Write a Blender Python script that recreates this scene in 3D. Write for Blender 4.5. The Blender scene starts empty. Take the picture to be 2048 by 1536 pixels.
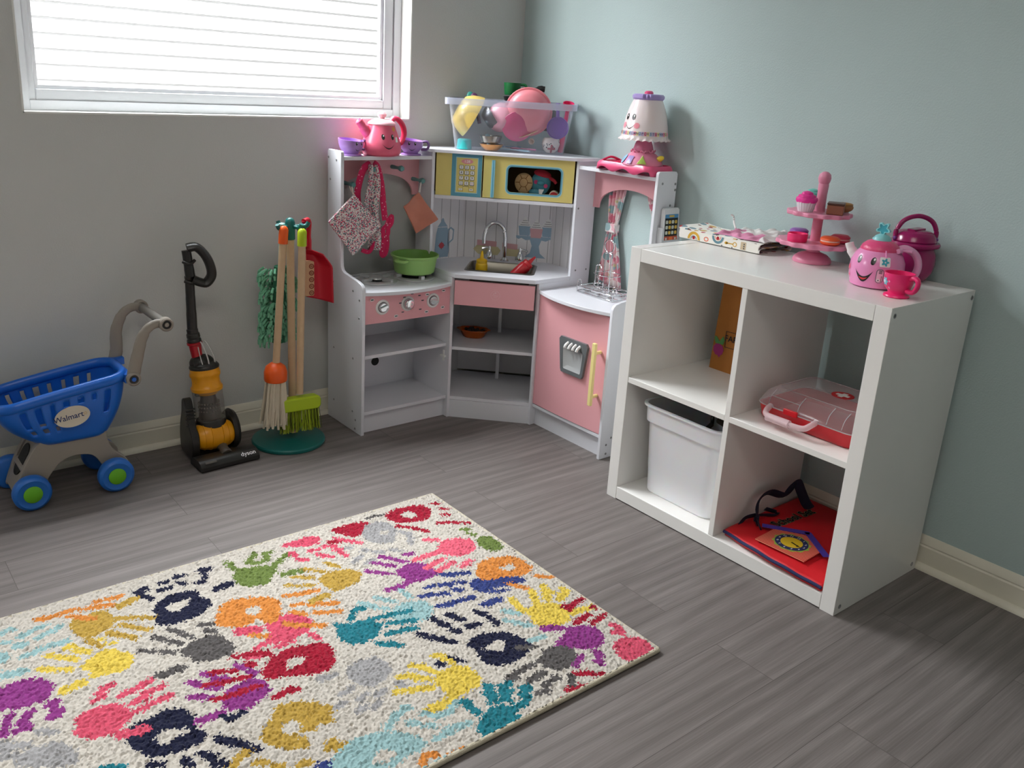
import bpy, bmesh, math, random
import numpy as np
from mathutils import Matrix, Vector
random.seed(7); PI=math.pi
SC=bpy.context.scene; COLL=SC.collection
S2=2**.5/2
def lin(c):
    c=c/255.0
    return c/12.92 if c<=.04045 else ((c+.055)/1.055)**2.4
def rgb(*c): return (lin(c[0]),lin(c[1]),lin(c[2]),1)
_mats={}
def mat(name,col,rough=.45,metal=0.0,spec=.5,bump=0.0,bscale=200.0,var=0.0,vscale=8.0,trans=0.0,alpha=1.0,coat=0.0,sheen=0.0,sss=0.0,emit=0.0):
    if name in _mats: return _mats[name]
    m=bpy.data.materials.new(name); m.use_nodes=True; nt=m.node_tree
    b=nt.nodes['Principled BSDF']; b.inputs['Base Color'].default_value=rgb(*col)
    b.inputs['Roughness'].default_value=rough; b.inputs['Metallic'].default_value=metal
    b.inputs['Specular IOR Level'].default_value=spec; b.inputs['Transmission Weight'].default_value=trans
    b.inputs['Alpha'].default_value=alpha; b.inputs['Coat Weight'].default_value=coat
    b.inputs['Sheen Weight'].default_value=sheen
    if emit: b.inputs['Emission Color'].default_value=rgb(*col); b.inputs['Emission Strength'].default_value=emit
    if sss: b.inputs['Subsurface Weight'].default_value=sss; b.inputs['Subsurface Radius'].default_value=(.01,.005,.003)
    tc=nt.nodes.new('ShaderNodeTexCoord')
    if var:
        n=nt.nodes.new('ShaderNodeTexNoise'); n.inputs['Scale'].default_value=vscale; n.inputs['Detail'].default_value=4
        nt.links.new(tc.outputs['Object'],n.inputs['Vector'])
        h=nt.nodes.new('ShaderNodeHueSaturation'); h.inputs['Color'].default_value=rgb(*col)
        mr=nt.nodes.new('ShaderNodeMapRange'); mr.inputs['From Min'].default_value=.3; mr.inputs['From Max'].default_value=.7
        mr.inputs['To Min'].default_value=1-var; mr.inputs['To Max'].default_value=1+var
        nt.links.new(n.outputs['Fac'],mr.inputs['Value']); nt.links.new(mr.outputs['Result'],h.inputs['Value'])
        nt.links.new(h.outputs['Color'],b.inputs['Base Color'])
    if bump:
        n2=nt.nodes.new('ShaderNodeTexNoise'); n2.inputs['Scale'].default_value=bscale; n2.inputs['Detail'].default_value=3
        nt.links.new(tc.outputs['Object'],n2.inputs['Vector'])
        bp=nt.nodes.new('ShaderNodeBump'); bp.inputs['Strength'].default_value=bump; bp.inputs['Distance'].default_value=.002
        nt.links.new(n2.outputs['Fac'],bp.inputs['Height']); nt.links.new(bp.outputs['Normal'],b.inputs['Normal'])
    _mats[name]=m; return m
def T(x=0,y=0,z=0): return Matrix.Translation((x,y,z))
def R(a,ax='Z'): return Matrix.Rotation(math.radians(a),4,ax)
def S(x,y=None,z=None):
    return Matrix.Diagonal((x,x if y is None else y,x if z is None else z,1))
def frame(u,v,w,o):
    m=Matrix.Identity(4)
    for i in range(3): m[i][0]=u[i]; m[i][1]=v[i]; m[i][2]=w[i]; m[i][3]=o[i]
    return m
_txt={}
def textgeo(s):
    if s in _txt: return _txt[s]
    cu=bpy.data.curves.new('t','FONT'); cu.body=s; cu.align_x='CENTER'; cu.align_y='CENTER'; cu.size=1; cu.offset=.012; cu.resolution_u=3
    o=bpy.data.objects.new('t',cu); COLL.objects.link(o)
    bpy.context.view_layer.update()
    me=o.evaluated_get(bpy.context.evaluated_depsgraph_get()).to_mesh()
    r=([tuple(v.co) for v in me.vertices],[tuple(p.vertices) for p in me.polygons])
    bpy.data.objects.remove(o); bpy.data.curves.remove(cu)
    _txt[s]=r; return r
def circ(n,r,ry=None,cx=0,cy=0,a0=0):
    ry=r if ry is None else ry
    return [(cx+r*math.cos(a0+2*PI*i/n),cy+ry*math.sin(a0+2*PI*i/n)) for i in range(n)]
def rrect(x0,x1,y0,y1,r,n=5):
    o=[]
    for cx,cy,a in ((x1-r,y1-r,0),(x0+r,y1-r,90),(x0+r,y0+r,180),(x1-r,y0+r,270)):
        for i in range(n+1):
            t=math.radians(a+90*i/n); o.append((cx+r*math.cos(t),cy+r*math.sin(t)))
    return o
def star(n,r1,r2,cx=0,cy=0,a0=0):
    return [(cx+(r1 if i%2==0 else r2)*math.cos(a0+PI*i/n),cy+(r1 if i%2==0 else r2)*math.sin(a0+PI*i/n)) for i in range(2*n)]
def flower(n,r,amp,cx=0,cy=0,k=48,a0=0):
    return [(cx+(r+amp*math.cos(n*2*PI*i/k))*math.cos(2*PI*i/k+a0),cy+(r+amp*math.cos(n*2*PI*i/k))*math.sin(2*PI*i/k+a0)) for i in range(k)]
def smooth_path(pts,k=6):
    P=[Vector(p) for p in pts]; o=[]
    for i in range(len(P)-1):
        p0=P[max(i-1,0)];p1=P[i];p2=P[i+1];p3=P[min(i+2,len(P)-1)]
        for j in range(k):
            t=j/k
            o.append(.5*((2*p1)+(p2-p0)*t+(2*p0-5*p1+4*p2-p3)*t*t+(3*p1-p0-3*p2+p3)*t**3))
    o.append(P[-1]); return o
class G:
    def __init__(s): s.v=[];s.f=[];s.m=[]
    def add(s,V,F,m=0,M=None):
        b=len(s.v)
        s.v+= [tuple(M@Vector(p)) for p in V] if M is not None else [tuple(p) for p in V]
        s.f+= [tuple(i+b for i in f) for f in F]; s.m+=[m]*len(F); return s
    def box(s,x0,x1,y0,y1,z0,z1,m=0,M=None):
        V=[(x,y,z) for z in (z0,z1) for y in (y0,y1) for x in (x0,x1)]
        return s.add(V,[(0,2,3,1),(4,5,7,6),(0,1,5,4),(2,6,7,3),(0,4,6,2),(1,3,7,5)],m,M)
    def prism(s,P,z0,z1,m=0,M=None,mt=None):
        n=len(P); V=[(p[0],p[1],z0) for p in P]+[(p[0],p[1],z1) for p in P]
        s.add(V,[tuple(range(n))[::-1]]+[(i,(i+1)%n,n+(i+1)%n,n+i) for i in range(n)],m,M)
        return s.add(V[n:],[tuple(range(n))],m if mt is None else mt,M)
    def flat(s,P,z,m=0,M=None):
        return s.add([(p[0],p[1],z) for p in P],[tuple(range(len(P)))],m,M)
    def ring(s,A,B,z0,z1,m=0,M=None):
        n=len(A); V=[(p[0],p[1],z) for z in (z0,z1) for q in (A,B) for p in q]; F=[]
        for i in range(n):
            j=(i+1)%n
            F+=[(i,j,n+j,n+i),(2*n+i,3*n+i,3*n+j,2*n+j),(i,2*n+i,2*n+j,j),(n+i,n+j,3*n+j,3*n+i)]
        return s.add(V,F,m,M)
    def lathe(s,prof,n=32,m=0,M=None,sx=1,sy=1,fn=None,arc=360):
        V=[];F=[];k=len(prof); full=arc>=360
        N=n if full else n+1
        for i in range(N):
            a=math.radians(arc)*i/n
            for j,(r,z) in enumerate(prof):
                rr,zz=(r,z) if fn is None else fn(r,z,a,j)
                V.append((rr*math.cos(a)*sx,rr*math.sin(a)*sy,zz))
        for i in range(n):
            i2=(i+1)%N
            for j in range(k-1): F.append((i*k+j,i2*k+j,i2*k+j+1,i*k+j+1))
        if full:
            if prof[0][0]>1e-6 and not getattr(s,'open',False): F.append(tuple(i*k for i in range(n))[::-1])
            if prof[-1][0]>1e-6 and not getattr(s,'open',False): F.append(tuple(i*k+k-1 for i in range(n)))
        return s.add(V,F,m,M)
    def tube(s,pts,r,n=10,m=0,M=None,closed=False,flat=1.0,k=0,up=(0,0,1)):
        P=smooth_path(pts,k) if k else [Vector(p) for p in pts]
        V=[];F=[];L=len(P)
        for i,p in enumerate(P):
            a=P[(i-1)%L] if (closed or i>0) else P[i]; b=P[(i+1)%L] if (closed or i<L-1) else P[i]
            t=(b-a).normalized(); u=Vector(up)
            if abs(t.dot(u))>.95: u=Vector((0,1,0)) if abs(t.y)<.9 else Vector((1,0,0))
            x=t.cross(u).normalized(); y=x.cross(t).normalized()
            rr=r[min(int(i*len(r)/L),len(r)-1)] if isinstance(r,(list,tuple)) else (r(i/(L-1)) if callable(r) else r)
            for j in range(n):
                c,d=math.cos(2*PI*j/n),math.sin(2*PI*j/n); V.append(p+x*(rr*c)+y*(rr*d*flat))
        for i in range(L if closed else L-1):
            i2=(i+1)%L
            for j in range(n): F.append((i*n+j,i*n+(j+1)%n,i2*n+(j+1)%n,i2*n+j))
        if not closed: F+=[tuple(range(n))[::-1],tuple((L-1)*n+j for j in range(n))]
        return s.add(V,F,m,M)
    def ell(s,rx,ry,rz,m=0,M=None,n=24,k=14):
        return s.lathe([(max(math.sin(PI*j/k),0),-math.cos(PI*j/k)) for j in range(k+1)],n,m,(M or Matrix())@S(rx,ry,rz))
    def cyl(s,r,z0,z1,m=0,M=None,n=24,r2=None):
        return s.lathe([(0,z0),(r,z0),(r if r2 is None else r2,z1),(0,z1)],n,m,M)
    def text(s,t,size,m=0,M=None,sx=1):
        V,F=textgeo(t); return s.add([(p[0]*size*sx,p[1]*size,0) for p in V],F,m,M)
    def grid(s,fn,nu,nv,m=0,M=None,wrapu=False,mask=None,mf=None):
        V=[fn(i/nu,j/nv) for i in range(nu+1) for j in range(nv+1)]
        F=[];ms=[]
        for i in range(nu):
            for j in range(nv):
                if mask and not mask(i,j): continue
                a=i*(nv+1)+j; F.append((a,a+nv+1,a+nv+2,a+1)); ms.append(mf(i,j) if mf else m)
        s.add(V,F,m,M)
        s.m[len(s.m)-len(F):]=ms
        return s
    def wrap(s,P,prof,a0,z0,off=.0006,m=0,M=None,rings=4):
        "2-D polygon laid on a lathed surface: u runs round it, v runs up"
        cx=sum(p[0] for p in P)/len(P); cy=sum(p[1] for p in P)/len(P); n=len(P)
        def pt(u,v):
            r=rad(prof,z0+v)+off; a=a0+u/max(r,1e-4); return (r*math.cos(a),r*math.sin(a),z0+v)
        V=[pt(cx,cy)]
        for k in range(1,rings+1):
            t=k/rings
            V+=[pt(cx+(p[0]-cx)*t,cy+(p[1]-cy)*t) for p in P]
        F=[(0,1+i,1+(i+1)%n) for i in range(n)]
        for k in range(rings-1):
            b=1+k*n
            F+=[(b+i,b+n+i,b+n+(i+1)%n,b+(i+1)%n) for i in range(n)]
        return s.add(V,F,m,M)
    def wtext(s,t,size,prof,a0,z0,off=.0008,m=0,M=None):
        V,F=textgeo(t); W=[]
        for p in V:
            z=z0+p[1]*size; r=rad(prof,z)+off; a=a0+p[0]*size/r; W.append((r*math.cos(a),r*math.sin(a),z))
        return s.add(W,F,m,M)
def rad(prof,z):
    pr=sorted(prof,key=lambda p:p[1])
    if z<=pr[0][1]: return pr[0][0]
    for (r0,z0),(r1,z1) in zip(pr,pr[1:]):
        if z0<=z<=z1 and z1>z0: return r0+(r1-r0)*(z-z0)/(z1-z0)
    return pr[-1][0]
def clip(P,a,b,c):
    "keep a*x+b*y<=c"
    o=[]
    for i in range(len(P)):
        p,q=P[i],P[(i+1)%len(P)]; dp=a*p[0]+b*p[1]-c; dq=a*q[0]+b*q[1]-c
        if dp<=0: o.append(p)
        if dp*dq<0:
            t=dp/(dp-dq); o.append((p[0]+(q[0]-p[0])*t,p[1]+(q[1]-p[1])*t))
    return o
def part(name,g,mats,parent=None,label=None,bevel=0,smooth=38,world=False,recalc=True,solid=0,sub=0,bseg=2,loc=None,soff=0):
    me=bpy.data.meshes.new(name); me.from_pydata(g.v,[],g.f)
    if not isinstance(mats,(list,tuple)): mats=[mats]
    for m in mats: me.materials.append(m)
    me.polygons.foreach_set('material_index',g.m)
    if recalc:
        bm=bmesh.new(); bm.from_mesh(me); bmesh.ops.remove_doubles(bm,verts=bm.verts,dist=1e-6); bmesh.ops.recalc_face_normals(bm,faces=bm.faces); bm.to_mesh(me); bm.free()
    me.polygons.foreach_set('use_smooth',[True]*len(me.polygons)); me.set_sharp_from_angle(angle=math.radians(smooth))
    o=bpy.data.objects.new(name,me); COLL.objects.link(o)
    if parent is not None:
        o.parent=parent
        if world:
            q=parent; mw=Matrix()
            while q: mw=q.matrix_basis@mw; q=q.parent
            me.transform(mw.inverted())
    if loc: 
        o.location=loc
        if world: me.transform(T(*loc).inverted())
    if solid: md=o.modifiers.new('s','SOLIDIFY'); md.thickness=solid; md.offset=soff
    if sub: md=o.modifiers.new('u','SUBSURF'); md.levels=sub; md.render_levels=sub
    if bevel:
        md=o.modifiers.new('b','BEVEL'); md.width=bevel; md.segments=bseg; md.limit_method='ANGLE'; md.angle_limit=math.radians(40)
    if label: o['label']=label
    return o
def tag(o,label,cat,group=None):
    o['label']=label; o['category']=cat
    if group: o['group']=group
    return o
def thing(name,label,cat,loc=(0,0,0),rotz=0,group=None,rot=None):
    o=bpy.data.objects.new(name,None); COLL.objects.link(o); o.empty_display_size=.05
    o.location=loc; o.rotation_euler=rot or (0,0,math.radians(rotz)); bpy.context.view_layer.update()
    return tag(o,label,cat,group)
def struct(name,g,mats,**k):
    o=part(name,g,mats,**k); o['kind']='structure'; return o
def dup(root,loc,rotz,label,group=None):
    r=root.copy(); COLL.objects.link(r); r.location=loc; r.rotation_euler=(0,0,math.radians(rotz)); r['label']=label
    if group: r['group']=group
    for ch in list(root.children):
        c=ch.copy(); COLL.objects.link(c); c.parent=r
        for g2 in ch.children:
            d=g2.copy(); COLL.objects.link(d); d.parent=c
    return r
# ---------------- camera ----------------
F_,YAW,PIT,ROL=1759.1,.6822,.2984,.0565
cy,sy,cp,sp=math.cos(YAW),math.sin(YAW),math.cos(PIT),math.sin(PIT)
fw=Vector((sy*cp,cy*cp,-sp)); r0=Vector((cy,-sy,0)); u0=r0.cross(fw)
rr=r0*math.cos(ROL)+u0*math.sin(ROL); uu=-r0*math.sin(ROL)+u0*math.cos(ROL)
cam=bpy.data.cameras.new('camera'); co=bpy.data.objects.new('camera',cam); COLL.objects.link(co)
co.matrix_world=frame(rr,uu,-fw,(-2.269,-2.715,1.198)); cam.sensor_width=36; cam.sensor_fit='HORIZONTAL'
cam.lens=F_*36/2048; cam.shift_x=38/2048; cam.shift_y=-68.6/2048; cam.clip_start=.02; SC.camera=co
SC.view_settings.view_transform='Standard'; SC.view_settings.look='None'; SC.view_settings.exposure=0.12
SC.cycles.use_denoising=True; SC.cycles.max_bounces=10; SC.cycles.transparent_max_bounces=16; SC.cycles.caustics_reflective=False; SC.cycles.caustics_refractive=False
# ---------------- light ----------------
w=bpy.data.worlds.new('world'); SC.world=w; w.use_nodes=True
bg=w.node_tree.nodes['Background']; bg.inputs['Color'].default_value=(1.0,.93,.84,1); bg.inputs['Strength'].default_value=.30
def area(name,loc,target,sx,sy_,power,col=(1,1,1)):
    l=bpy.data.lights.new(name,'AREA'); l.shape='RECTANGLE'; l.size=sx; l.size_y=sy_; l.energy=power; l.color=col
    o=bpy.data.objects.new(name,l); COLL.objects.link(o); o.location=loc
    o.rotation_euler=(Vector(target)-Vector(loc)).to_track_quat('-Z','Y').to_euler(); return o
area('sky_light',(-1.1,.75,2.55),(-1.0,-.9,.6),1.7,1.0,225,(.93,.97,1.0))
area('fill_light_unseen_window',(-3.75,.75,2.35),(-1.2,-1.5,.3),1.5,1.0,180,(.95,.98,1.0))  # added light outside an unseen window, brightens the shelf and fridge fronts
area('ceiling_bounce_fill',(-2.2,-2.4,2.3),(-2.2,-2.4,3),.9,.9,18,(1.0,.95,.90))  # added fill aimed upward, bounces off the ceiling to lift the ambient
sun=bpy.data.lights.new('sun','SUN'); sun.energy=9; sun.angle=.03; so=bpy.data.objects.new('sun',sun); COLL.objects.link(so)
so.rotation_euler=Vector((.25,.72,-.65)).to_track_quat('-Z','Y').to_euler()
# ---------------- room ----------------
def wallmat(name,col,var=.02):
    m=mat(name,col,rough=.55,spec=.35,bump=.35,bscale=220,var=var,vscale=1.5); return m
M_wl=wallmat('wall_grey_paint',(208,209,206)); M_wr=wallmat('wall_teal_paint',(182,200,199))
M_trim=mat('trim_paint',(226,221,204),rough=.35,var=.03,vscale=6)
M_ceil=mat('ceiling_paint',(235,235,232),rough=.8)
# plank floor
def floormat():
    m=bpy.data.materials.new('grey_vinyl_plank'); m.use_nodes=True; nt=m.node_tree; N=nt.nodes; L=nt.links; b=N['Principled BSDF']
    tc=N.new('ShaderNodeTexCoord')
    br=N.new('ShaderNodeTexBrick'); br.offset=.37; br.inputs['Scale'].default_value=1; br.inputs['Brick Width'].default_value=1.22; br.inputs['Row Height'].default_value=.152
    br.inputs['Mortar Size'].default_value=.0009; br.inputs['Mortar Smooth'].default_value=.2; br.inputs['Bias'].default_value=0
    br.inputs['Color1'].default_value=(0,0,0,1); br.inputs['Color2'].default_value=(1,1,1,1); br.inputs['Mortar'].default_value=(.5,.5,.5,1)
    mp0=N.new('ShaderNodeMapping'); mp0.inputs['Location'].default_value=(.31,.05,0); L.new(tc.outputs['Object'],mp0.inputs['Vector']); L.new(mp0.outputs['Vector'],br.inputs['Vector'])
    # per plank offset for the grain
    sc=N.new('ShaderNodeVectorMath'); sc.operation='SCALE'; L.new(br.outputs['Color'],sc.inputs[0]); sc.inputs['Scale'].default_value=7.3
    ad=N.new('ShaderNodeVectorMath'); ad.operation='ADD'; L.new(tc.outputs['Object'],ad.inputs[0]); L.new(sc.outputs['Vector'],ad.inputs[1])
    mp=N.new('ShaderNodeMapping'); mp.inputs['Scale'].default_value=(1.2,13,1); L.new(ad.outputs['Vector'],mp.inputs['Vector'])
    n1=N.new('ShaderNodeTexNoise'); n1.inputs['Scale'].default_value=2.2; n1.inputs['Detail'].default_value=7; n1.inputs['Roughness'].default_value=.55; n1.inputs['Distortion'].default_value=.6
    L.new(mp.outputs['Vector'],n1.inputs['Vector'])
    mp2=N.new('ShaderNodeMapping'); mp2.inputs['Scale'].default_value=(4.0,210,1); L.new(ad.outputs['Vector'],mp2.inputs['Vector'])
    n2=N.new('ShaderNodeTexNoise'); n2.inputs['Scale'].default_value=1.6; n2.inputs['Detail'].default_value=3; L.new(mp2.outputs['Vector'],n2.inputs['Vector'])
    wv=N.new('ShaderNodeTexWave'); wv.wave_type='RINGS'; wv.inputs['Scale'].default_value=1.1; wv.inputs['Distortion'].default_value=9; wv.inputs['Detail'].default_value=2; wv.inputs['Detail Scale'].default_value=.8
    mp3=N.new('ShaderNodeMapping'); mp3.inputs['Scale'].default_value=(.8,7,1); L.new(ad.outputs['Vector'],mp3.inputs['Vector']); L.new(mp3.outputs['Vector'],wv.inputs['Vector'])
    def mth(op,a,bb):
        q=N.new('ShaderNodeMath'); q.operation=op
        for i,x in enumerate((a,bb)):
            if isinstance(x,(int,float)): q.inputs[i].default_value=x
            else: L.new(x,q.inputs[i])
        return q.outputs[0]
    v=mth('ADD',mth('MULTIPLY',n1.outputs['Fac'],.46),mth('ADD',mth('MULTIPLY',n2.outputs['Fac'],.44),mth('MULTIPLY',wv.outputs['Fac'],.13)))
    v=mth('ADD',v,mth('MULTIPLY',mth('SUBTRACT',br.outputs['Color'],.5),.05))
    rp=N.new('ShaderNodeValToRGB'); e=rp.color_ramp.elements; e[0].position=.28; e[0].color=rgb(94,88,85); e[1].position=.74; e[1].color=rgb(132,125,122)
    x=rp.color_ramp.elements.new(.5); x.color=rgb(112,105,102); L.new(v,rp.inputs['Fac'])
    mx=N.new('ShaderNodeMix'); mx.data_type='RGBA'; L.new(br.outputs['Fac'],mx.inputs['Factor']); L.new(rp.outputs['Color'],mx.inputs['A']); mx.inputs['B'].default_value=rgb(88,82,79)
    L.new(mx.outputs['Result'],b.inputs['Base Color']); b.inputs['Roughness'].default_value=.5; b.inputs['Specular IOR Level'].default_value=.32
    bp=N.new('ShaderNodeBump'); bp.inputs['Strength'].default_value=.15; bp.inputs['Distance'].default_value=.001; L.new(n2.outputs['Fac'],bp.inputs['Height']); L.new(bp.outputs['Normal'],b.inputs['Normal'])
    return m
struct('floor',G().box(-4.6,.12,-4.6,.12,-.05,0),floormat())
WX0,WX1,WZ0,WZ1=-1.7446,-.5043,1.0416,2.05
g=G()
g.box(-4.6,-4.35,0,.12,0,2.45).box(-2.95,WX0,0,.12,0,2.45).box(-4.35,-2.95,0,.12,0,WZ0).box(-4.35,-2.95,0,.12,WZ1,2.45).box(WX1,.12,0,.12,0,2.45).box(WX0,WX1,0,.12,0,WZ0).box(WX0,WX1,0,.12,WZ1,2.45)
struct('wall_left',g,M_wl)
struct('wall_right',G().box(0,.12,-4.6,0,0,2.45),M_wr)
struct('wall_side',G().box(-4.72,-4.6,-4.72,.12,0,2.45),M_wl)
struct('wall_back',G().box(-4.6,.12,-4.72,-4.6,0,2.45),M_wl)
struct('ceiling',G().box(-4.6,.12,-4.6,.12,2.45,2.5),M_ceil)
# baseboards with cap profile, and quarter round
prof=[(0,0),(.014,0),(.014,.062),(.011,.066),(.012,.07),(.009,.079),(.004,.088),(.002,.0911),(0,.0911)]
qr=[(.014,0),(.030,0),(.0297,.004),(.0275,.0095),(.0235,.0135),(.018,.0158),(.014,.016)]
ML=lambda a,b:frame((0,-1,0),(0,0,1),(1,0,0),(0,0,0))
g=G().prism(prof,-4.6,-.0,0,ML(0,0)); struct('baseboard_left',g,M_trim,smooth=25)
g=G().prism(qr,-4.6,-.014,0,ML(0,0)); struct('trim_1',g,M_trim)
MR_=frame((-1,0,0),(0,0,1),(0,1,0),(0,0,0))
g=G().prism(prof,-4.6,-.014,0,MR_); struct('baseboard_right',g,M_trim,smooth=25)
g=G().prism(qr,-4.6,-.030,0,MR_); struct('trim_2',g,M_trim)
# window: drywall reveal liner, vinyl frame, sash, pane
M_vin=mat('window_vinyl',(224,226,230),rough=.35); M_rev=mat('window_reveal',(238,238,234),rough=.5)
g=G()
for (a,b_,c,d) in ((WX0-.001,WX0+.004,WZ0,WZ1),(WX1-.004,WX1+.001,WZ0,WZ1),(WX0,WX1,WZ0-.001,WZ0+.004),(WX0,WX1,WZ1-.004,WZ1+.001)): g.box(a,b_,-.002,.118,c,d)
win=struct('window_1',g,M_rev)
y0,y1=.060,.115
def fr(x0,x1,z0,z1,t,ya,yb,gg):
    gg.box(x0,x0+t,ya,yb,z0,z1); gg.box(x1-t,x1,ya,yb,z0,z1); gg.box(x0+t,x1-t,ya,yb,z0,z0+t); gg.box(x0+t,x1-t,ya,yb,z1-t,z1); return gg
wx0,wx1,wz0,wz1=WX0+.004,WX1-.004,WZ0+.004,WZ1-.004
part('window_frame',fr(wx0,wx1,wz0,wz1,.028,y0,y1,G()),M_vin,win,bevel=.002)
part('window_sash',fr(wx0+.010,wx1-.029,wz0+.022,wz1-.029,.036,y0+.006,y1-.006,G()),M_vin,win,bevel=.003)
M_bead=mat('glazing_bead',(244,245,247),rough=.3)
part('glazing_bead',fr(wx0+.046,wx1-.066,wz0+.059,wz1-.066,.010,y0+.016,y1-.02,G()),M_bead,win,bevel=.001)
def glassmat():
    m=bpy.data.materials.new('window_glass'); m.use_nodes=True; nt=m.node_tree; nt.nodes.clear(); N=nt.nodes; L=nt.links
    o=N.new('ShaderNodeOutputMaterial'); t=N.new('ShaderNodeBsdfTransparent'); gl=N.new('ShaderNodeBsdfGlossy'); gl.inputs['Roughness'].default_value=.02; df=N.new('ShaderNodeBsdfDiffuse'); df.inputs['Color'].default_value=(.55,.56,.62,1)
    m1=N.new('ShaderNodeMixShader'); m1.inputs['Fac'].default_value=.05; L.new(t.outputs[0],m1.inputs[1]); L.new(gl.outputs[0],m1.inputs[2])
    tc=N.new('ShaderNodeTexCoord'); mp=N.new('ShaderNodeMapping'); mp.inputs['Scale'].default_value=(5,1,26); L.new(tc.outputs['Object'],mp.inputs['Vector'])
    n=N.new('ShaderNodeTexNoise'); n.inputs['Scale'].default_value=1.0; n.inputs['Detail'].default_value=8; n.inputs['Roughness'].default_value=.7; L.new(mp.outputs['Vector'],n.inputs['Vector'])
    mr=N.new('ShaderNodeMapRange'); mr.inputs['From Min'].default_value=.56; mr.inputs['From Max'].default_value=.8; mr.inputs['To Max'].default_value=.22; L.new(n.outputs['Fac'],mr.inputs['Value'])
    m2=N.new('ShaderNodeMixShader'); L.new(mr.outputs[0],m2.inputs['Fac']); L.new(m1.outputs[0],m2.inputs[1]); L.new(df.outputs[0],m2.inputs[2]); L.new(m2.outputs[0],o.inputs['Surface']); return m
part('window_pane',G().box(wx0+.05,wx1-.07,.085,.088,wz0+.063,wz1-.07),glassmat(),win)
unseen_win=struct('window_2_unseen',fr(-4.35,-2.95,WZ0,WZ1,.03,.06,.115,G()),M_vin)  # unseen window, added to let light onto the shelf and fridge fronts
# neighbour's white lap siding seen through the glass
g=G(); z=-.2
while z<3.4:
    V=[(-6,4.20,z),(7,4.20,z),(-6,4.222,z+.103),(7,4.222,z+.103),(-6,4.222,z),(7,4.222,z)]
    g.add(V,[(0,1,3,2),(0,4,5,1)]); z+=.1025
struct('wall_outside',g,mat('white_lap_siding',(244,245,246),rough=.6),smooth=10,recalc=False)
# ---------------- play kitchen ----------------
M_kw=mat('kitchen_white_laminate',(226,227,233),rough=.32,var=.01)
M_kp=mat('kitchen_pink',(236,172,178),rough=.4); M_ky=mat('microwave_yellow',(228,212,128),rough=.42,var=.02)
M_kb=mat('print_blue',(92,160,182),rough=.45); M_klb=mat('print_pale_blue',(170,212,216),rough=.45)
M_scr=mat('screw_grey',(150,150,152),rough=.35,metal=.6); M_dk=mat('dark_hole',(14,13,12),rough=.7)
M_steel=mat('stainless_steel',(128,125,116),rough=.3,metal=.9); M_chrome=mat('chrome',(225,226,228),rough=.06,metal=1)
M_peg=mat('peg_teal',(92,140,138),rough=.45); M_wp=mat('print_white',(238,238,236),rough=.5); M_ink=mat('print_ink',(52,58,66),rough=.5)
M_silver=mat('burner_silver',(204,205,206),rough=.3,metal=.35); M_blk=mat('black_plastic',(20,20,21),rough=.35)
K=thing('play_kitchen','white and pink wooden corner play kitchen with yellow microwave, standing in the room corner','play kitchen',(-.42,-.42,0))
def kp(name,g,m,**k): return part(name,g,m,K,world=True,**k)
FL=frame((1,0,0),(0,0,1),(0,-1,0),(-.845,0,0)); FRr=frame((0,1,0),(0,0,1),(-1,0,0),(0,-.847,0))
SPL=frame((0,-1,0),(0,0,1),(1,0,0),(-.845,0,0)); SPR=frame((-1,0,0),(0,0,1),(0,1,0),(0,-.847,0))
CPL=frame((1,0,0),(0,-1,0),(0,0,1),(-.845,0,0)); CPR=frame((0,1,0),(-1,0,0),(0,0,1),(0,-.847,0))
def FD(t): return frame((S2,-S2,0),(0,0,1),(-S2,-S2,0),(-S2*t,-S2*t,0))
CPD=frame((S2,-S2,0),(-S2,-S2,0),(0,0,1),(0,0,0))
def bow(a,we,sag):
    q=min(max((a-.012)/.347,0),1); return we+sag*4*q*(1-q)
A0,A1=.012,.359
AA=[A0+(A1-A0)*i/16 for i in range(17)]
side=[(.032,0),(.032,.940),(.038,.947),(.115,.947),(.121,.944),(.123,.938),(.123,.585),(.125,.567),(.132,.555),(.145,.549),(.175,.545),(.235,.537),(.256,.532),(.266,.525),(.27,.513),(.27,0)]
mid=[(.032,0),(.032,.943),(.125,.943),(.125,.5265),(.27,.5265),(.27,0)]
for SP,FX,CP,nm in ((SPL,FL,CPL,'L'),(SPR,FRr,CPR,'R')):
    kp('side_panel',G().prism(side,0,.012,0,SP),M_kw,bevel=.0015)
    kp('partition_panel',G().prism(mid,A1,A1+.012,0,SP),M_kw,bevel=.001)
    kp('upper_shelf',G().box(A0,A1,.032,.123,.917,.929,0,CP),M_kw,bevel=.001)
    P=[(a,bow(a,.268,.034)) for a in AA]+[(A1,.032),(A0,.032)]
    kp('counter',G().prism(P,.493,.505,0,CP),M_kw,bevel=.001)
    # valance with an arch cut in its lower edge
    n=24; arch=[(.1855-.147*math.cos(PI*i/n),.788+.075*math.sin(PI*i/n)**.85) for i in range(n+1)]
    g=G(); V=[]
    for i in range(n+1):
        x,z=arch[i]; V+=[(x,z),(x,.917)]
    for w_ in (.034,.042):
        g.add([(p[0],p[1],w_) for p in V],[(2*i,2*i+2,2*i+3,2*i+1) for i in range(n)],0,FX)
    g.add([(p[0],p[1],w_) for p in arch for w_ in (.034,.042)],[(2*i,2*i+1,2*i+3,2*i+2) for i in range(n)],0,FX)
    g.box(A0,arch[0][0],.785,.917,.034,.042,0,FX).box(arch[-1][0],A1,.785,.917,.034,.042,0,FX)
    kp('valance',g,M_kp)
    kp('bottom_shelf',G().box(A0,A1,.035,.262,.070,.082,0,CP),M_kw,bevel=.001)
    kp('kick_board',G().box(A0,A1,.236,.246,0,.070,0,CP),M_kw)
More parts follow.
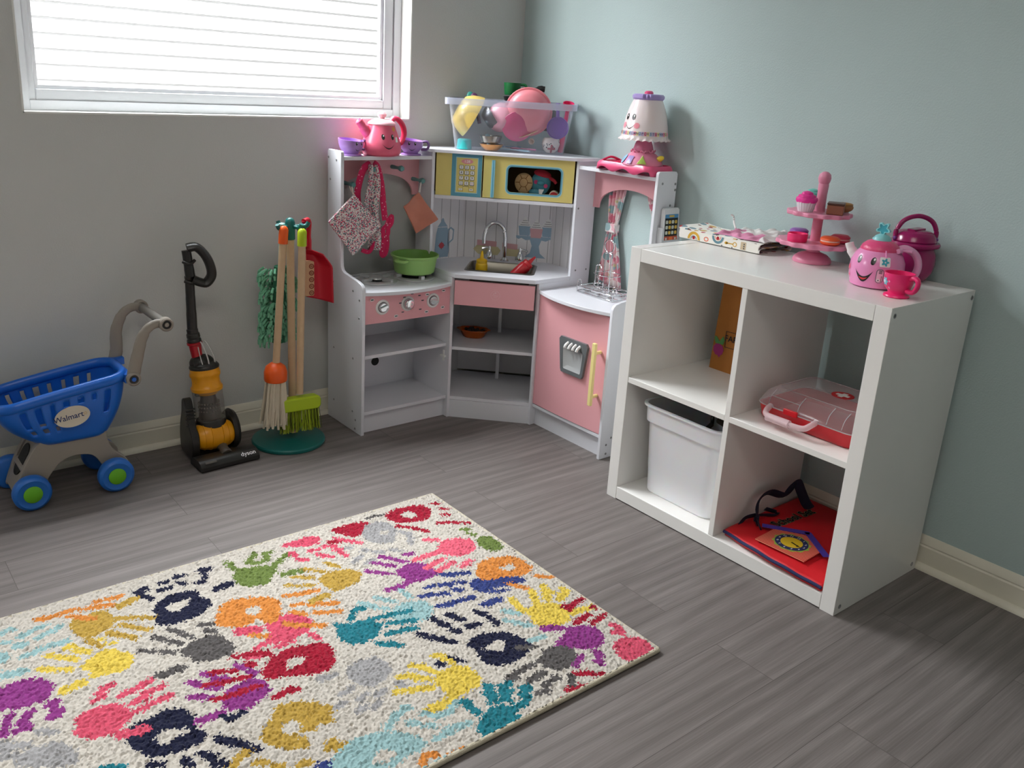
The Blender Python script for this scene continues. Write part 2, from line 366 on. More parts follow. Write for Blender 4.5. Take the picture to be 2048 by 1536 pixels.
# left cabinet
kp('back_panel',G().box(A0,A1,.034,.040,.082,.493,0,CPL),M_kw)
kp('shelf',G().box(A0,A1,.040,.252,.268,.280,0,CPL),M_kw,bevel=.001)
kp('cable_hole',G().prism(circ(24,.016),.0401,.0409,0,FL@T(.19,.176,0)),M_dk)
g=G().box(A1-.012,A1,.205,.213,.236,.262,0,frame((1,0,0),(0,0,1),(0,-1,0),(-.845,0,.02))) if 0 else G()
g.box(A1-.010,A1,.228,.252,.225,.233,0,CPL).box(A1-.004,A1,.236,.244,.210,.250,0,CPL)
kp('door_catch',g,M_wp,bevel=.001)
g=G(); P=[(a,bow(a,.262,.004)) for a in AA]; P=P+[(a,b-.010) for a,b in P[::-1]]
g.prism(P,.394,.493,0,CPL)
for a,v,dl in ((.08,.448,((-.042,.030),(.040,-.030))),(.179,.450,((-.045,.012),(-.030,.031),(0,.04),(.03,.031),(.044,.012),(-.035,-.02),(.035,-.018))),(.284,.449,((-.040,.031),(.040,.033),(-.042,-.03),(.038,-.027)))):
    for du,dv in dl:
        M=FL@T(a+du,v+dv,bow(a+du,.258,.034)+.0004); 
        if len(dl)<7: g.prism(rrect(-.0075,.0075,-.0045,.0045,.004),0,.0004,1,M)
        g.prism(rrect(-.005,.005,-.0018,.0018,.001),.0004,.0008,2,M)
cpn=kp('control_panel',g,[M_kp,M_wp,M_ink])
for i,(a,v,ang) in enumerate(((.08,.448,18),(.179,.450,0),(.284,.449,-12))):
    M=FL@T(a,v,bow(a,.262,.004)-.001)
    g=G(); g.lathe([(0,0),(.026,0),(.026,.003),(.023,.005),(.020,.0045)],32,0,M); g.lathe([(.0205,.0042),(.0175,.0046),(.0175,.0052)],32,1,M)
    kp_=part('knob',g,[M_wp,M_ink],cpn,world=True)
    g=G()
    if i==1: g.lathe([(.0175,.003),(.0175,.016),(.0165,.018),(.014,.0195),(0,.018)],32,0,M)
    else:
        g.lathe([(.0165,.004),(.016,.008),(.014,.010),(0,.010)],32,0,M); g.box(-.015,.015,-.0045,.0045,.008,.017,0,M@R(ang))
    part('knob_grip',g,M_chrome,kp_,world=True,bevel=.0008)
kp('gas_burner',(lambda g:g)(G().lathe([(.0,0),(.073,0),(.074,.004),(.066,.009),(.058,.009),(.052,.004),(0,.004)],40,0,T(-.712,-.135,.505)).cyl(.03,.004,.010,1,T(-.712,-.135,.505)).lathe([(.026,.010),(.024,.014),(.012,.015),(0,.012)],24,0,T(-.712,-.135,.505)).box(-.07,-.028,-.006,.006,.006,.017,0,T(-.712,-.135,.505)@R(20)).box(.028,.07,-.006,.006,.006,.017,0,T(-.712,-.135,.505)@R(20)).box(-.07,-.028,-.006,.006,.006,.017,0,T(-.712,-.135,.505)@R(110)).box(.028,.07,-.006,.006,.006,.017,0,T(-.712,-.135,.505)@R(110))),[M_silver,M_blk],bevel=.0008)
kp('gas_burner',G().lathe([(.0,0),(.073,0),(.074,.004),(.066,.009),(.058,.009),(.052,.004),(0,.004)],40,0,T(-.563,-.142,.505)).cyl(.045,.004,.012,1,T(-.563,-.142,.505)).box(-.07,-.05,-.007,.007,.006,.019,0,T(-.563,-.142,.505)@R(-5)).box(.05,.07,-.007,.007,.006,.019,0,T(-.563,-.142,.505)@R(-5)).box(-.07,-.05,-.007,.007,.006,.019,0,T(-.563,-.142,.505)@R(85)).box(.05,.07,-.007,.007,.006,.019,0,T(-.563,-.142,.505)@R(85)),[M_silver,M_blk],bevel=.0008)
kp('burner_plate',G().box(-.80,-.50,-.045,-.036,.505,.512),M_silver,bevel=.001)
for x,z in ((-.79,.835),(-.706,.885),(-.600,.885),(-.512,.841)):
    g=G().lathe([(0,0),(.007,0),(.007,.012),(.0055,.028),(.0055,.044),(.009,.054),(.0105,.062),(.008,.069),(0,.071)],16,0,frame((1,0,0),(0,0,1),(0,-1,0),(x,-.042,z)))
    kp('peg',g,M_peg)
for y,z in ((-.07,.503),(-.208,.5),(-.251,.477),(-.249,.415),(-.077,.269),(-.211,.265),(-.077,.074),(-.21,.073),(-.231,.047),(-.228,.014),(-.04,.921),(-.093,.916),(-.052,.85)):
    kp('screw',G().lathe([(0,0),(.0042,0),(.0035,.0012),(0,.0014)],10,0,frame((0,1,0),(0,0,1),(-1,0,0),(-.8452,y,z))),M_scr)
for x,z in ((-.101,.91),(-.04,.908),(-.038,.889),(-.054,.84),(-.242,.048),(-.24,.016),(-.221,.07)):
    kp('screw',G().lathe([(0,0),(.0042,0),(.0035,.0012),(0,.0014)],10,0,frame((1,0,0),(0,0,1),(0,-1,0),(x,-.8472,z))),M_scr)
for x,z in ((-.112,.781),(-.102,.56),(-.05,.56)):
    kp('screw',G().lathe([(0,0),(.0036,0),(.003,.0012),(0,.0014)],10,0,frame((1,0,0),(0,0,1),(0,-1,0),(x,-.4882,z))),M_scr)
# centre: counter with sink cut-out
W2D=lambda x,y:((x-y)*S2,-(x+y)*S2)
cpoly=[W2D(x,y) for x,y in ((-.4735,-.035),(-.4735,-.1245),(-.4865,-.1265),(-.4865,-.288),(-.288,-.488),(-.1265,-.488),(-.1245,-.4755),(-.035,-.4755),(-.035,-.27),(-.27,-.035))]
s0,s1,t0,t1=-.118,.125,.292,.468
def conv(Pp): return Pp
g=G()
for q in (clip(cpoly,1,0,s0),clip(cpoly,-1,0,-s1),clip(clip(clip(cpoly,-1,0,-s0),1,0,s1),0,-1,-t1),clip(clip(clip(cpoly,-1,0,-s0),1,0,s1),0,1,t0)):
    g.prism(q,.527,.540,0,CPD)
kp('counter',g,M_kw)
o=rrect(-.123,.130,.286,.474,.02); i1=rrect(-.115,.122,.294,.466,.018); i2=rrect(-.104,.111,.304,.456,.022)
g=G(); n=len(o)
V=[(p[0],p[1],.5402) for p in o]+[(p[0],p[1],.5435) for p in i1]+[(p[0]*.985,p[1],.5395) for p in rrect(-.112,.119,.297,.463,.018)]+[(p[0],p[1],.492) for p in i2]
g.add(V,[(k*n+i,k*n+(i+1)%n,(k+1)*n+(i+1)%n,(k+1)*n+i) for k in range(3) for i in range(n)]+[tuple(3*n+i for i in range(n))],0,CPD)
g.add([(p[0],p[1],.5402-.0) for p in o]+[(p[0],p[1],.5385) for p in o],[(i,(i+1)%n,n+(i+1)%n,n+i) for i in range(n)],0,CPD)
g.cyl(.012,.4925,.494,1,CPD@T(.0,.38,0))
kp('sink_basin',g,[M_steel,M_blk],recalc=False)
pts=[(.0,.252,.540),(.0,.254,.60),(-.002,.256,.640),(-.010,.259,.668),(-.030,.264,.684),(-.052,.270,.683),(-.070,.274,.664),(-.077,.277,.635),(-.078,.278,.607)]
g=G().tube(pts,.0075,14,0,CPD,k=5).lathe([(0,.540),(.017,.540),(.017,.544),(.011,.548),(.0085,.556)],20,0,CPD@T(0,.252,0))
kp('faucet',g,M_chrome)
for s_,t_,d in ((-.058,.250,-1),(.058,.250,1)):
    g=G().lathe([(0,.540),(.013,.540),(.0145,.548),(.013,.562),(.007,.578),(.0055,.582),(.0065,.588),(.004,.594),(0,.595)],20,0,CPD@T(s_,t_,0))
    g.tube([(s_,t_,.587),(s_+d*.012,t_+.004,.588),(s_+d*.028,t_+.008,.584)],[.0035,.004,.0045],8,0,CPD,k=3)
    kp('faucet_handle',g,M_chrome)
kp('drawer_front',(lambda g:g)(G().box(-.141,.141,.430,.517,.532,.542,0,FD(0)).ring(circ(40,.0165),circ(40,.0155),.5421,.5424,1,FD(0)@T(.004,.474,0)).prism(star(5,.0045,.002),.5421,.5424,1,FD(0)@T(.004,.483,0)).prism(star(5,.003,.0014),.5421,.5424,1,FD(0)@T(-.002,.479,0)).text('KidKraft',.0062,1,FD(0)@T(.004,.473,.5424)).prism(rrect(-.006,.006,-.0006,.0006,.0005),.5421,.5424,1,FD(0)@T(.004,.467,0))),[M_kp,mat('emblem_pale_pink',(240,196,200),rough=.45)])
tri=[W2D(x,y) for x,y in ((-.4735,-.035),(-.4735,-.262),(-.262,-.4755),(-.035,-.4755),(-.035,-.27),(-.27,-.035))]
kp('shelf',G().prism(clip(tri,0,1,.515),.255,.267,0,CPD),M_kw,bevel=.0008)
kp('bottom_shelf',G().prism(clip(tri,0,1,.528),.066,.078,0,CPD),M_kw,bevel=.0008)
kp('kick_board',G().box(-.146,.146,0,.065,.518,.527,0,FD(0)),M_kw)
M_kwb=mat('kitchen_back_board',(205,204,206),rough=.5)
kp('back_panel',G().box(-.172,.172,.085,.525,.214,.2155,0,FD(0)).box(-.4735,-.27,-.034,-.032,.078,.525).box(-.034,-.032,-.4755,-.27,.078,.525),M_kwb)
kp('support_post',G().box(-.006,.006,.078,.255,.268,.282,0,FD(0)),M_kw); kp('support_post',G().box(-.006,.006,.267,.500,.268,.282,0,FD(0)),M_kw)
# microwave cupboard
kp('cupboard_floor',G().prism([W2D(x,y) for x,y in ((-.4735,-.035),(-.4735,-.1285),(-.1285,-.4755),(-.035,-.4755),(-.035,-.27),(-.27,-.035))],.783,.795,0,CPD),M_kw,bevel=.0008)
kp('top_board',G().prism([W2D(x,y) for x,y in ((-.497,-.032),(-.5,-.04),(-.5,-.112),(-.497,-.124),(-.478,-.148),(-.148,-.478),(-.124,-.497),(-.112,-.5),(-.04,-.5),(-.032,-.497),(-.032,-.27),(-.27,-.032))],.943,.954,0,CPD),M_kw,bevel=.001)
M_in=mat('microwave_inside',(96,72,34),rough=.7)
kp('cupboard_back',G().box(-.172,.172,.795,.943,.214,.218,0,FD(0)).box(-.4735,-.27,-.036,-.033,.795,.943).box(-.036,-.033,-.4755,-.27,.795,.943),M_in)
g=G(); M=FD(.4245)
g.box(-.2425,-.079,.7955,.9425,-.006,0,0,M); g.ring([( -.187,.7957),(-.080,.7957),(-.080,.9423),(-.187,.9423)],[(-.172,.808),(-.094,.808),(-.094,.931),(-.172,.931)],.0001,.0006,1,M)
g.ring([(-.1725,.8075),(-.0935,.8075),(-.0935,.9315),(-.1725,.9315)],[(-.170,.81),(-.096,.81),(-.096,.929),(-.170,.929)],.0006,.0009,2,M)
g.prism([(-.155,.917),(-.150,.922),(-.14,.9255),(-.126,.9255),(-.116,.922),(-.111,.917),(-.116,.912),(-.126,.9085),(-.14,.9085),(-.15,.912)],.0002,.0007,3,M)
g.text('1:28',.0125,4,M@T(-.133,.917,.0009))
for r_ in range(4):
    for c_ in range(3):
        x=-.1525+c_*.0195; z=.8965-r_*.0185
        g.prism(rrect(x-.0078,x+.0078,z-.0074,z+.0074,.0025),.0002,.0005,5,M); g.prism(rrect(x-.0066,x+.0066,z-.0056,z+.0064,.002),.0005,.0008,4,M)
        s='123456789 0 '[r_*3+c_]
        if s!=' ': g.text(s,.0108,5,M@T(x,z+.0004,.001))
        elif c_==0: g.ring(circ(14,.0036,cx=x,cy=z),circ(14,.0026,cx=x,cy=z),.0009,.0011,5,M)
        else: g.ring(rrect(x-.0035,x+.0035,z-.003,z+.003,.001,2),rrect(x-.0025,x+.0025,z-.002,z+.002,.001,2),.0009,.0011,3,M)
for x in (-.1535,-.1155):
    g.ring([(x-.009,.8135),(x+.009,.8135),(x+.009,.829),(x-.009,.829)],[(x-.0085,.814),(x+.0085,.814),(x+.0085,.8285),(x-.0085,.8285)],.0002,.0005,5,M); g.prism(rrect(x-.0065,x+.0065,.817,.823,.001,2),.0003,.0006,4,M); g.prism(rrect(x-.004,x+.004,.8195,.8208,.0005,2),.0006,.0008,5,M)
g.prism(rrect(-.146,-.124,.830,.8315,.0005,2),.0003,.0006,5,M)
kp('microwave_panel',g,[M_ky,M_kb,M_klb,mat('print_pink',(222,148,152),rough=.5),M_wp,M_ink])
g=G(); oi=rrect(.012,.197,.821,.909,.014); 
def fit(Pi,x0,x1,z0,z1):
    o=[]
    cx=sum(p[0] for p in Pi)/len(Pi); cz=sum(p[1] for p in Pi)/len(Pi)
    for p in Pi:
        dx,dz=p[0]-cx,p[1]-cz; t=min((x1-cx)/dx if dx>1e-6 else (x0-cx)/dx if dx<-1e-6 else 9e9,(z1-cz)/dz if dz>1e-6 else (z0-cz)/dz if dz<-1e-6 else 9e9); o.append((cx+dx*t,cz+dz*t))
    return o
def addcorners(Pi,x0,x1,z0,z1):
    A=fit(Pi,x0,x1,z0,z1)
    for c in ((x0,z0),(x1,z0),(x1,z1),(x0,z1)):
        k=min(range(len(A)),key=lambda i:(A[i][0]-c[0])**2+(A[i][1]-c[1])**2); A[k]=c
    return A
g.ring(addcorners(oi,-.0745,.2425,.797,.9415),oi,-.006,.0,0,M)
n1=rrect(.004,.205,.813,.917,.020); n2=rrect(.007,.202,.816,.914,.018)
g.ring(n1,n2,.0001,.0008,2,M); g.ring(n2,oi,.0001,.0006,1,M)
md=kp('microwave_door',g,[M_ky,M_kb,M_klb])
part('door_handle',G().box(-.0455,-.0335,.799,.928,.0,.009,0,M).box(-.0410,-.0378,.799,.928,.009,.0096,1,M),[mat('handle_pale_blue',(150,205,222),rough=.4),mat('handle_blue',(88,176,205),rough=.4)],md,world=True,bevel=.001)
# striped backsplash with printed kitchenware
M_bs=mat('backsplash_board',(234,232,234),rough=.5); M_ln=mat('backsplash_line',(176,174,176),rough=.5)
g=G(); g.box(-.172,.172,.540,.783,.218,.224,0,FD(0)); g.box(-.474,-.27,-.040,-.034,.540,.783); g.box(-.040,-.034,-.4755,-.27,.540,.783)
for k in range(-4,5): g.box(k*.040-.0013,k*.040+.0013,.541,.782,.2241,.2244,1,FD(0))
for k in range(5): g.box(-.300-k*.040,-.2975-k*.040,-.0403,-.0401,.541,.782,1); g.box(-.0403,-.0401,-.300-k*.040,-.2975-k*.040,.541,.782,1)
MB=FD(.2247); pb,pp,py_,pw,pg,pr_=2,3,4,5,6,7
# cake stand and three cupcakes
cx=.112; MB0=MB; MB=MB0@T(cx,.552,0)@S(1.36,1.36,1)@T(-cx,-.549,0); g.prism([(cx-.055,.612),(cx+.055,.612),(cx+.055,.606),(cx+.048,.602),(cx+.04,.606),(cx+.028,.600),(cx+.016,.602),(cx+.010,.585),(cx+.014,.565),(cx+.03,.552),(cx-.03,.552),(cx-.014,.565),(cx-.010,.585),(cx-.016,.602),(cx-.028,.600),(cx-.04,.606),(cx-.048,.602),(cx-.055,.606)],0,.0003,pb,MB)
for j,(dx,c1) in enumerate(((-.032,pb),(.032,pb),(.0,pp))):
    zz=.613 if j<2 else .608
    g.prism([(cx+dx-.014,zz),(cx+dx+.014,zz),(cx+dx+.018,zz+.026),(cx+dx-.018,zz+.026)],.0003+.0001*j,.0005+.0001*j,c1,MB)
    g.prism([(cx+dx-.018,zz+.026),(cx+dx+.018,zz+.026),(cx+dx+.013,zz+.036),(cx+dx+.008,zz+.040),(cx+dx+.003,zz+.049),(cx+dx,zz+.053),(cx+dx-.004,zz+.047),(cx+dx-.01,zz+.040),(cx+dx-.015,zz+.035)],.0003+.0001*j,.0005+.0001*j,pw,MB)
    for k in range(3): g.box(cx+dx-.013+k*.003,cx+dx+.012-k*.003,zz+.029+k*.006,zz+.0302+k*.006,.0008,.0009,pg,MB@T(0,0,0))
# boxes and bowl behind the tap
MB=MB0@T(-.03,.552,0)@S(1.15,1.3,1)@T(.03,-.549,0)
g.prism([(-.10,.578),(-.035,.576),(-.035,.592),(-.10,.594)],0,.0003,pp,MB); g.prism([(-.112,.566),(-.10,.578),(-.03,.576),(-.02,.566),(-.03,.552),(-.095,.552)],.0,.0002,py_,MB)
g.prism([(-.015,.575),(.035,.572),(.035,.588),(-.015,.590)],0,.0003,pp,MB); g.prism([(-.01,.552),(.04,.552),(.05,.57),(.035,.575),(-.015,.575)],0,.0002,py_,MB)
# tall blue coffee pot on the left wing
ML2=frame((1,0,0),(0,0,1),(0,-1,0),(-.372,-.0406,.545))@S(1.28,1.28,1)
g.prism([(-.022,0),(.022,0),(.026,.02),(.022,.07),(.017,.088),(-.017,.088),(-.022,.07),(-.026,.02)],0,.0003,pb,ML2); g.prism([(-.018,.090),(.018,.090),(.006,.105),(.004,.112),(.0,.116),(-.004,.112),(-.006,.105)],0,.0003,pb,ML2)
g.ring([(.02,.035),(.04,.05),(.042,.08),(.03,.088),(.02,.082)],[(.022,.042),(.036,.052),(.038,.076),(.03,.083),(.023,.078)],0,.0003,pb,ML2); g.prism(circ(14,.009,cx=-.002,cy=.035),.0003,.0005,pr_,ML2); g.prism(star(4,.013,.006,-.002,.035),.0002,.0004,pg,ML2)
# striped plates on the right wing
for k in range(6): g.box(-.0409,-.0406,-.462,-.425,.548+k*.009,.553+k*.009,pr_); g.box(-.0408,-.0406,-.463,-.424,.553+k*.009,.557+k*.009,pw)
kp('backsplash',g,[M_bs,M_ln,mat('print_teapot_blue',(150,176,196),rough=.5),mat('print_rose_pink',(216,168,172),rough=.5),mat('print_cream',(214,204,160),rough=.5),M_wp,mat('print_grey',(120,116,120),rough=.5),mat('print_red',(190,74,84),rough=.5)])
# fridge door
g=G(); P=[(a,bow(a,.262,.004)) for a in AA]; P=P+[(a,b-.012) for a,b in P[::-1]]
g.prism(P,.084,.489,0,CPR); fd=kp('fridge_door',g,M_kp,bevel=.001)
ad=.160; wd=bow(ad,.262,.004); MD2=frame((0,1,0),(0,0,1),(-1,0,0),(0,-.847,0))@T(ad,0,wd-.001)
o=[(-.052,.262),(-.047,.252),(.052,.252),(.057,.262),(.071,.366),(.064,.376),(-.058,.376),(-.066,.366)]; o=[(p[0],p[1]) for p in o]
ii=[(-.041,.270),(-.038,.266),(.041,.266),(.044,.270),(.050,.338),(.047,.342),(-.044,.342),(-.047,.338)]
g=G().ring(o,ii,0,.010,0,MD2)
n=8; V=[(p[0],p[1],.0095) for p in ii]+[(p[0]*.72,.262+(p[1]-.262)*.86+.012,.0022) for p in ii]
g.add(V,[(i,(i+1)%n,n+(i+1)%n,n+i) for i in range(n)]+[tuple(range(n,2*n))],1,MD2)
dsp=part('water_dispenser',g,[mat('dispenser_grey',(104,108,110),rough=.35),mat('dispenser_silver',(196,199,200),rough=.3,metal=.25)],fd,world=True,recalc=True)
for k in range(4): part('tap_lever',G().tube([(-.030+k*.019,.361,.008),(-.030+k*.019,.354,.020),(-.029+k*.019,.345,.023)],.005,10,0,MD2,k=3),M_wp,fd,world=True)
ah=.042; wh=bow(ah,.262,.004); g=G().box(ah-.0075,ah+.0075,.185,.400,wh+.026,wh+.037,0,FRr).tube([(ah,.365,wh),(ah,.365,wh+.028)],.006,10,0,FRr,up=(0,1,0)).tube([(ah,.215,wh),(ah,.215,wh+.028)],.006,10,0,FRr,up=(0,1,0))
part('door_handle',g,mat('handle_cream',(240,222,150),rough=.4),fd,world=True,bevel=.002)
# curtains behind the right-hand arch
def fabric(name,base,cols,scale,seed=0,sizes=(.33,.2)):
    if name in _mats: return _mats[name]
    m=bpy.data.materials.new(name); m.use_nodes=True; nt=m.node_tree; N=nt.nodes; L=nt.links; b=N['Principled BSDF']; b.inputs['Roughness'].default_value=.85; b.inputs['Sheen Weight'].default_value=.2; b.inputs['Specular IOR Level'].default_value=.2
    tc=N.new('ShaderNodeTexCoord'); prev=None
    for i,(c,sc_,th) in enumerate(cols):
        mp=N.new('ShaderNodeMapping'); mp.inputs['Location'].default_value=(i*3.7+seed,i*1.3,i*2.1); L.new(tc.outputs['Object'],mp.inputs['Vector'])
        v=N.new('ShaderNodeTexVoronoi'); v.inputs['Scale'].default_value=scale*sc_; L.new(mp.outputs['Vector'],v.inputs['Vector'])
        lt=N.new('ShaderNodeMath'); lt.operation='LESS_THAN'; lt.inputs[1].default_value=th; L.new(v.outputs['Distance'],lt.inputs[0])
        mx=N.new('ShaderNodeMix'); mx.data_type='RGBA'; L.new(lt.outputs[0],mx.inputs['Factor'])
        if prev is None: mx.inputs['A'].default_value=rgb(*base)
        else: L.new(prev,mx.inputs['A'])
        mx.inputs['B'].default_value=rgb(*c); prev=mx.outputs['Result']
    L.new(prev,b.inputs['Base Color'])
    n=N.new('ShaderNodeTexNoise'); n.inputs['Scale'].default_value=900; L.new(tc.outputs['Object'],n.inputs['Vector'])
    bp=N.new('ShaderNodeBump'); bp.inputs['Strength'].default_value=.2; bp.inputs['Distance'].default_value=.001; L.new(n.outputs['Fac'],bp.inputs['Height']); L.new(bp.outputs['Normal'],b.inputs['Normal'])
    _mats[name]=m; return m
M_cur=fabric('curtain_patchwork',(228,178,186),[((236,226,224),30,.50),((216,132,150),24,.36),((156,184,188),22,.33),((212,204,160),34,.2)],1.0)
def curtain(top,neck,bot,nf):
    "each: (y0,y1,z)"
    rows=[(0,top),(.38,neck),(.47,neck),(1,bot)]
    g=G()
    zs=[top[2],(top[2]*.6+neck[2]*.4),(top[2]*.25+neck[2]*.75),neck[2]+.018,neck[2],neck[2]-.018,neck[2]*.8+bot[2]*.2,neck[2]*.45+bot[2]*.55,bot[2]]
    def ext(z):
        if z>=neck[2]: t=(z-neck[2])/(top[2]-neck[2]); a,b_=neck,top
        else: t=(neck[2]-z)/(neck[2]-bot[2]); a,b_=neck,bot
        t=t**.8; return a[0]+(b_[0]-a[0])*t,a[1]+(b_[1]-a[1])*t
    def fn(u,v):
        i=v*(len(zs)-1); k=min(int(i),len(zs)-2); z=zs[k]+(zs[k+1]-zs[k])*(i-k); a,b_=ext(z)
        return (-.0185+.0085*math.sin(u*nf*2*PI)*(1 if abs(z-neck[2])>.03 else .7),a+(b_-a)*u,z)
    return g.grid(fn,48,32)
c=kp('curtain',curtain((-.535,-.625,.878),(-.549,-.590,.722),(-.515,-.640,.508),5),M_cur,solid=.001)
part('tie_band',G().box(-.0315,-.006,-.593,-.546,.706,.736),M_cur,c,world=True,bevel=.003)
c=kp('curtain',curtain((-.705,-.80,.878),(-.782,-.815,.722),(-.73,-.83,.508),4),M_cur,solid=.001)
part('tie_band',G().box(-.0315,-.006,-.816,-.780,.706,.736),M_cur,c,world=True,bevel=.003)
# phone cradle on the outer side of the right end panel
Mh=frame((1,0,0),(0,0,1),(0,-1,0),(-.060,-.8475,.715))
g=G().box(-.044,.044,0,.065,0,.003,0,Mh).box(-.044,.044,0,.004,.003,.024,0,Mh).box(-.044,-.040,.004,.058,.003,.024,0,Mh).box(.040,.044,.004,.058,.003,.024,0,Mh).box(-.040,.040,.004,.018,.021,.024,0,Mh)
kp('phone_holder',g,mat('holder_grey_white',(210,212,216),rough=.35),bevel=.0015)
# ---------------- things on the kitchen ----------------
def face(g,prof,a0,z0,s,ib,iw,im=None,smile=1.0):
    for d in (-1,1):
        g.wrap([(d*.013*s+.0042*s*math.cos(t),.011*s+.0068*s*math.sin(t)) for t in [2*PI*i/20 for i in range(20)]],prof,a0,z0,.0006,ib)
        g.wrap([(d*.013*s+.0012*s+.0016*s*math.cos(t),.014*s+.0022*s*math.sin(t)) for t in [2*PI*i/12 for i in range(12)]],prof,a0,z0,.0011,iw,rings=2)
    up=[(-.017*s+.034*s*i/12,-.006*s-.010*s*smile*math.sin(PI*i/12)**.9) for i in range(13)]
    dn=[(.017*s-.034*s*i/12,-.006*s-.0185*s*smile*math.sin(PI*i/12)) for i in range(13)]
    if im is None: dn=[(p[0],-.006*s-.0125*s*smile*math.sin(PI*(p[0]/(.034*s)+.5))) for p in dn]; up=[(p[0],-.006*s-.0098*s*smile*math.sin(PI*(p[0]/(.034*s)+.5))) for p in up]
    strip(g,up,dn[::-1],prof,a0,z0,.0006,ib)
    if im is not None:
        up2=[(-.008*s+.016*s*i/8,-.0185*s-.0015*s*math.sin(PI*i/8)) for i in range(9)]; dn2=[(p[0],-.019*s-.0045*s*math.sin(PI*i/8)) for i,p in enumerate(up2)]
        strip(g,up2,dn2,prof,a0,z0,.001,im)
def strip(g,A,B,prof,a0,z0,off,m):
    V=[]
    for a,b in zip(A,B):
        for k in range(3):
            u=a[0]+(b[0]-a[0])*k/2; v=a[1]+(b[1]-a[1])*k/2; r=rad(prof,z0+v)+off; an=a0+u/r; V.append((r*math.cos(an),r*math.sin(an),z0+v))
    F=[]
    for i in range(len(A)-1):
        for k in range(2): F.append((3*i+k,3*i+3+k,3*i+4+k,3*i+1+k))
    g.add(V,F,m)
M_b=mat('face_black',(18,16,18),rough=.3); M_w=mat('face_white',(245,245,245),rough=.4); M_tong=mat('tongue_red',(214,52,62),rough=.4)
M_tp=mat('teapot_pink',(238,104,134),rough=.32,sss=.05); M_tpl=mat('teapot_lid_pale_pink',(246,190,198),rough=.35); M_tph=mat('teapot_handle_pink',(228,62,100),rough=.3)
t=thing('toy_teapot','pink smiling toy teapot with loop handle between two purple cups on the kitchen top','toy teapot',(-.672,-.088,.929))
pf=[(0,0),(.054,0),(.062,.005),(.066,.014),(.0665,.030),(.063,.048),(.056,.068),(.049,.086),(.045,.098),(.043,.104)]
a=math.radians(-99)
g=G().lathe(pf,40); face(g,pf,a,.050,1.32,1,2)
g.wrap(star(5,.010,.006,.028,.042),pf,a,.048,.0006,3); g.wrap(rrect(.030,.040,.018,.034,.002),pf,a,.030,.0006,2)
part('body',g,[M_tp,M_b,M_w,mat('flower_orange',(232,150,66),rough=.4)],t)
g=G().lathe([(.0455,.101),(.047,.104),(.045,.109),(.034,.116),(.016,.121),(0,.122)],32); part('lid',g,M_tpl,t)
g=G().lathe([(0,.119),(.009,.120),(.010,.124),(.015,.130),(.0155,.136),(.010,.142),(0,.143)],20); part('knob',g,M_tpl,t)
g=G().tube([(-.040,.006,.066),(-.056,.009,.082),(-.069,.011,.098),(-.080,.013,.112)],[.020,.018,.014,.013],14,k=4); g.lathe([(.0125,0),(.010,.002),(.003,.001),(0,0)],14,1,T(-.0805,.013,.1125)@R(-50,'Y'))
part('spout',g,[M_tp,M_tph],t)
part('handle',G().tube([(.030,-.004,.108),(.044,-.004,.122),(.062,-.006,.118),(.080,-.008,.096),(.084,-.008,.068),(.074,-.007,.045),(.058,-.006,.034)],.0085,12,k=6,flat=1.5,up=(0,1,0)),M_tph,t)
M_cp=mat('cup_purple',(176,134,206),rough=.35); M_cpd=mat('cup_purple_dark',(120,86,140),rough=.4)
pc=[(0,0),(.034,0),(.036,.002),(.034,.005),(.024,.007),(.027,.012),(.036,.022),(.041,.036),(.0425,.052)]
def mkcup(label,loc,ra):
    t=thing('toy_cup',label,'toy cup',loc,0,'purple toy cups')
    g=G(); g.open=True
    wob=lambda r,z,an,j:(r,z+(.004*math.cos(an-2.2) if z>.03 else 0))
    g.lathe(pc+[(.040,.052),(.038,.036),(.03,.020),(0,.014)],36,0,None,fn=wob)
    face(g,pc,math.radians(ra),.032,.82,1,2); part('body',g,[M_cp,M_b,M_w],t)
    h=ra+75 
    part('handle',G().tube([(.038,0,.046),(.055,0,.048),(.062,0,.036),(.055,0,.022),(.036,0,.020)],.0045,10,0,R(h),k=5,flat=1.3,up=(0,1,0)),M_cpd,t); return t
mkcup('purple toy cup left of the pink teapot on the kitchen top',(-.786,-.083,.929),-78)
mkcup('purple smiling toy cup right of the pink teapot, handle at its right',(-.549,-.083,.929),-118)
# cooking pot
M_gp=mat('pot_green',(150,196,112),rough=.38); M_gpi=mat('pot_green_inside',(118,168,78),rough=.45)
t=thing('cooking_pot','round light green toy pot with side handles on the right burner','toy pot',(-.560,-.142,.526))
g=G(); g.open=True; g.lathe([(0,0),(.066,0),(.071,.004),(.079,.052),(.080,.056),(.085,.058),(.086,.064),(.083,.066)],44).lathe([(.083,.066),(.079,.064),(.076,.054),(.068,.008),(0,.006)],44,1)
part('body',g,[M_gp,M_gpi],t)
for an in (205,25): part('handle',G().tube([(.076,-.018,.052),(.098,-.018,.052),(.103,0,.052),(.098,.018,.052),(.076,.018,.052)],.005,8,0,R(an),k=4,flat=1.0),M_gp,t)
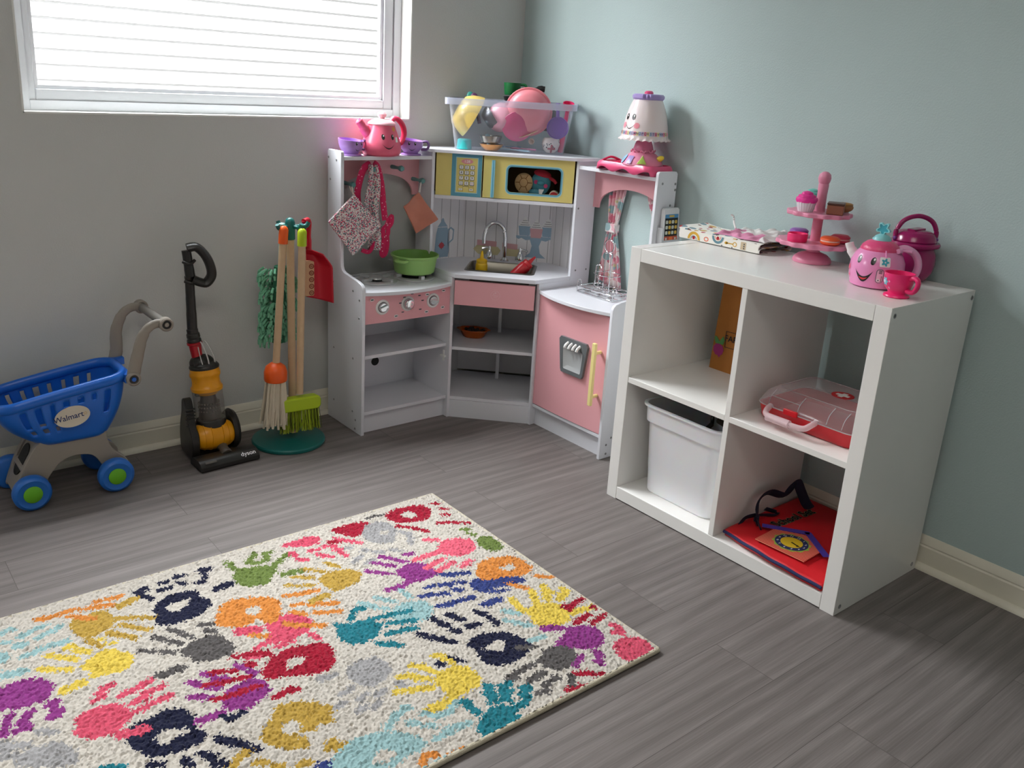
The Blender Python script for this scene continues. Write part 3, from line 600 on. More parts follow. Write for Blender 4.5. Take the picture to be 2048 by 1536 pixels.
# sauce bottles in the sink
def bottle(name,label,col,dk,loc,rot):
    t=thing(name,label,'squeeze bottle',loc,rot=rot)
    part('body',G().lathe([(0,0),(.0205,0),(.022,.003),(.022,.056),(.020,.062),(.0185,.063)],28),mat(name+'_body',col,rough=.35),t)
    part('cap',G().lathe([(.019,.062),(.020,.063),(.020,.073),(.017,.076),(.008,.079),(.0065,.086),(.0045,.100),(.003,.106),(0,.107)],24),mat(name+'_cap',dk,rough=.35),t)
cw=lambda s,t_,z:((s-t_)*S2,(-s-t_)*S2,z)
bottle('mustard_bottle','yellow mustard squeeze bottle standing upright in the toy sink',(232,188,20),(226,180,18),cw(-.068,.395,.494),(0,0,0))
ax=Vector((.70,-.25,.72)).normalized()
qx=Vector((0,0,1)).rotation_difference(Vector(((ax.x-ax.y)*S2,(-ax.x-ax.y)*S2,ax.z)))
bottle('ketchup_bottle','red ketchup squeeze bottle leaning over the right rim of the toy sink',(200,28,40),(206,34,44),cw(.052,.395,.514),qx.to_euler())
# toys in the microwave
t=thing('toy_creature','blue soft toy with red headscarf and white teeth inside the microwave','soft toy',cw(.124,.345,.7955),-45); t.scale=(1.18,1.1,1.22)
g=G().ell(.030,.020,.034,0,T(0,0,.046)).ell(.018,.014,.010,0,T(-.016,-.014,.020)).ell(.012,.008,.007,0,T(.001,-.019,.048)); part('body',g,mat('toy_blue',(86,160,180),rough=.8),t)
for x,z in ((-.014,.050),(.016,.040)): part('cheek',G().lathe([(0,.001),(.006,.0005),(.006,0)],16,0,T(x,-.0195,z)@R(90,'X')),mat('toy_cheek',(206,74,128),rough=.8),t)
part('teeth',G().prism([(-.020,.016),(-.012,.016),(-.016,.028)],-.0245,-.022,0,frame((1,0,0),(0,0,1),(0,1,0),(0,0,0))).prism([(-.002,.016),(.006,.016),(.012,.030),(-.004,.030)],-.024,-.021,0,frame((1,0,0),(0,0,1),(0,1,0),(0,0,0))),M_w,t)
part('headscarf',G().ell(.027,.020,.012,0,T(.004,0,.072)@R(12,'Y')).tube([(.026,-.004,.062),(.04,-.008,.056),(.047,-.01,.048)],.005,8,k=3),mat('scarf_red',(196,46,66),rough=.8),t)
t=thing('toy_bun','round cream bun shaped toy left of the blue toy inside the microwave','toy food',cw(.064,.350,.7955),-45); t.scale=(1.15,1.1,1.25)
g=G().lathe([(0,0),(.02,.001),(.026,.006),(.028,.010),(.022,.015),(0,.018)],30,0,T(0,0,.042)@R(80,'X')).ring(circ(24,.013),circ(24,.0115),.0165,.0178,1,T(0,0,.042)@R(80,'X'))
for k in range(6):
    an=2*PI*k/6; g.tube([(.013*math.cos(an),.013*math.sin(an),.017),(.025*math.cos(an),.025*math.sin(an),.0135)],.0011,6,1,T(0,0,.042)@R(80,'X'))
g.tube([(-.012,0,.002),(-.01,0,.02)],.006,8,0).tube([(.012,0,.002),(.01,0,.02)],.006,8,0)
part('body',g,[mat('bun_cream',(214,180,132),rough=.8),mat('bun_groove',(140,96,52),rough=.8)],t)
t=thing('toy_jar','small toy jar with red disc lid in the right corner of the microwave','toy jar',cw(.176,.385,.796),-45)
part('body',G().lathe([(0,0),(.018,0),(.018,.03),(0,.03)],24,0,T(0,.006,.019)@R(90,'X')),mat('jar_pale',(196,186,170),rough=.5),t)
part('lid',G().lathe([(0,0),(.0155,0),(.0155,.003),(0,.004)],24,0,T(0,-.0242,.019)@R(90,'X')),mat('jar_red',(158,26,36),rough=.45),t)
# amber dish on the middle shelf
t=thing('amber_dish','small scalloped translucent orange dish of dark bits on the kitchen middle shelf','toy dish',cw(-.088,.375,.268),-45)
wf=lambda r,z,an,j:(r*(1+.05*math.cos(8*an)*(z/.03)),z)
g=G(); g.open=True; g.lathe([(0,0),(.035,0),(.040,.004),(.050,.024),(.062,.030),(.061,.032),(.048,.027),(.036,.006),(0,.004)],48,0,None,sx=1,sy=.62,fn=wf)
part('bowl',g,mat('amber_plastic',(206,92,20),rough=.15,trans=.35),t)
g=G()
for i in range(26):
    r_=random.random()**.5*.040; an=random.random()*6.28; g.ell(.007,.006,.005,0,T(r_*math.cos(an),r_*math.sin(an)*.6,.024+random.random()*.006)@R(random.random()*360),8,6)
part('filling',g,mat('dark_filling',(40,24,18),rough=.8),t)
# cloths on the pegs
M_flo=fabric('floral_cotton',(226,218,214),[((198,60,98),150,.40),((86,130,130),130,.36),((182,52,94),210,.32),((104,126,150),180,.28),((232,226,220),230,.26)],1.0)
M_dot=fabric('polka_dot_pink',(206,42,90),[((240,190,206),95,.20)],1.0,3)
def clothquad(corners,yb,n,amp,seed,th=.004):
    rnd=random.Random(seed); ph=[rnd.random()*6 for _ in range(6)]
    A,B,C_,D_=[Vector((c[0],0,c[1])) for c in corners]
    def fn(u,v):
        p=(A*(1-u)+B*u)*(1-v)+(D_*(1-u)+C_*u)*v
        y=yb+amp*(math.sin(u*5+ph[0])*math.sin(v*4+ph[1])+.5*math.sin(u*9+v*6+ph[2]))
        return (p.x,y,p.z)
    return G().grid(fn,24,24)
t=thing('pot_holder','square floral pot holder hanging cornerwise from the leftmost teal peg','pot holder',(-.80,-.135,.60))
# top, left, bottom, right corners
part('quilted_square',clothquad([(-.806,.808),(-.898,.721),(-.808,.603),(-.698,.700)],-.137,24,.003,1),M_flo,t,world=True,solid=.010,soff=0,bevel=.002)
part('hanging_loop',G().tube([(-.806,-.136,.806),(-.797,-.112,.825),(-.790,-.098,.842),(-.800,-.104,.825),(-.802,-.136,.806)],.0025,8,k=5),mat('loop_cream',(226,206,196),rough=.8),t,world=True)
t=thing('apron','gathered floral apron with pink dotted ties knotted in a bow, hung behind the pot holder','apron',(-.700,-.09,.56))
def ap(u,v):
    # v 0 top .. 1 bottom ; bib gathered on the peg
    z=.900-.290*v; c=-.714+.004*v+.012*v*v; hw=.014+.024*min(v*2.6,1)-.006*v
    return (c+hw*(2*u-1)+.006*math.sin(v*9),-.100-.010*math.sin(u*3*PI+v*3)-.012*math.sin(u*PI),z)
part('bib',G().grid(ap,30,30),M_flo,t,world=True,solid=.003)
def band(pts,w_,name,mm=M_dot): return part(name,G().tube(pts,w_,10,k=6,flat=.25,up=(0,1,0)),mm,t,world=True)
band([(-.718,-.098,.902),(-.742,-.092,.885),(-.760,-.090,.83),(-.763,-.090,.78),(-.745,-.092,.70)],.013,'neck_strap')
band([(-.712,-.106,.904),(-.692,-.100,.888),(-.676,-.100,.83),(-.668,-.102,.76),(-.663,-.106,.71)],.012,'waist_tie')
band([(-.660,-.108,.688),(-.648,-.108,.712),(-.638,-.108,.722),(-.641,-.112,.700),(-.656,-.110,.680)],.009,'bow_loop')
band([(-.660,-.110,.690),(-.674,-.114,.680),(-.672,-.114,.655),(-.656,-.112,.660),(-.652,-.110,.682)],.009,'bow_loop')
band([(-.658,-.110,.66),(-.656,-.110,.625),(-.662,-.110,.595),(-.674,-.110,.590),(-.676,-.110,.61),(-.664,-.110,.66)],.010,'bow_tail')
band([(-.664,-.108,.668),(-.690,-.108,.650),(-.712,-.108,.622),(-.727,-.108,.604),(-.757,-.110,.613)],.0075,'bow_tail')
t=thing('wash_cloth','small terracotta pink terry cloth hanging by a string from the rightmost teal peg','cloth',(-.500,-.11,.63))
M_ter=mat('terry_terracotta',(206,130,108),rough=.95,bump=.8,bscale=700,sheen=.3,var=.05,vscale=30)
part('cloth',clothquad([(-.542,.805),(-.606,.758),(-.547,.660),(-.459,.707)],-.130,24,.004,5),M_ter,t,world=True,solid=.006,bevel=.002)
part('string',G().tube([(-.542,-.130,.805),(-.524,-.112,.83),(-.512,-.100,.848),(-.520,-.108,.828),(-.538,-.130,.804)],.0016,8,k=5),mat('string_white',(232,226,220),rough=.8),t,world=True)
# wire rack on the right counter
t=thing('wire_rack','chrome wire condiment rack with tall ring handle on the right kitchen counter','wire rack',(-.110,-.650,.5052),-90)
# local x runs along the counter towards the shelf unit (-y world), y away from wall
g=G(); hx,hy=.088,.052
for z in (.004,.022): g.tube([(p[0],p[1],z) for p in rrect(-hx,hx,-hy,hy,.012,3)],.0018,8,0,None,closed=True)
for x in (-hx,hx):
    for y in (-hy,hy): g.tube([(x*.97,y*.97,.0),(x*.97,y*.97,.034),(x*.97,y*.8,.044),(x*.97,y*.62,.034),(x*.97,y*.62,.022)],.0016,8,k=3)
part('base_frame',g,M_chrome,t)
g=G()
for x in (-.056,0,.056):
    for y in (-.026,.026): g.tube([(p[0]+x,p[1]+y,.022) for p in circ(20,.022)],.0014,6,closed=True); g.tube([(p[0]+x,p[1]+y,.006) for p in circ(14,.010)],.0012,6,closed=True); g.tube([(x-.03,y,.0055),(x+.03,y,.0055)],.0012,6)
part('bottle_rings',g,M_chrome,t)
g=G().tube([(-.012,0,.004),(-.012,0,.145)],.002,8).tube([(.016,0,.004),(.016,0,.145)],.002,8).tube([(-.012,0,.145),(.002,0,.150),(.016,0,.145)],.002,8,k=3).tube([(p[0]+.002,0,p[1]+.172) for p in circ(24,.022)],.0022,8,closed=True,up=(0,1,0))
part('ring_handle',g,M_chrome,t)
g=G().tube([(-.052,0,.004),(-.052,0,.085),(-.045,0,.098),(-.034,0,.10),(-.026,0,.09)],.002,8,k=4).tube([(p[0]+.004,p[1]*.8,.075) for p in circ(24,.05)],.0015,6,closed=True)
part('upper_ring',g,M_chrome,t)
# toy phone
t=thing('toy_phone','white toy phone with black app screen in the holder on the kitchen right side','toy phone',(-.060,-.8625,.7185),rot=(math.radians(-3),0,0))
Mp=frame((1,0,0),(0,0,1),(0,-1,0),(0,0,0))
part('case',G().prism(rrect(-.0375,.0375,0,.116,.010),-.007,.007,0,Mp),mat('phone_white',(232,233,236),rough=.25),t,bevel=.003)
g=G().prism(rrect(-.031,.031,.010,.096,.003),.0071,.0074,0,Mp).prism(rrect(-.031,.031,.084,.096,.002),.0074,.0076,1,Mp).prism(rrect(-.012,.012,.087,.093,.002),.0076,.0078,5,Mp).prism(rrect(-.031,.031,.010,.026,.003),.0074,.0076,2,Mp).prism(rrect(-.008,.008,.012,.024,.003),.0076,.0078,6,Mp)
for r_ in range(3):
    for c_ in range(4):
        g.prism(rrect(-.0275+c_*.0145,-.0165+c_*.0145,.032+r_*.017,.043+r_*.017,.003),.0074,.0077,[3,4,5,1][(r_*3+c_*2+r_)%4],Mp)
for x in (-.022,.022): g.prism(circ(12,.004,cx=x,cy=.018),.0076,.0078,3,Mp)
part('screen',g,[M_b,mat('app_blue',(90,150,196),rough=.3),mat('app_red',(196,84,62),rough=.3),mat('app_pale',(214,216,206),rough=.3),mat('app_green',(140,176,120),rough=.3),mat('app_yellow',(226,190,90),rough=.3),mat('app_orange',(236,120,60),rough=.3)],t)
# lamp
M_lp=mat('lamp_pink',(238,150,180),rough=.3); M_lhp=mat('lamp_tray_pink',(236,92,136),rough=.3); M_ls=mat('lamp_shade_white',(240,226,226),rough=.22,sss=.1)
M_lv=mat('lamp_lavender',(168,146,206),rough=.35); M_ly=mat('lamp_yellow',(240,220,70),rough=.35); M_lg=mat('lamp_green',(176,206,96),rough=.35); M_ph=mat('lamp_tray_inside',(226,52,104),rough=.35)
t=thing('toy_lamp','pink toy lamp with white smiling shade and scalloped tray on the kitchen right top','toy lamp',(-.083,-.735,.9295),-90)
# local +x = world -y (towards the shelf unit), local +y = world +x (wall)
P=rrect(-.150,.090,-.062,.060,.03,8); n=len(P); per=[0]
for i in range(n): per.append(per[-1]+math.dist(P[i],P[(i+1)%n]))
def dens(P,step):
    o=[]
    for i in range(len(P)):
        a_,b_=P[i],P[(i+1)%len(P)]; k=max(1,int(math.dist(a_,b_)/step))
        o+=[(a_[0]+(b_[0]-a_[0])*j/k,a_[1]+(b_[1]-a_[1])*j/k) for j in range(k)]
    return o
P=dens(P,.006); n=len(P); g=G(); V=[]; L=0
for i,p in enumerate(P):
    sc=.5-.5*math.cos((p[0]+.152)*2*PI/.09) if abs(p[1])>.05 else 0
    zb=.016*sc; V+=[(p[0]*1.04,p[1]*1.07,zb*.85),(p[0]*1.03,p[1]*1.04,.022),(p[0]*.98,p[1]*.97,.030),(p[0]*.93,p[1]*.90,.030),(p[0]*.92,p[1]*.88,.026)]
g.add(V,[(i*5+k,((i+1)%n)*5+k,((i+1)%n)*5+k+1,i*5+k+1) for i in range(n) for k in range(4)]+[tuple(i*5+4 for i in range(n))])
part('tray',g,M_lhp,t,recalc=False,solid=.002)
g=G().prism(rrect(-.138,-.070,-.040,.042,.012),.026,.0275).tube([(-.070,-.045,.03),(-.070,0,.034),(-.070,.045,.03)],.004,8).tube([(-.138,-.04,.030),(-.140,0,.040),(-.138,.04,.030)],.004,8,k=4); part('tray_slot',g,M_ph,t)
pb_=[(0,.026),(.066,.026),(.068,.030),(.066,.035),(.060,.047),(.050,.058),(.042,.064),(.036,.067),(.028,.070)]
g=G().lathe(pb_,40)
CA=math.radians(-52)   # direction of the camera in lamp space
g.wrap(rrect(-.011,.011,-.012,.012,.003),pb_,CA-.62,.046,.004,1); g.wrap([(-.016,-.011),(.016,-.011),(.002,.017)],pb_,CA+.05,.045,.0035,2); g.wrap([(-.014,-.009),(.014,-.009),(.002,.014)],pb_,CA+.05,.045,.006,3)
g.wrap(circ(12,.012,.014),pb_,CA-1.15,.046,.003,4)
part('base',g,[M_lp,M_lv,mat('lamp_pale_yellow',(226,226,150),rough=.4),M_lg,mat('lamp_sky',(150,190,220),rough=.4)],t)
part('button',G().ell(.015,.008,.009,0,T(.060,.016,.052)@R(20)@R(-25,'Y')),M_ly,t)
g=G()
for k in range(8): g.tube([(.030*math.cos(k*PI/4)+.008*math.cos(q),.030*math.sin(k*PI/4)+.008*math.sin(q),.072+.003*math.sin(3*q)) for q in [2*PI*i/12 for i in range(12)]],.003,6,closed=True)
part('ruffle',g,M_lp,t)
part('stem',G().lathe([(.030,.068),(.033,.075),(.029,.090),(.024,.104),(.022,.125),(.020,.135)],28),mat('lamp_stem_pink',(226,128,164),rough=.35),t)
ps=[(.0775,.111),(.0755,.117),(.0735,.130),(.070,.152),(.064,.182),(.0565,.207),(.049,.224),(.044,.233)]
wv=lambda r,z,an,j:(r+(.002*math.cos(24*an) if j<2 else 0),z+(.0017*math.cos(24*an) if j<2 else 0))
g=G(); g.open=True; g.lathe([(.083,.107)]+ps+[(.040,.230),(.060,.18),(.067,.15),(.074,.113)],104,fn=wv)
fa=CA-.72
for d,sz in ((-.45,1),(.25,1)):
    g.wrap(circ(18,.0062,.0095),ps,fa+d*.62,.178,.001,1); g.wrap(circ(12,.0022,.0032,.002,.003),ps,fa+d*.62,.178,.0016,2,rings=2)
for d in (-.62,.62): g.wrap(circ(16,.010,.009),ps,fa+d*.62,.152,.001,3)
up=[(-.019+.038*i/10,.0-.012*math.sin(PI*i/10)) for i in range(11)]; strip(g,up,[(p[0]*.94,p[1]-.0022) for p in up],ps,fa,.155,.001,1)
tx='ABCDEFGHIJKLMNOPQRSTUVWXYZ'
cols=[3,5,6,7]
for i,c_ in enumerate(tx):
    an=CA-1.75+i*.115
    g.wrap(rrect(-.004,.004,-.0062,.0062,.001,2),ps,an,.1285,.0009,cols[i%4],rings=2); g.wtext(c_,.0105,ps,an,.1285,.0016,8)
g.wrap(flower(5,.0055,.0014),ps,CA-1.75+26*.115+.03,.1285,.0012,3,rings=2)
part('shade',g,[M_ls,M_b,M_w,mat('cheek_pink',(244,150,164),rough=.4),M_lv,mat('tile_yellow',(238,224,160),rough=.4),mat('tile_blue',(186,206,226),rough=.4),mat('tile_lilac',(206,186,220),rough=.4),mat('letter_purple',(92,70,110),rough=.4)],t)
g=G().lathe([(.036,.230),(.046,.231),(.050,.236),(.050,.243),(.045,.248),(.03,.249),(0,.249)],40,fn=lambda r,z,an,j:(r*(1+.02*math.cos(10*an)),z))
for k in (-.25,.0,.2): g.ell(.009,.005,.008,0,R(math.degrees(CA+k))@T(.049,0,.241),12,8)
part('shade_top',g,M_lv,t)
part('finial',G().lathe([(.014,.247),(.014,.254),(.010,.258),(0,.259)],24),M_lhp,t)
# ---------------- storage tote and what is in it ----------------
TO=Vector(cw(.004,.320,.9542)); TM=T(*TO)@R(-45)
def loft(rings,m=0,M=None,cap0=True,cap1=False):
    g=G(); n=len(rings[0][0]); V=[(p[0],p[1],z) for P,z in rings for p in P]
    F=[(k*n+i,k*n+(i+1)%n,(k+1)*n+(i+1)%n,(k+1)*n+i) for k in range(len(rings)-1) for i in range(n)]
    if cap0: F.append(tuple(range(n))[::-1])
    if cap1: F.append(tuple((len(rings)-1)*n+i for i in range(n)))
    return g.add(V,F,m,M)
def clearmat(name,col,fac,rough=.12):
    m=bpy.data.materials.new(name); m.use_nodes=True; nt=m.node_tree; N=nt.nodes; L=nt.links; N.clear()
    o=N.new('ShaderNodeOutputMaterial'); t=N.new('ShaderNodeBsdfTransparent'); t.inputs['Color'].default_value=(.97,.98,1,1)
    p=N.new('ShaderNodeBsdfPrincipled'); p.inputs['Base Color'].default_value=rgb(*col); p.inputs['Roughness'].default_value=rough
    lw=N.new('ShaderNodeLayerWeight'); lw.inputs['Blend'].default_value=.25
    mr=N.new('ShaderNodeMapRange'); mr.inputs['To Min'].default_value=fac; mr.inputs['To Max'].default_value=min(fac+.45,1); L.new(lw.outputs['Facing'],mr.inputs['Value'])
    x=N.new('ShaderNodeMixShader'); L.new(mr.outputs[0],x.inputs['Fac']); L.new(t.outputs[0],x.inputs[1]); L.new(p.outputs[0],x.inputs[2]); L.new(x.outputs[0],o.inputs['Surface']); return m
M_clr=clearmat('clear_plastic',(226,230,240),.045); M_clr2=clearmat('clear_plastic_rim',(226,230,244),.30)
t=thing('storage_tote','clear plastic storage tote full of play dishes, on the microwave cupboard top','storage box',TO,-45)
B=lambda hx,y0,y1,r:rrect(-hx,hx,y0,y1,r,5)
part('tub',loft([(B(.188,-.072,.070,.02),0),(B(.191,-.074,.072,.022),.004),(B(.203,-.080,.080,.022),.085),(B(.205,-.0815,.081,.022),.087),(B(.217,-.086,.084,.022),.172)]),M_clr,t,recalc=False,solid=.0012)
a_=B(.2175,-.0865,.0845,.022); b_=B(.229,-.094,.089,.02)
part('rim',G().ring(b_,a_,.170,.174).ring(b_,B(.2275,-.0925,.0875,.02),.152,.174),M_clr2,t)
def tl(px,py,y): # tote-local spot seen at a photo position
    s=(px-1019)/566.; z=(297+.07*(px-914)-py)/574.
    k=1+(y+.075)*.22
    return Vector((s*k,y,z+(y+.075)*.0))
def inbox(name,label,cat,x,y,z,rot=None,group=None):
    o=thing(name,label,cat,TM@Vector((x,y,z)),group=group)
    e=R(-45)@(rot or Matrix()); o.rotation_euler=e.to_euler(); bpy.context.view_layer.update(); return o
def bowlprof(r,h,th=.002): 
    o=[(0,0),(r*.45,0),(r*.62,h*.08),(r*.82,h*.38),(r*.95,h*.75),(r,h)]
    return o+[(r-th,h),(r*.95-th,h*.75),(r*.82-th,h*.38),(r*.6-th,h*.12+th),(0,th)]
def dirrot(d): # rotate local +z to d
    return Vector((0,0,1)).rotation_difference(Vector(d).normalized()).to_matrix().to_4x4()
p=tl(928,222,-.022); o=inbox('toy_bowl','yellow toy bowl tipped on its side at the left of the clear tote','toy bowl',p.x-.026,p.y-.004,p.z+.008,dirrot((.85,.22,-.48)))
part('bowl',G().lathe(bowlprof(.077,.062),40),mat('bowl_yellow',(226,198,112),rough=.3),o)
p=tl(990,226,-.045); o=inbox('toy_bowl','pale pink deep toy bowl on edge, second from the left in the tote','toy bowl',p.x+.006,p.y-.020,p.z-.006,dirrot((.30,.90,-.30)))
part('bowl',G().lathe([(0,0),(.026,.001),(.040,.008),(.049,.022),(.052,.038),(.050,.038),(.046,.022),(.037,.010),(0,.004)],36),mat('bowl_pale_pink',(236,166,180),rough=.35),o)
p=tl(1055,213,-.03); o=inbox('toy_bowl','large rose pink toy bowl standing on edge in the middle of the tote','toy bowl',p.x-.002,p.y-.046,p.z-.028,dirrot((-.04,.97,.13)))
part('bowl',G().lathe([(0,0),(.040,.001),(.060,.007),(.071,.018),(.0745,.028),(.0755,.031),(.082,.031),(.0835,.034),(.0815,.037),(.074,.036),(.069,.022),(.058,.011),(0,.004)],44),mat('bowl_rose',(234,140,150),rough=.3),o)
p=tl(1032,250,-.02); o=inbox('toy_plate','hot pink toy plate half hidden under the rose bowl in the tote','toy plate',p.x+.004,p.y-.050,p.z-.010,dirrot((-.10,.96,.26)))
part('plate',G().lathe([(0,0),(.030,0),(.040,.004),(.052,.008),(.053,.010),(.04,.007),(0,.004)],36),mat('plate_hot_pink',(210,70,122),rough=.35),o)
p=tl(1052,268,-.02); o=inbox('toy_plate','cream toy plate seen edge-on below the rose bowl in the tote','toy plate',p.x,p.y+.02,p.z+.004,dirrot((-.36,-.30,.88)))
part('plate',G().lathe([(0,0),(.035,0),(.05,.005),(.064,.008),(.065,.010),(.05,.0075),(0,.003)],36),mat('plate_cream',(226,204,150),rough=.4),o)
p=tl(972,236,-.03); o=inbox('toy_saucepan','grey metal toy saucepan with its handle leaning up in the tote','toy pan',p.x-.006,p.y-.012,p.z-.016,dirrot((.80,.12,.58))@R(180))
M_pan=mat('pan_metal',(112,112,114),rough=.3,metal=.8)
part('pan',G().lathe(bowlprof(.044,.036,.0015),32),M_pan,o); part('pan_handle',G().tube([(.004,-.044,.034),(.0,-.060,.05),(-.004,-.064,.085)],.006,10,k=3,flat=1.5),M_pan,o)
p=tl(984,268,-.05); o=inbox('metal_bowl','small shiny metal bowl nested in the tan bowl at the bottom of the tote','toy bowl',p.x-.004,p.y+.002,.026)
part('bowl',G().lathe([(0,0),(.026,0),(.034,.004),(.0405,.026),(.039,.026),(.032,.005),(0,.002)],32),mat('bowl_steel',(150,146,140),rough=.25,metal=.8),o)
o=inbox('wooden_bowl','tan wooden bowl holding the metal bowl at the bottom of the tote','toy bowl',p.x,p.y+.002,.002)
part('bowl',G().lathe([(0,0),(.022,0),(.034,.010),(.043,.022),(.041,.022),(.032,.012),(0,.004)],32),mat('bowl_tan',(196,140,84),rough=.5,var=.08,vscale=60),o)
p=tl(931,281,-.05); o=inbox('toy_cup','turquoise toy cup upside down in the lower left corner of the tote','toy cup',p.x-.002,p.y-.002,.0022)
part('cup',G().lathe([(0,.034),(.020,.034),(.024,.031),(.0265,.002),(.0265,0),(.024,.0),(.022,.029),(0,.031)],28),mat('cup_turquoise',(60,190,190),rough=.35),o)
M_pbl=mat('utensil_pale_blue',(168,200,212),rough=.4)
def spoon(name,label,x,y,z,rot,col,L=.10,bw=.015,g_=None):
    o=inbox(name,label,'toy utensil',x,y,z,rot,g_); m=mat(name+str(col),col,rough=.4)
    part('bowl',G().ell(bw,bw*1.35,.005,0,T(0,L*.5+bw*.4,.003)),m,o); part('handle',G().tube([(0,-L*.5,.002),(0,0,.003),(0,L*.5-.01,.003)],[.0065,.004,.0045],8,k=3,flat=.5),m,o); return o
spoon('toy_spatula','pale blue toy spatula lying flat along the front bottom of the tote',.030,-.055,.006,R(72)@R(8,'Y'),(168,200,212),.095,.016)
spoon('toy_spoon','pale blue toy spoon standing beside the tan bowl in the tote',-.072,-.066,.028,R(20)@R(55,'X'),(176,206,214),.035,.010)
spoon('toy_spoon','pink toy spoon on the tote bottom behind the pale blue spatula',.060,-.030,.010,R(80),(214,120,160),.07,.014)
spoon('toy_spoon','slate blue toy spoon on the tote bottom left of the pink spoon',.005,-.025,.014,R(100),(90,130,170),.07,.016)
p=tl(1062,286,-.06); o=inbox('toy_cup','small cream cup lying with its mouth to the front of the tote','toy cup',p.x,p.y+.03,p.z+.0,dirrot((.1,-.97,.2)))
part('cup',G().lathe([(0,0),(.008,0),(.0105,.022),(.0095,.022),(.0075,.003),(0,.003)],24),mat('cup_cream',(226,206,190),rough=.5),o)
p=tl(1098,272,-.03); o=inbox('dotted_cup','white dotted cup with red patch in the lower right of the tote','toy cup',p.x+.004,p.y+.01,.034)
pd=[(0,-.030),(.014,-.029),(.026,-.018),(.032,0),(.030,.014),(.024,.022)]
g=G().lathe(pd+[(.022,.021),(.028,.012),(.029,0),(.02,-.02),(0,-.026)],32)
for k in range(22): g.wrap(circ(8,.0022,.0022),pd,random.uniform(-3.1,0),random.uniform(-.012,.014),.0006,1,rings=1)
g.wrap(flower(4,.010,.005),pd,-1.4,-.014,.0009,2)
part('body',g,[mat('cup_spotted_white',(226,218,208),rough=.4),M_b,mat('patch_red',(170,70,78),rough=.5)],o)
p=tl(1112,256,-.05); o=inbox('toy_pan','purple toy frying pan standing on edge, handle up, at the right of the tote','toy pan',p.x+.002,p.y-.010,p.z-.003,R(84,'X'))
M_pur=mat('pan_purple',(112,74,160),rough=.4)
part('pan',G().lathe([(0,0),(.034,0),(.037,.004),(.038,.010),(.036,.010),(.034,.004),(0,.003)],32),M_pur,o); part('handle',G().tube([(-.002,.034,.006),(-.004,.06,.007),(-.005,.082,.006)],[.006,.0055,.007],10,k=3,flat=.6),M_pur,o)
o=inbox('toy_scoop','hot pink toy scoop standing upright in the right corner of the tote','toy utensil',.186,.012,.075,R(6,'Y'))
M_hp=mat('scoop_hot_pink',(226,40,104),rough=.4)
part('scoop',G().lathe([(0,0),(.010,.002),(.018,.014),(.020,.030),(.018,.030),(.015,.014),(0,.006)],24,0,T(0,0,.074)@R(20,'X')),M_hp,o); part('handle',G().tube([(0,.006,-.07),(0,.004,0),(0,.0,.078)],[.009,.007,.007],10,k=3,flat=.6),M_hp,o)
o=spoon('toy_ladle','teal toy ladle sticking up at the left end of the tote',-.150,.030,.130,R(-8,'Y')@R(82,'X'),(40,140,130),.085,.014); 
o=spoon('toy_ladle','plum purple toy ladle beside the teal one at the left end of the tote',-.128,.025,.128,R(-16,'Y')@R(82,'X'),(92,48,92),.085,.014)
o=inbox('toy_mug','dark green toy mug perched on top of the tote contents','toy mug',-.008,.040,.192)
M_gm=mat('mug_green',(16,104,52),rough=.35)
part('body',G().lathe([(0,0),(.026,0),(.028,.003),(.031,.042),(.029,.042),(.026,.004),(0,.003)],32),M_gm,o); part('handle',G().tube([(.028,-.004,.036),(.046,-.006,.036),(.050,-.007,.024),(.044,-.006,.012),(.028,-.004,.012)],.0045,10,k=4,up=(0,1,0)),M_gm,o)
o=inbox('toy_pan','black toy frying pan under the green mug, its handle pointing right','toy pan',.012,.036,.172,R(-4,'Y'))
part('pan',G().lathe([(0,0),(.04,0),(.046,.006),(.049,.018),(.047,.018),(.044,.007),(0,.003)],32),mat('pan_black',(24,25,26),rough=.3),o); part('handle',G().tube([(.040,-.030,.016),(.060,-.03,.034),(.085,-.028,.040),(.100,-.026,.039)],[.006,.006,.008,.007],10,k=4,flat=1.5),mat('pan_black',(24,25,26)),o)
o=inbox('toy_pan','small black toy pan tucked behind the rose bowl, right of it in the tote','toy pan',.118,.050,.115,dirrot((.15,-.75,.6)))
part('pan',G().lathe([(.05,0),(.051,.003),(.035,.011),(0,.015)],32),mat('pan_black',(24,25,26)),o); part('knob',G().lathe([(.004,.014),(.004,.02),(.009,.024),(0,.027)],16),mat('pan_black',(24,25,26)),o)
# ---------------- cube shelf ----------------
M_sw=mat('shelf_white',(240,238,234),rough=.26,var=.01)
XB,XF,Y1,Y0,HS=-.034,-.430,-1.0426,-1.8126,.77
SH=thing('cube_shelf','white four-compartment open cube shelf standing against the teal wall','shelf unit',((XB+XF)/2,(Y0+Y1)/2,0))
def sp_(name,g,m=M_sw,**k): return part(name,g,m,SH,world=True,**k)
tk=.038; yd=-1.4335
sp_('side_panel',G().box(XF,XB,Y1-tk,Y1,0,HS),bevel=.001); sp_('side_panel',G().box(XF,XB,Y0,Y0+tk,0,HS),bevel=.001)
sp_('top_panel',G().box(XF,XB,Y0+tk+.0006,Y1-tk-.0006,HS-tk,HS-.0008),bevel=.001); sp_('bottom_panel',G().box(XF,XB,Y0+tk+.0006,Y1-tk-.0006,.003,tk+.003),bevel=.001)
sp_('divider',G().box(XF+.001,XB,yd-.008,yd+.008,tk+.003,HS-tk),bevel=.0008)
sp_('shelf_board',G().box(XF+.001,XB,yd+.008,Y1-tk,.375,.391),bevel=.0008); sp_('shelf_board',G().box(XF+.001,XB,Y0+tk,yd-.008,.375,.391),bevel=.0008)
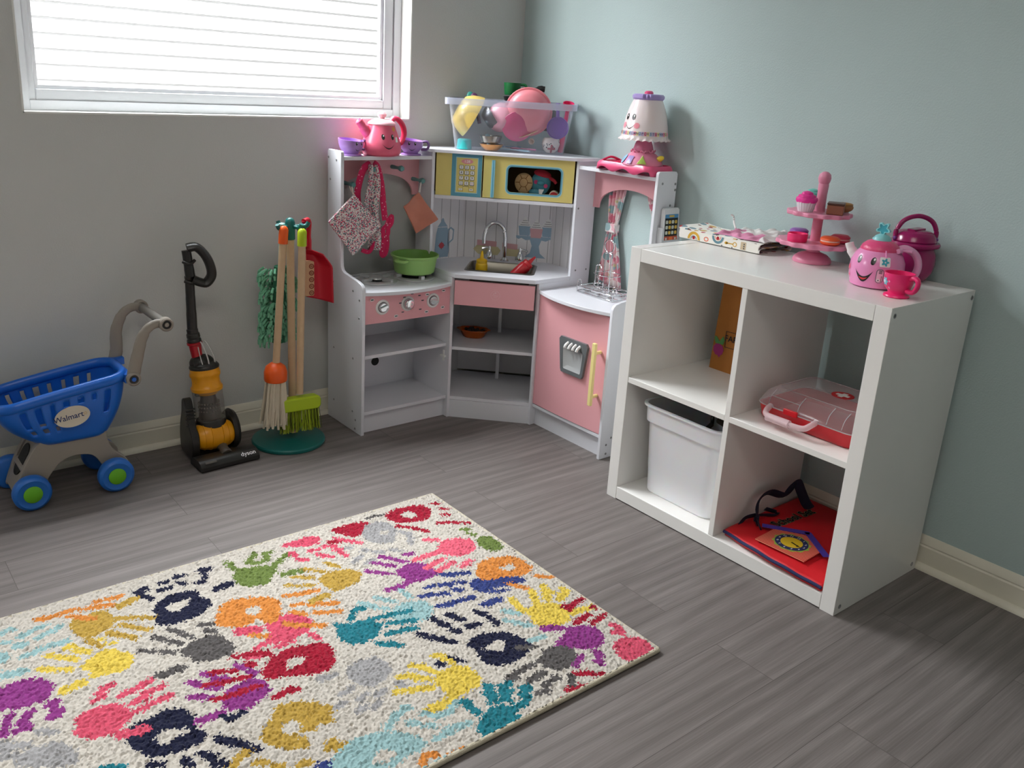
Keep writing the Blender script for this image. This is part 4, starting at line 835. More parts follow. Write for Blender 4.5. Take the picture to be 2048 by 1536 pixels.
for x,z in ((-.413,.751),(-.046,.752),(-.056,.022),(-.407,.019)):
    sp_('screw',G().lathe([(0,.0),(.0058,0),(.0058,.0008),(.0035,.0006),(.003,-.0005),(0,-.0005)],16,0,frame((1,0,0),(0,0,1),(0,-1,0),(x,Y0,z))),M_scr)
ZT=HS
# folded printed cloth
t=thing('folded_cloth','folded white cloth printed with rainbows and spoons on the shelf top','cloth',(-.097,-1.135,ZT))
M_prn=fabric('printed_cotton',(236,232,224),[((206,160,70),22,.26),((110,140,150),19,.24),((176,40,48),30,.24),((96,70,56),36,.20),((236,232,224),25,.2)],1.0,2)
M_cw=mat('cotton_white',(238,234,226),rough=.9)
def foldcloth(x0,x1,ya,yb,z0,h,seed,lift):
    # cross-section of a fold, rounded at the front edge, swept along y
    def fn(u,v):
        y=ya+(yb-ya)*u; an=v*2*PI
        cxx=math.copysign(abs(math.cos(an))**.25,math.cos(an)); szz=math.copysign(abs(math.sin(an))**.45,math.sin(an))
        l=lift*max(0,(u-.80)/.20)**1.5
        w_=(x1-x0)/2*(1+.03*math.sin(u*7+seed)); hh=h/2*(1-.25*max(0,(u-.85)/.15))
        return ((x0+x1)/2+w_*cxx,y,z0+hh+hh*szz+l+.0015*math.sin(9*u+4*v+seed)*(szz>0))
    return G().grid(fn,44,28)
part('lower_fold',foldcloth(-.172,-.020,-1.285,-.995,0+ZT,.014,1,.012),M_prn,t,world=True); 
part('upper_fold',foldcloth(-.170,-.024,-1.282,-.990,.0135+ZT,.016,3,.010),M_prn,t,world=True)
Mf=frame((0,-1,0),(0,0,1),(-1,0,0),(-.1715,-1.135,ZT))
g=G()
M_must=mat('print_mustard',(214,166,62),rough=.9); M_tealp=mat('print_slate_blue',(104,140,152),rough=.9); M_redp=mat('print_dark_red',(172,34,44),rough=.9)
def arcband(cx,cz,r0_,r1_,a0_,a1_,m,z):
    n=16; g.add([(cx+r*math.cos(math.radians(a0_+(a1_-a0_)*i/n)),cz+r*math.sin(math.radians(a0_+(a1_-a0_)*i/n)),z) for i in range(n+1) for r in (r0_,r1_)],[(2*i,2*i+1,2*i+3,2*i+2) for i in range(n)],m,Mf)
g.flat(rrect(-.138,.146,.002,.028,.004),.0028,0,Mf)
arcband(-.082,.004,.015,.023,0,180,1,.0034); arcband(-.082,.004,.009,.011,0,180,2,.0034); g.flat(circ(14,.005,cx=-.082,cy=.009),.0034,3,Mf)
arcband(.005,.027,.014,.021,180,360,2,.0034); arcband(.005,.027,.009,.011,180,360,4,.0034); g.flat(circ(14,.005,cx=.005,cy=.022),.0034,3,Mf)
g.flat(circ(14,.009,.007,-.036,.012),.0032,4,Mf); g.flat(circ(14,.0055,.004,-.036,.012),.0034,0,Mf)
g.flat(rrect(.035,.060,.0125,.0155,.001),.0034,1,Mf); g.flat(circ(14,.006,.004,.036,.014),.0034,1,Mf); g.ring(circ(14,.007,cx=.066,cy=.014),circ(14,.0048,cx=.066,cy=.014),.0030,.0034,1,Mf)
g.flat(rrect(.086,.104,.004,.026,.002),.0034,5,Mf)
for k in range(3): g.flat(circ(10,.0022,cx=.098,cy=.008+k*.006),.0037,6,Mf)
for y in (.022,.058): g.flat(circ(8,.002,cx=y,cy=.004),.0037,6,Mf)
part('front_print',g,[M_cw,M_must,M_tealp,M_redp,mat('print_coral',(226,130,104),rough=.9),mat('print_beige',(206,186,156),rough=.9),M_ink],t,world=True)
t=thing('muslin_cloth','crumpled white and pink muslin cloth lying on the folded printed cloth','cloth',(-.085,-1.19,ZT+.031))
def mus(u,v):
    x=-.155+.145*v; y=-1.285+.17*u
    h=.006+.020*v*(1-.2*u)*(.6+.4*math.sin(u*5+1))+.004*math.sin(u*23)*math.sin(v*17)+.003*math.sin(u*41+v*30)
    e=min(u,1-u,v,1-v); return (x+.006*math.sin(u*11),y+.006*math.sin(v*9),ZT+.031+max(h,0)*min(e*9,1))
part('gauze',G().grid(mus,60,50,mf=lambda i,j:1 if (j<16 and i>8) or (i>46 and j<30) else 0),[mat('muslin_white',(230,226,224),rough=.95),mat('muslin_pink',(224,150,182),rough=.95)],t,world=True)
part('corner_tie',G().tube([(-.075,-1.125,ZT+.042),(-.06,-1.105,ZT+.056),(-.058,-1.10,ZT+.072),(-.062,-1.092,ZT+.078)],.003,8,k=4),mat('muslin_white',(230,226,224)),t,world=True)
# cake stand
M_cs=mat('stand_pink',(226,142,170),rough=.35); 
CX,CY=-.112,-1.410
t=thing('cake_stand','pink two-tier toy cake stand with scalloped plates on the shelf top','cake stand',(CX,CY,ZT))
part('base',G().lathe([(0,0),(.050,0),(.051,.004),(.048,.012),(.038,.021),(.024,.026),(.018,.028),(.0165,.034),(.0165,.048)],40),M_cs,t)
part('lower_plate',G().prism(flower(14,.0975,.0035,0,0,112),.046,.058),M_cs,t,bevel=.0025,smooth=50)
part('upper_plate',G().prism(flower(13,.0815,.0035,0,0,104),.126,.137),M_cs,t,bevel=.0025,smooth=50)
part('post',G().lathe([(0,.058),(.0135,.058),(.013,.126)],24).lathe([(0,.137),(.0135,.137),(.0125,.18),(.0135,.207),(.0125,.210),(.0145,.214),(.0165,.224),(.0145,.234),(.008,.240),(0,.242)],24),M_cs,t)
def dirv(ang,r): return (CX+r*math.cos(math.radians(ang)),CY+r*math.sin(math.radians(ang)))
# camera-right is (.776,-.631); towards the camera is (-.86,-.52)
def onst(rt,fd_): return (CX+.776*rt-.631*fd_,CY-.631*rt-.776*fd_)
def cupcake(label,x,y,ic):
    t=thing('toy_cupcake',label,'toy cupcake',(x,y,ZT+.1372))
    part('case',G().lathe([(0,0),(.0185,0),(.025,.026),(.023,.026),(0,.022)],60,fn=lambda r,z,an,j:(r*(1+.035*math.cos(20*an)) if r>.01 else r,z)),mat('case_white',(234,224,232),rough=.6),t)
    part('icing',G().lathe([(0,.022),(.0255,.024),(.0275,.030),(.0255,.037),(.022,.038),(.021,.043),(.015,.045),(.0135,.050),(.006,.053),(0,.054)],40,fn=lambda r,z,an,j:(r*(1+.04*math.cos(6*an+z*160)),z)),mat('icing'+str(ic),ic,rough=.4),t)
x,y=onst(-.046,.022); cupcake('toy cupcake with hot pink icing in a white case on the upper tier',x,y,(232,46,150))
x,y=onst(-.008,-.048); cupcake('toy cupcake with mint green icing behind the upper tier post',x,y,(110,200,186))
x,y=onst(.024,.048); t=thing('toy_brownie','square chocolate brown toy cake block at the front of the upper tier','toy cake',(x,y,ZT+.1372),28)
part('block',G().box(-.024,.024,-.021,.021,0,.025).box(-.025,.025,-.022,.022,.025,.030,1),[mat('choc_brown',(140,84,62),rough=.5),mat('choc_dark',(84,50,40),rough=.4)],t,bevel=.003)
x,y=onst(.058,.006); t=thing('toy_eclair','oblong tan toy eclair lying on the right of the upper tier','toy cake',(x,y,ZT+.1372),-28)
part('pastry',G().ell(.030,.017,.0135,0,T(0,0,.0135)),mat('pastry_tan',(150,104,60),rough=.6,var=.1,vscale=50),t); part('glaze',G().ell(.0285,.0155,.006,0,T(0,0,.0215)),mat('glaze_gold',(168,120,58),rough=.4),t)
def macaron(label,rt,fd_,c1,c2):
    x,y=onst(rt,fd_); t=thing('toy_macaron',label,'toy macaron',(x,y,ZT+.0582),group='toy macarons on the lower tier')
    pr=[(0,0),(.019,.0),(.0245,.004),(.0255,.0085),(.024,.009)]
    m=mat('macaron'+str(c1),c1,rough=.4)
    part('shell',G().lathe(pr,32),m,t); part('shell',G().lathe([(.024,.0125),(.0255,.013),(.0245,.0175),(.019,.0215),(0,.0225)],32),m,t); part('filling',G().lathe([(0,.0085),(.0238,.0085),(.0242,.0108),(.0238,.013),(0,.013)],32),mat('filling'+str(c2),c2,rough=.5),t)
macaron('orange toy macaron at the front of the lower tier',.018,.062,(240,100,50),(240,206,190))
macaron('red toy macaron at the right of the lower tier',.060,.020,(196,58,84),(232,170,170))
macaron('purple toy macaron at the back left of the lower tier',-.026,-.058,(150,100,180),(120,60,110))
x,y=onst(-.058,.030); t=thing('toy_tart','hot pink round open toy tart case at the left of the lower tier','toy cake',(x,y,ZT+.0582))
g=G(); g.open=True; g.lathe([(0,0),(.024,0),(.0255,.003),(.0265,.020),(.025,.022),(.022,.020),(.020,.012),(0,.010)],32); part('case',g,mat('tart_pink',(238,40,112),rough=.35),t)
# cauldron
M_cal=mat('cauldron_magenta',(150,26,92),rough=.2); M_cald=mat('cauldron_purple_bead',(110,50,130),rough=.3)
t=thing('toy_cauldron','glossy dark magenta toy cauldron with arched handle behind the pink teapot','toy pot',(-.074,-1.660,ZT)); t.scale=(.94,.94,.94)
part('body',G().lathe([(0,0),(.038,0),(.046,.005),(.057,.025),(.061,.048),(.058,.072),(.051,.088),(.050,.092)],44),M_cal,t)
part('rim',G().lathe([(.048,.088),(.058,.089),(.064,.093),(.065,.098),(.062,.103),(.050,.104)],44),M_cal,t)
part('lid',G().lathe([(.052,.103),(.054,.106),(.050,.118),(.044,.127),(.036,.131),(.018,.134),(0,.135)],44).prism(rrect(-.030,.030,-.012,.012,.006),.128,.137),M_cal,t,bevel=.001)
an=math.degrees(math.atan2(-.631,.776))
part('handle',G().tube([(-.052,0,.108),(-.053,0,.130),(-.036,0,.158),(0,0,.170),(.036,0,.158),(.053,0,.130),(.052,0,.108)],.0062,12,0,R(an),k=6),M_cal,t)
for s_ in (-1,1): part('handle_pin',G().ell(.005,.006,.006,0,R(an)@T(.055*s_,-.004,.110),12,8),M_cald,t)
for s_ in (-1,1): part('side_stud',G().ell(.004,.006,.006,0,R(an)@T(.061*s_,-.004,.055),12,8),M_cald,t)
# talking teapot on the shelf
M_t2=mat('teapot2_pink',(240,150,200),rough=.22); M_t2l=mat('teapot2_lid',(228,76,128),rough=.35,bump=.4,bscale=160); M_t2t=mat('teapot2_teal',(72,178,196),rough=.3); M_t2h=mat('teapot2_handle',(238,166,206),rough=.3)
TX,TY=-.236,-1.660
t=thing('toy_teapot','round pink toy teapot with teal flower knob beside the hot pink cup','toy teapot',(TX,TY,ZT))
p2=[(0,0),(.050,0),(.056,.003),(.057,.010),(.0605,.022),(.0625,.040),(.0605,.060),(.054,.076),(.046,.086),(.043,.089)]
CA2=math.atan2(-2.715-TY,-2.269-TX)
g=G().lathe(p2,48); face(g,p2,CA2-.46,.052,1.35,1,2,3,1.15)
g.wrap(rrect(-.012,.012,-.011,.011,.003),p2,CA2+.28,.067,.0012,2); g.wrap(flower(5,.0072,.0022),p2,CA2+.28,.067,.0018,4); g.wrap(circ(10,.002),p2,CA2+.28,.067,.0026,2,rings=1)
g.wrap(rrect(-.0085,.0085,-.017,.017,.008),p2,CA2+.15,.034,.0012,6); g.wrap(rrect(-.0070,.0070,-.0155,.0155,.0065),p2,CA2+.15,.034,.0018,5)
for k in range(3): g.wrap(rrect(-.003,.0045,.007+k*.003-.0005,.008+k*.003,.0003,1),p2,CA2+.15,.034,.0024,1,rings=1); 
for k in range(4): g.wrap(circ(8,.0011,cx=.004,cy=-.001-k*.0035),p2,CA2+.15,.034,.0024,1,rings=1)
g.wrap(circ(14,.004,cx=-.002,cy=-.010),p2,CA2+.15,.034,.0024,2,rings=1); g.wrap(circ(10,.0018,cx=-.002,cy=-.010),p2,CA2+.15,.034,.0030,6,rings=1)
g.wrap(flower(5,.006,.002,-.0,.0),p2,CA2-1.28,.042,.001,7); g.wrap(circ(10,.004),p2,CA2-1.24,.024,.001,7)
part('body',g,[M_t2,M_b,M_w,M_tong,M_t2t,mat('speaker_pale',(238,196,220),rough=.4),mat('speaker_grey',(112,108,120),rough=.5),M_tp],t)
part('lid',G().lathe([(.0445,.087),(.045,.090),(.041,.098),(.032,.106),(.020,.111),(0,.112)],36),M_t2l,t)
g=G().lathe([(.0215,.108),(.021,.114),(.015,.121),(.007,.125),(0,.126)],28); part('knob_base',g,mat('teapot2_pale_teal',(140,206,210),rough=.35),t)
g=G(); Mk=T(0,0,.137)@R(math.degrees(CA2)-20)@R(90,'Y'); g.ring(flower(5,.0135,.0035,0,0,60),flower(5,.0105,.003,0,0,60),-.005,.005,0,Mk).prism(flower(5,.0105,.003,0,0,60),-.004,.003,1,Mk); part('flower_knob',g,[mat('teapot2_teal_rim',(150,226,232),rough=.3),M_t2t],t)
part('handle',G().tube([(.038,0,.090),(.056,0,.095),(.078,0,.084),(.089,0,.062),(.087,0,.038),(.072,0,.016),(.056,0,.010)],.0085,14,0,R(math.degrees(CA2)+98),k=7,flat=1.6,up=(0,1,0)),M_t2h,t)
part('hinge',G().cyl(.006,-.012,.012,0,R(math.degrees(CA2)+70)@T(.046,0,.091)@R(90,'X'),16).box(-.0,.03,-.006,.006,.090,.095,0,R(math.degrees(CA2)+80)@T(.042,0,0)),M_t2h,t,bevel=.001)
part('spout',G().tube([(.040,0,.056),(.058,0,.070),(.068,0,.084),(.072,0,.094)],[.014,.012,.010,.010],14,0,R(math.degrees(CA2)-100),k=4),mat('spout_white',(232,224,224),rough=.3),t)
part('tag_string',G().tube([(.047,0,.092),(.052,0,.084),(.058,0,.078)],.0018,8,0,R(math.degrees(CA2)+17),k=3),M_t2,t)
# hot pink cup
UX,UY=-.302,-1.752; CA3=math.atan2(-2.715-UY,-2.269-UX)
t=thing('toy_cup','hot pink toy cup with pale blue flower at the shelf top corner','toy cup',(UX,UY,ZT)); t.scale=(.93,.93,.95)
M_hc=mat('cup_hot_pink',(238,44,116),rough=.28,sss=.08)
p3=[(0,0),(.030,0),(.031,.002),(.0295,.005),(.021,.009),(.022,.014),(.030,.022),(.0345,.036),(.036,.058)]
g=G(); g.open=True; g.lathe(p3+[(.034,.058),(.0325,.036),(.027,.022),(0,.016)],40)
g.wrap(flower(6,.009,.0018),p3,CA3-1.05,.037,.0008,1); g.wrap(circ(12,.004),p3,CA3-1.05,.037,.0016,2,rings=2)
for du,dv,r_ in ((-.002,.018,.0022),(.015,.002,.0026),(.012,-.014,.003)): g.wrap(circ(10,r_,cx=du,cy=dv),p3,CA3-1.05,.037,.001,3,rings=1)
part('body',g,[M_hc,mat('cup_flower_blue',(130,196,216),rough=.35),mat('cup_flower_white',(220,236,242),rough=.35),mat('cup_dot_pink',(246,150,186),rough=.35)],t)
part('handle',G().tube([(.033,0,.050),(.048,0,.053),(.056,0,.045),(.054,0,.030),(.044,0,.019),(.028,0,.019)],.0058,12,0,R(math.degrees(CA3)+50),k=5,flat=1.25,up=(0,1,0)),M_hc,t)
# paper bag in the upper left compartment
t=thing('paper_bag','brown paper bag with painted radish picture in the upper left compartment of the shelf','paper bag',(-.095,-1.225,.391))
M_pap=mat('kraft_paper',(176,112,48),rough=.85,var=.05,vscale=20,bump=.2,bscale=80)
y0_,y1_,x0_,x1_=-1.300,-1.138,-.133,-.060
g=G(); V=[];n=28
top=lambda u:(.272+ (.008 if int(u*28)%2 else 0))
P=dens([(x0_,y1_),(x0_,y0_),(x1_,y0_),(x1_,y1_)],.008); n=len(P); cxx,cyy=(x0_+x1_)/2,(y0_+y1_)/2
for i,p in enumerate(P): V+=[(p[0],p[1],.391),(cxx+(p[0]-cxx)*.97,cyy+(p[1]-cyy)*.97-.004,.52),(cxx+(p[0]-cxx)*.90,cyy+(p[1]-cyy)*.93-.006,.391+.268+(.006 if i%2 else 0))]
g.add(V,[(i*3+k,((i+1)%n)*3+k,((i+1)%n)*3+k+1,i*3+k+1) for i in range(n) for k in (0,1)]+[tuple(i*3 for i in range(n))])
part('bag',g,M_pap,t,world=True,recalc=False,smooth=20)
Mb=frame((0,-1,0),(0,0,1),(-1,0,0),(x0_-.0012,-1.168,.455))@R(2)
g=G().prism(flower(9,.0185,.0008,-.004,.0),0,.0006,0,Mb).prism([(-.006,-.016),(.006,-.016),(.001,-.024)],0,.0006,0,Mb).prism([(-.016,.018),(.012,.018),(.016,.032),(.010,.044),(.003,.034),(-.002,.026),(-.012,.038),(-.020,.040),(-.021,.030)],0,.0006,1,Mb)
g.ring([(.018,.012),(.075,.012),(.075,.062),(.018,.062)],[(.0195,.0135),(.0735,.0135),(.0735,.0605),(.0195,.0605)],0,.0006,2,Mb).text('FARM',.026,2,Mb@T(.0485,.040,.0007))
part('painted_radish',g,[mat('paint_magenta',(160,44,112),rough=.7),mat('paint_green',(88,150,84),rough=.7),M_b],t,world=True)
# white bin
M_bin=mat('bin_white',(238,238,242),rough=.4,sss=.35); 
t=thing('plastic_bin','white plastic storage bin in the lower left compartment of the shelf','bin',(-.254,-1.256,tk+.003))
bx=lambda sx,sy,r:rrect(-sx,sx,-sy,sy,r,6)
part('tub',loft([(bx(.116,.118,.030),0),(bx(.120,.122,.032),.006),(bx(.123,.126,.034),.075),(bx(.1235,.1265,.034),.077),(bx(.131,.134,.036),.224),(bx(.1375,.1405,.036),.226),(bx(.1395,.1425,.036),.272),(bx(.146,.149,.038),.273),(bx(.146,.149,.038),.279),(bx(.137,.140,.034),.279),(bx(.130,.134,.034),.24),(bx(.114,.117,.03),.004)],cap1=True),M_bin,t,recalc=True,smooth=30)
def mini(name,label,cat,loc,g,m,**k):
    o=part(name,g,m,loc=loc,**k); return tag(o,label,cat)
mini('toy_handcuff','black ring-shaped toy handle sticking up inside the white bin','toy tool',(-.262,-1.270,.292),G().tube([(.018*math.cos(q),0,.018*math.sin(q)) for q in [2*PI*i/24 for i in range(24)]],.0055,10,0,R(35),closed=True,up=(0,1,0)).tube([(-.018,.0,-.01),(-.04,.02,-.03),(-.06,.03,-.04)],.007,10,0,R(35),k=3),M_blk)
mini('toy_block','dark red toy piece lying in the white bin right of the black ring','toy piece',(-.245,-1.340,.270),G().ell(.028,.014,.010,0,R(30)),mat('piece_red',(150,40,30),rough=.5))
mini('toy_tool','black toy tool lying crosswise deep in the white bin','toy tool',(-.255,-1.325,.252),G().tube([(-.05,-.02,0),(0,.0,.006),(.06,.03,0)],.009,10,k=4,flat=.7),M_blk)
mini('toy_tool','dark wood toy stick at the back of the white bin','toy tool',(-.16,-1.27,.245),G().tube([(-.03,-.06,0),(.0,.05,.004)],.010,10,k=4),mat('stick_dark',(70,54,40),rough=.6))
# first-aid case in the upper right compartment
M_frd=mat('case_red',(206,20,36),rough=.22,trans=.15); M_fcl=clearmat('case_clear_lid',(240,226,228),.16,.1); M_fch=clearmat('case_clear_handle',(250,220,224),.50,.15); M_fcr=clearmat('case_clear_rib',(244,232,234),.22,.1)
t=thing('first_aid_case','clear-lidded red toy first aid case with cross badge in the upper right compartment','toy case',(-.245,-1.612,.3912),-90)
# local x -> -y world ; local y -> +x world (away from viewer)
c_=lambda hx,y0q,y1q,r:rrect(-hx,hx,y0q,y1q,r,6)
part('base',loft([(c_(.132,-.108,.104,.03),0),(c_(.139,-.116,.110,.034),.008),(c_(.143,-.120,.113,.036),.026),(c_(.145,-.123,.115,.036),.040),(c_(.140,-.118,.110,.034),.040),(c_(.132,-.108,.104,.03),.006)],cap1=True),M_frd,t,smooth=45)
part('lid',loft([(c_(.145,-.123,.115,.036),.0405),(c_(.143,-.120,.113,.036),.052),(c_(.136,-.108,.108,.036),.070),(c_(.122,-.088,.098,.03),.081),(c_(.112,-.078,.090,.026),.083)],cap0=False,cap1=True),M_fcl,t,smooth=50)
g=G()
for x in (-.103,-.02,.062,.103): g.tube([(x,-.1215,.046),(x,-.1125,.068),(x,-.090,.0825)],.0011,8,k=4)
g.tube([(-.103,-.1125,.068),(-.02,-.1125,.068)],.0010,6).tube([(p[0],p[1],.0835) for p in c_(.112,-.078,.090,.026)],.0008,6,closed=True).tube([(p[0],p[1],.042) for p in c_(.1455,-.1235,.1155,.036)],.0014,6,closed=True)
part('lid_ribs',g,M_fcr,t)
g=G().prism(circ(36,.027,.025,.020,.012),.0835,.0842).ring(circ(36,.0285,.0265,.020,.012),circ(36,.0270,.025,.020,.012),.0835,.0844,0)
Mx=T(.020,.012,.0843)@R(0); g.prism([(-.006,-.017),(.006,-.017),(.006,-.006),(.017,-.006),(.017,.006),(.006,.006),(.006,.017),(-.006,.017),(-.006,.006),(-.017,.006),(-.017,-.006),(-.006,-.006)],0,.0005,1,Mx)
part('cross_badge',g,[mat('badge_red',(200,22,34),rough=.35),M_wp],t)
part('handle',G().tube([(-.098,-.117,.042),(-.096,-.134,.038),(-.088,-.150,.030),(-.060,-.156,.027),(-.01,-.157,.026),(.022,-.153,.028),(.032,-.138,.036),(.034,-.118,.042)],.0075,12,k=5).cyl(.0105,-.035,.03,0,T(-.045,-.1565,.0265)@R(90,'Y'),16),M_fch,t)
part('latch',G().box(-.055,-.016,-.129,-.122,.036,.052),mat('latch_red',(216,20,34),rough=.3),t,bevel=.002)
# red school bag and clock card
M_rb=mat('bag_red',(206,18,30),rough=.6,bump=.3,bscale=500); M_nv=mat('piping_navy',(28,36,84),rough=.7); M_nvd=mat('strap_navy',(22,26,50),rough=.8)
t=thing('school_set_bag','flat red fabric bag lettered School Set in the lower right compartment','bag',(-.22,-1.61,tk+.003))
def bagz(x,y):
    u=(x+.422)/.40; v=(y+1.458)/-.31
    return .041+.022+.008*math.sin(v*3.0)*(1-u)-.006*max(0,.12-u)/.12+.002*math.sin(v*21)*max(0,.5-u)
def bg(u,v):
    y=-1.455-.314*v
    x0q=-.398-.030*math.sin(min(v*1.15,1)*PI*.62); x=x0q+(-.030-x0q)*u
    if v<.14: x=x0q+(-.03-x0q)*u
    return (x,y,bagz(x,y))
g=G().grid(bg,40,40); part('body',g,M_rb,t,world=True,solid=.016,soff=-1)
edge=[bg(0,v/24) for v in range(25)]; part('piping',G().tube([(p[0]-.002,p[1],p[2]-.004) for p in edge],.0045,8),M_nv,t,world=True)
M_bt=[mat('bag_text_black',(22,20,20),rough=.6),mat('bag_text_cream',(220,206,170),rough=.6)]
g=G(); Mt=T(-.186,-1.528,bagz(-.19,-1.522)+.0025)@R(-3)
for dx,dy in ((-.0022,0),(.0022,0),(0,.0022),(0,-.0022),(.0016,.0016),(-.0016,.0016),(.0016,-.0016),(-.0016,-.0016)): g.text('School Set',.040,1,Mt@T(dx,dy,0))
g.text('School Set',.040,0,Mt@T(0,0,.0008)); g.prism(star(5,.012,.005,-.098,-.004),0,.0008,1,Mt); g.prism(circ(10,.004,cx=-.098,cy=-.004),.0008,.0012,0,Mt)
part('lettering',g,M_bt,t,world=True)
def strap(pts,w_=.014): return part('strap',G().tube(pts,w_,8,k=6,flat=.18,up=(.3,.8,.5)),M_nvd,t,world=True)
strap([(-.325,-1.520,.066),(-.300,-1.485,.085),(-.270,-1.466,.118),(-.22,-1.462,.128),(-.165,-1.475,.110),(-.150,-1.490,.142),(-.135,-1.492,.150),(-.120,-1.500,.120),(-.105,-1.512,.085),(-.090,-1.520,.066)])
strap([(-.315,-1.500,.068),(-.295,-1.478,.080),(-.255,-1.478,.074),(-.215,-1.492,.068),(-.20,-1.480,.068),(-.23,-1.464,.08)],.008)
strap([(-.345,-1.460,.05),(-.32,-1.462,.075),(-.285,-1.470,.078)],.012)
t=thing('clock_card','house-shaped clock card with yellow dial and purple roof lying on the red bag','toy clock',(-.325,-1.615,bagz(-.325,-1.615)+.002),-90+3)
# local +y = +x world (roof up), local x = -y world
M_cc=bpy.data.materials.new('card_stripes'); M_cc.use_nodes=True; nt=M_cc.node_tree; b=nt.nodes['Principled BSDF']; b.inputs['Roughness'].default_value=.5
tc=nt.nodes.new('ShaderNodeTexCoord'); wv_=nt.nodes.new('ShaderNodeTexWave'); wv_.bands_direction='Y'; wv_.inputs['Scale'].default_value=48; rp=nt.nodes.new('ShaderNodeValToRGB'); rp.color_ramp.interpolation='CONSTANT'; rp.color_ramp.elements[0].color=rgb(206,50,46); rp.color_ramp.elements[1].position=.72; rp.color_ramp.elements[1].color=rgb(226,150,120)
nt.links.new(tc.outputs['Object'],wv_.inputs['Vector']); nt.links.new(wv_.outputs['Fac'],rp.inputs['Fac']); nt.links.new(rp.outputs['Color'],b.inputs['Base Color'])
part('wall',G().prism([(-.068,-.068),(.074,-.068),(.074,.020),(.004,.062),(-.068,.022)],.004,.0065),M_cc,t)
M_pu=mat('roof_purple',(72,52,150),rough=.5)
g=G()
def strp(a,b_,w_): 
    d=Vector((b_[0]-a[0],b_[1]-a[1],0)).normalized(); n_=Vector((-d.y,d.x,0))*w_
    g.prism([(a[0]-n_.x,a[1]-n_.y),(b_[0]-n_.x,b_[1]-n_.y),(b_[0]+n_.x,b_[1]+n_.y),(a[0]+n_.x,a[1]+n_.y)],.0066,.0085)
strp((-.098,.012),(.006,.078),.009); strp((0,.078),(.098,.0),.009); part('roof_strip',g,M_pu,t)
g=G().prism(flower(12,.047,.003,.003,-.008),.0066,.0072,0).prism(circ(40,.0425,cx=.003,cy=-.008),.0072,.0076,1).prism(circ(40,.0285,cx=.003,cy=-.008),.0076,.008,2)
for k in range(12):
    an=PI/2-(k+1)*PI/6; g.text(str(k+1),.0105,3,T(.003+.0355*math.cos(an),-.008+.0355*math.sin(an),.0079))
g.prism([(.002,-.010),(.026,-.016),(.027,-.013),(.003,-.006)],.008,.0088,4).prism(star(3,.006,.002,.025,-.0145),.0081,.009,4)
part('dial',g,[mat('dial_green',(150,176,66),rough=.5),M_nv,mat('dial_yellow',(226,190,44),rough=.5),M_wp,M_b],t)
# ---------------- shopping cart ----------------
M_cb=mat('cart_blue',(22,104,206),rough=.32); M_cg=mat('cart_grey',(150,142,132),rough=.4); M_wb=mat('wheel_blue',(38,110,200),rough=.4); M_wg=mat('hub_green',(110,190,40),rough=.45)
yn,yf=-.255,-.085; ym=(yn+yf)/2
t=thing('toy_cart','blue toy shopping cart with grey handle and frame by the grey wall','shopping cart',(-1.75,ym,0))
def cpart(name,g,m,par=None,**k): return part(name,g,m,par or t,world=True,**k)
# basket: rounded tapered tub with slots, lofted from (front x,back x,half depth,z) rings
def brect(x0,x1,hy,r,n=48):
    P=dens(rrect(x0,x1,ym-hy,ym+hy,r,6),.0035); return P
def rimz(x): 
    q=(x+1.93)/.335; return .294+.054*max(0,q)**.8
NU=168
def ringpts(x0,x1,hy,r):
    P=rrect(x0,x1,ym-hy,ym+hy,r,8); L=[0]
    for i in range(len(P)): L.append(L[-1]+math.dist(P[i],P[(i+1)%len(P)]))
    o=[]
    for k in range(NU):
        d=L[-1]*k/NU; i=max(j for j in range(len(P)) if L[j]<=d+1e-9); f=(d-L[i])/max(L[i+1]-L[i],1e-9); a,b=P[i],P[(i+1)%len(P)]
        o.append((a[0]+(b[0]-a[0])*f,a[1]+(b[1]-a[1])*f))
    return o
top=ringpts(-1.925,-1.595,.087,.05); bot=ringpts(-1.842,-1.640,.068,.05)
gv=lambda v:1-(1-v)**2.0
NV=16
def bk(u,v):
    k=int(round(u*NU))%NU; a,b=bot[k],top[k]; x=a[0]+(b[0]-a[0])*gv(v); y=a[1]+(b[1]-a[1])*gv(v)
    zb=.178+.016*((b[0]+1.925)/.33)*0; return (x,y,zb+(rimz(b[0])-.012-zb)*v)
def slot(i,j):
    k=i%NU; x,y=top[k]
    onside=abs(abs(y-ym)-.087)<.004; onback=abs(x+1.595)<.004; onfront=abs(x+1.925)<.004
    if onside:
        q=(x+1.925)/.33; f=(q*9.0)%1
        if .12<q<.92 and .30<f<.68:
            if 7<=j<14: return not (y<ym and .40<q<.78 and j<12)
    if onside and y<ym:
        q=(x+1.925)/.33; f=(q*9.0)%1
        if .12<q<.42 and .30<f<.68 and 4<=j<6: return False
    if onback or onfront:
        f=((y-ym+.087)/.0348)%1
        if .25<f<.62 and (3<=j<7 or 8<=j<13): return False
    return True
def slotm(i,j):
    r=slot(i,j)
    k=i%NU; x,y=top[k]
    if abs(abs(y-ym)-.087)<.004:
        q=(x+1.925)/.33; f=(q*9.0)%1
        if .12<q<.92 and .30<f<.68 and 7<=j<14: return (y<ym and .40<q<.78 and j<12)
    return r
g=G().grid(bk,NU,NV,mask=slotm); g.add([(*bot[k],.178) for k in range(NU)]+[(-1.735+(bot[k][0]+1.735)*.94,ym+(bot[k][1]-ym)*.9,.170) for k in range(NU)],[(k,(k+1)%NU,NU+(k+1)%NU,NU+k) for k in range(NU)]+[tuple(NU+k for k in range(NU))])
bs=cpart('basket',g,M_cb,solid=.0045,smooth=50)
g=G().tube([(p[0],p[1],rimz(p[0])-.006) for p in top[::2]],.0115,10,closed=True,flat=1.3)
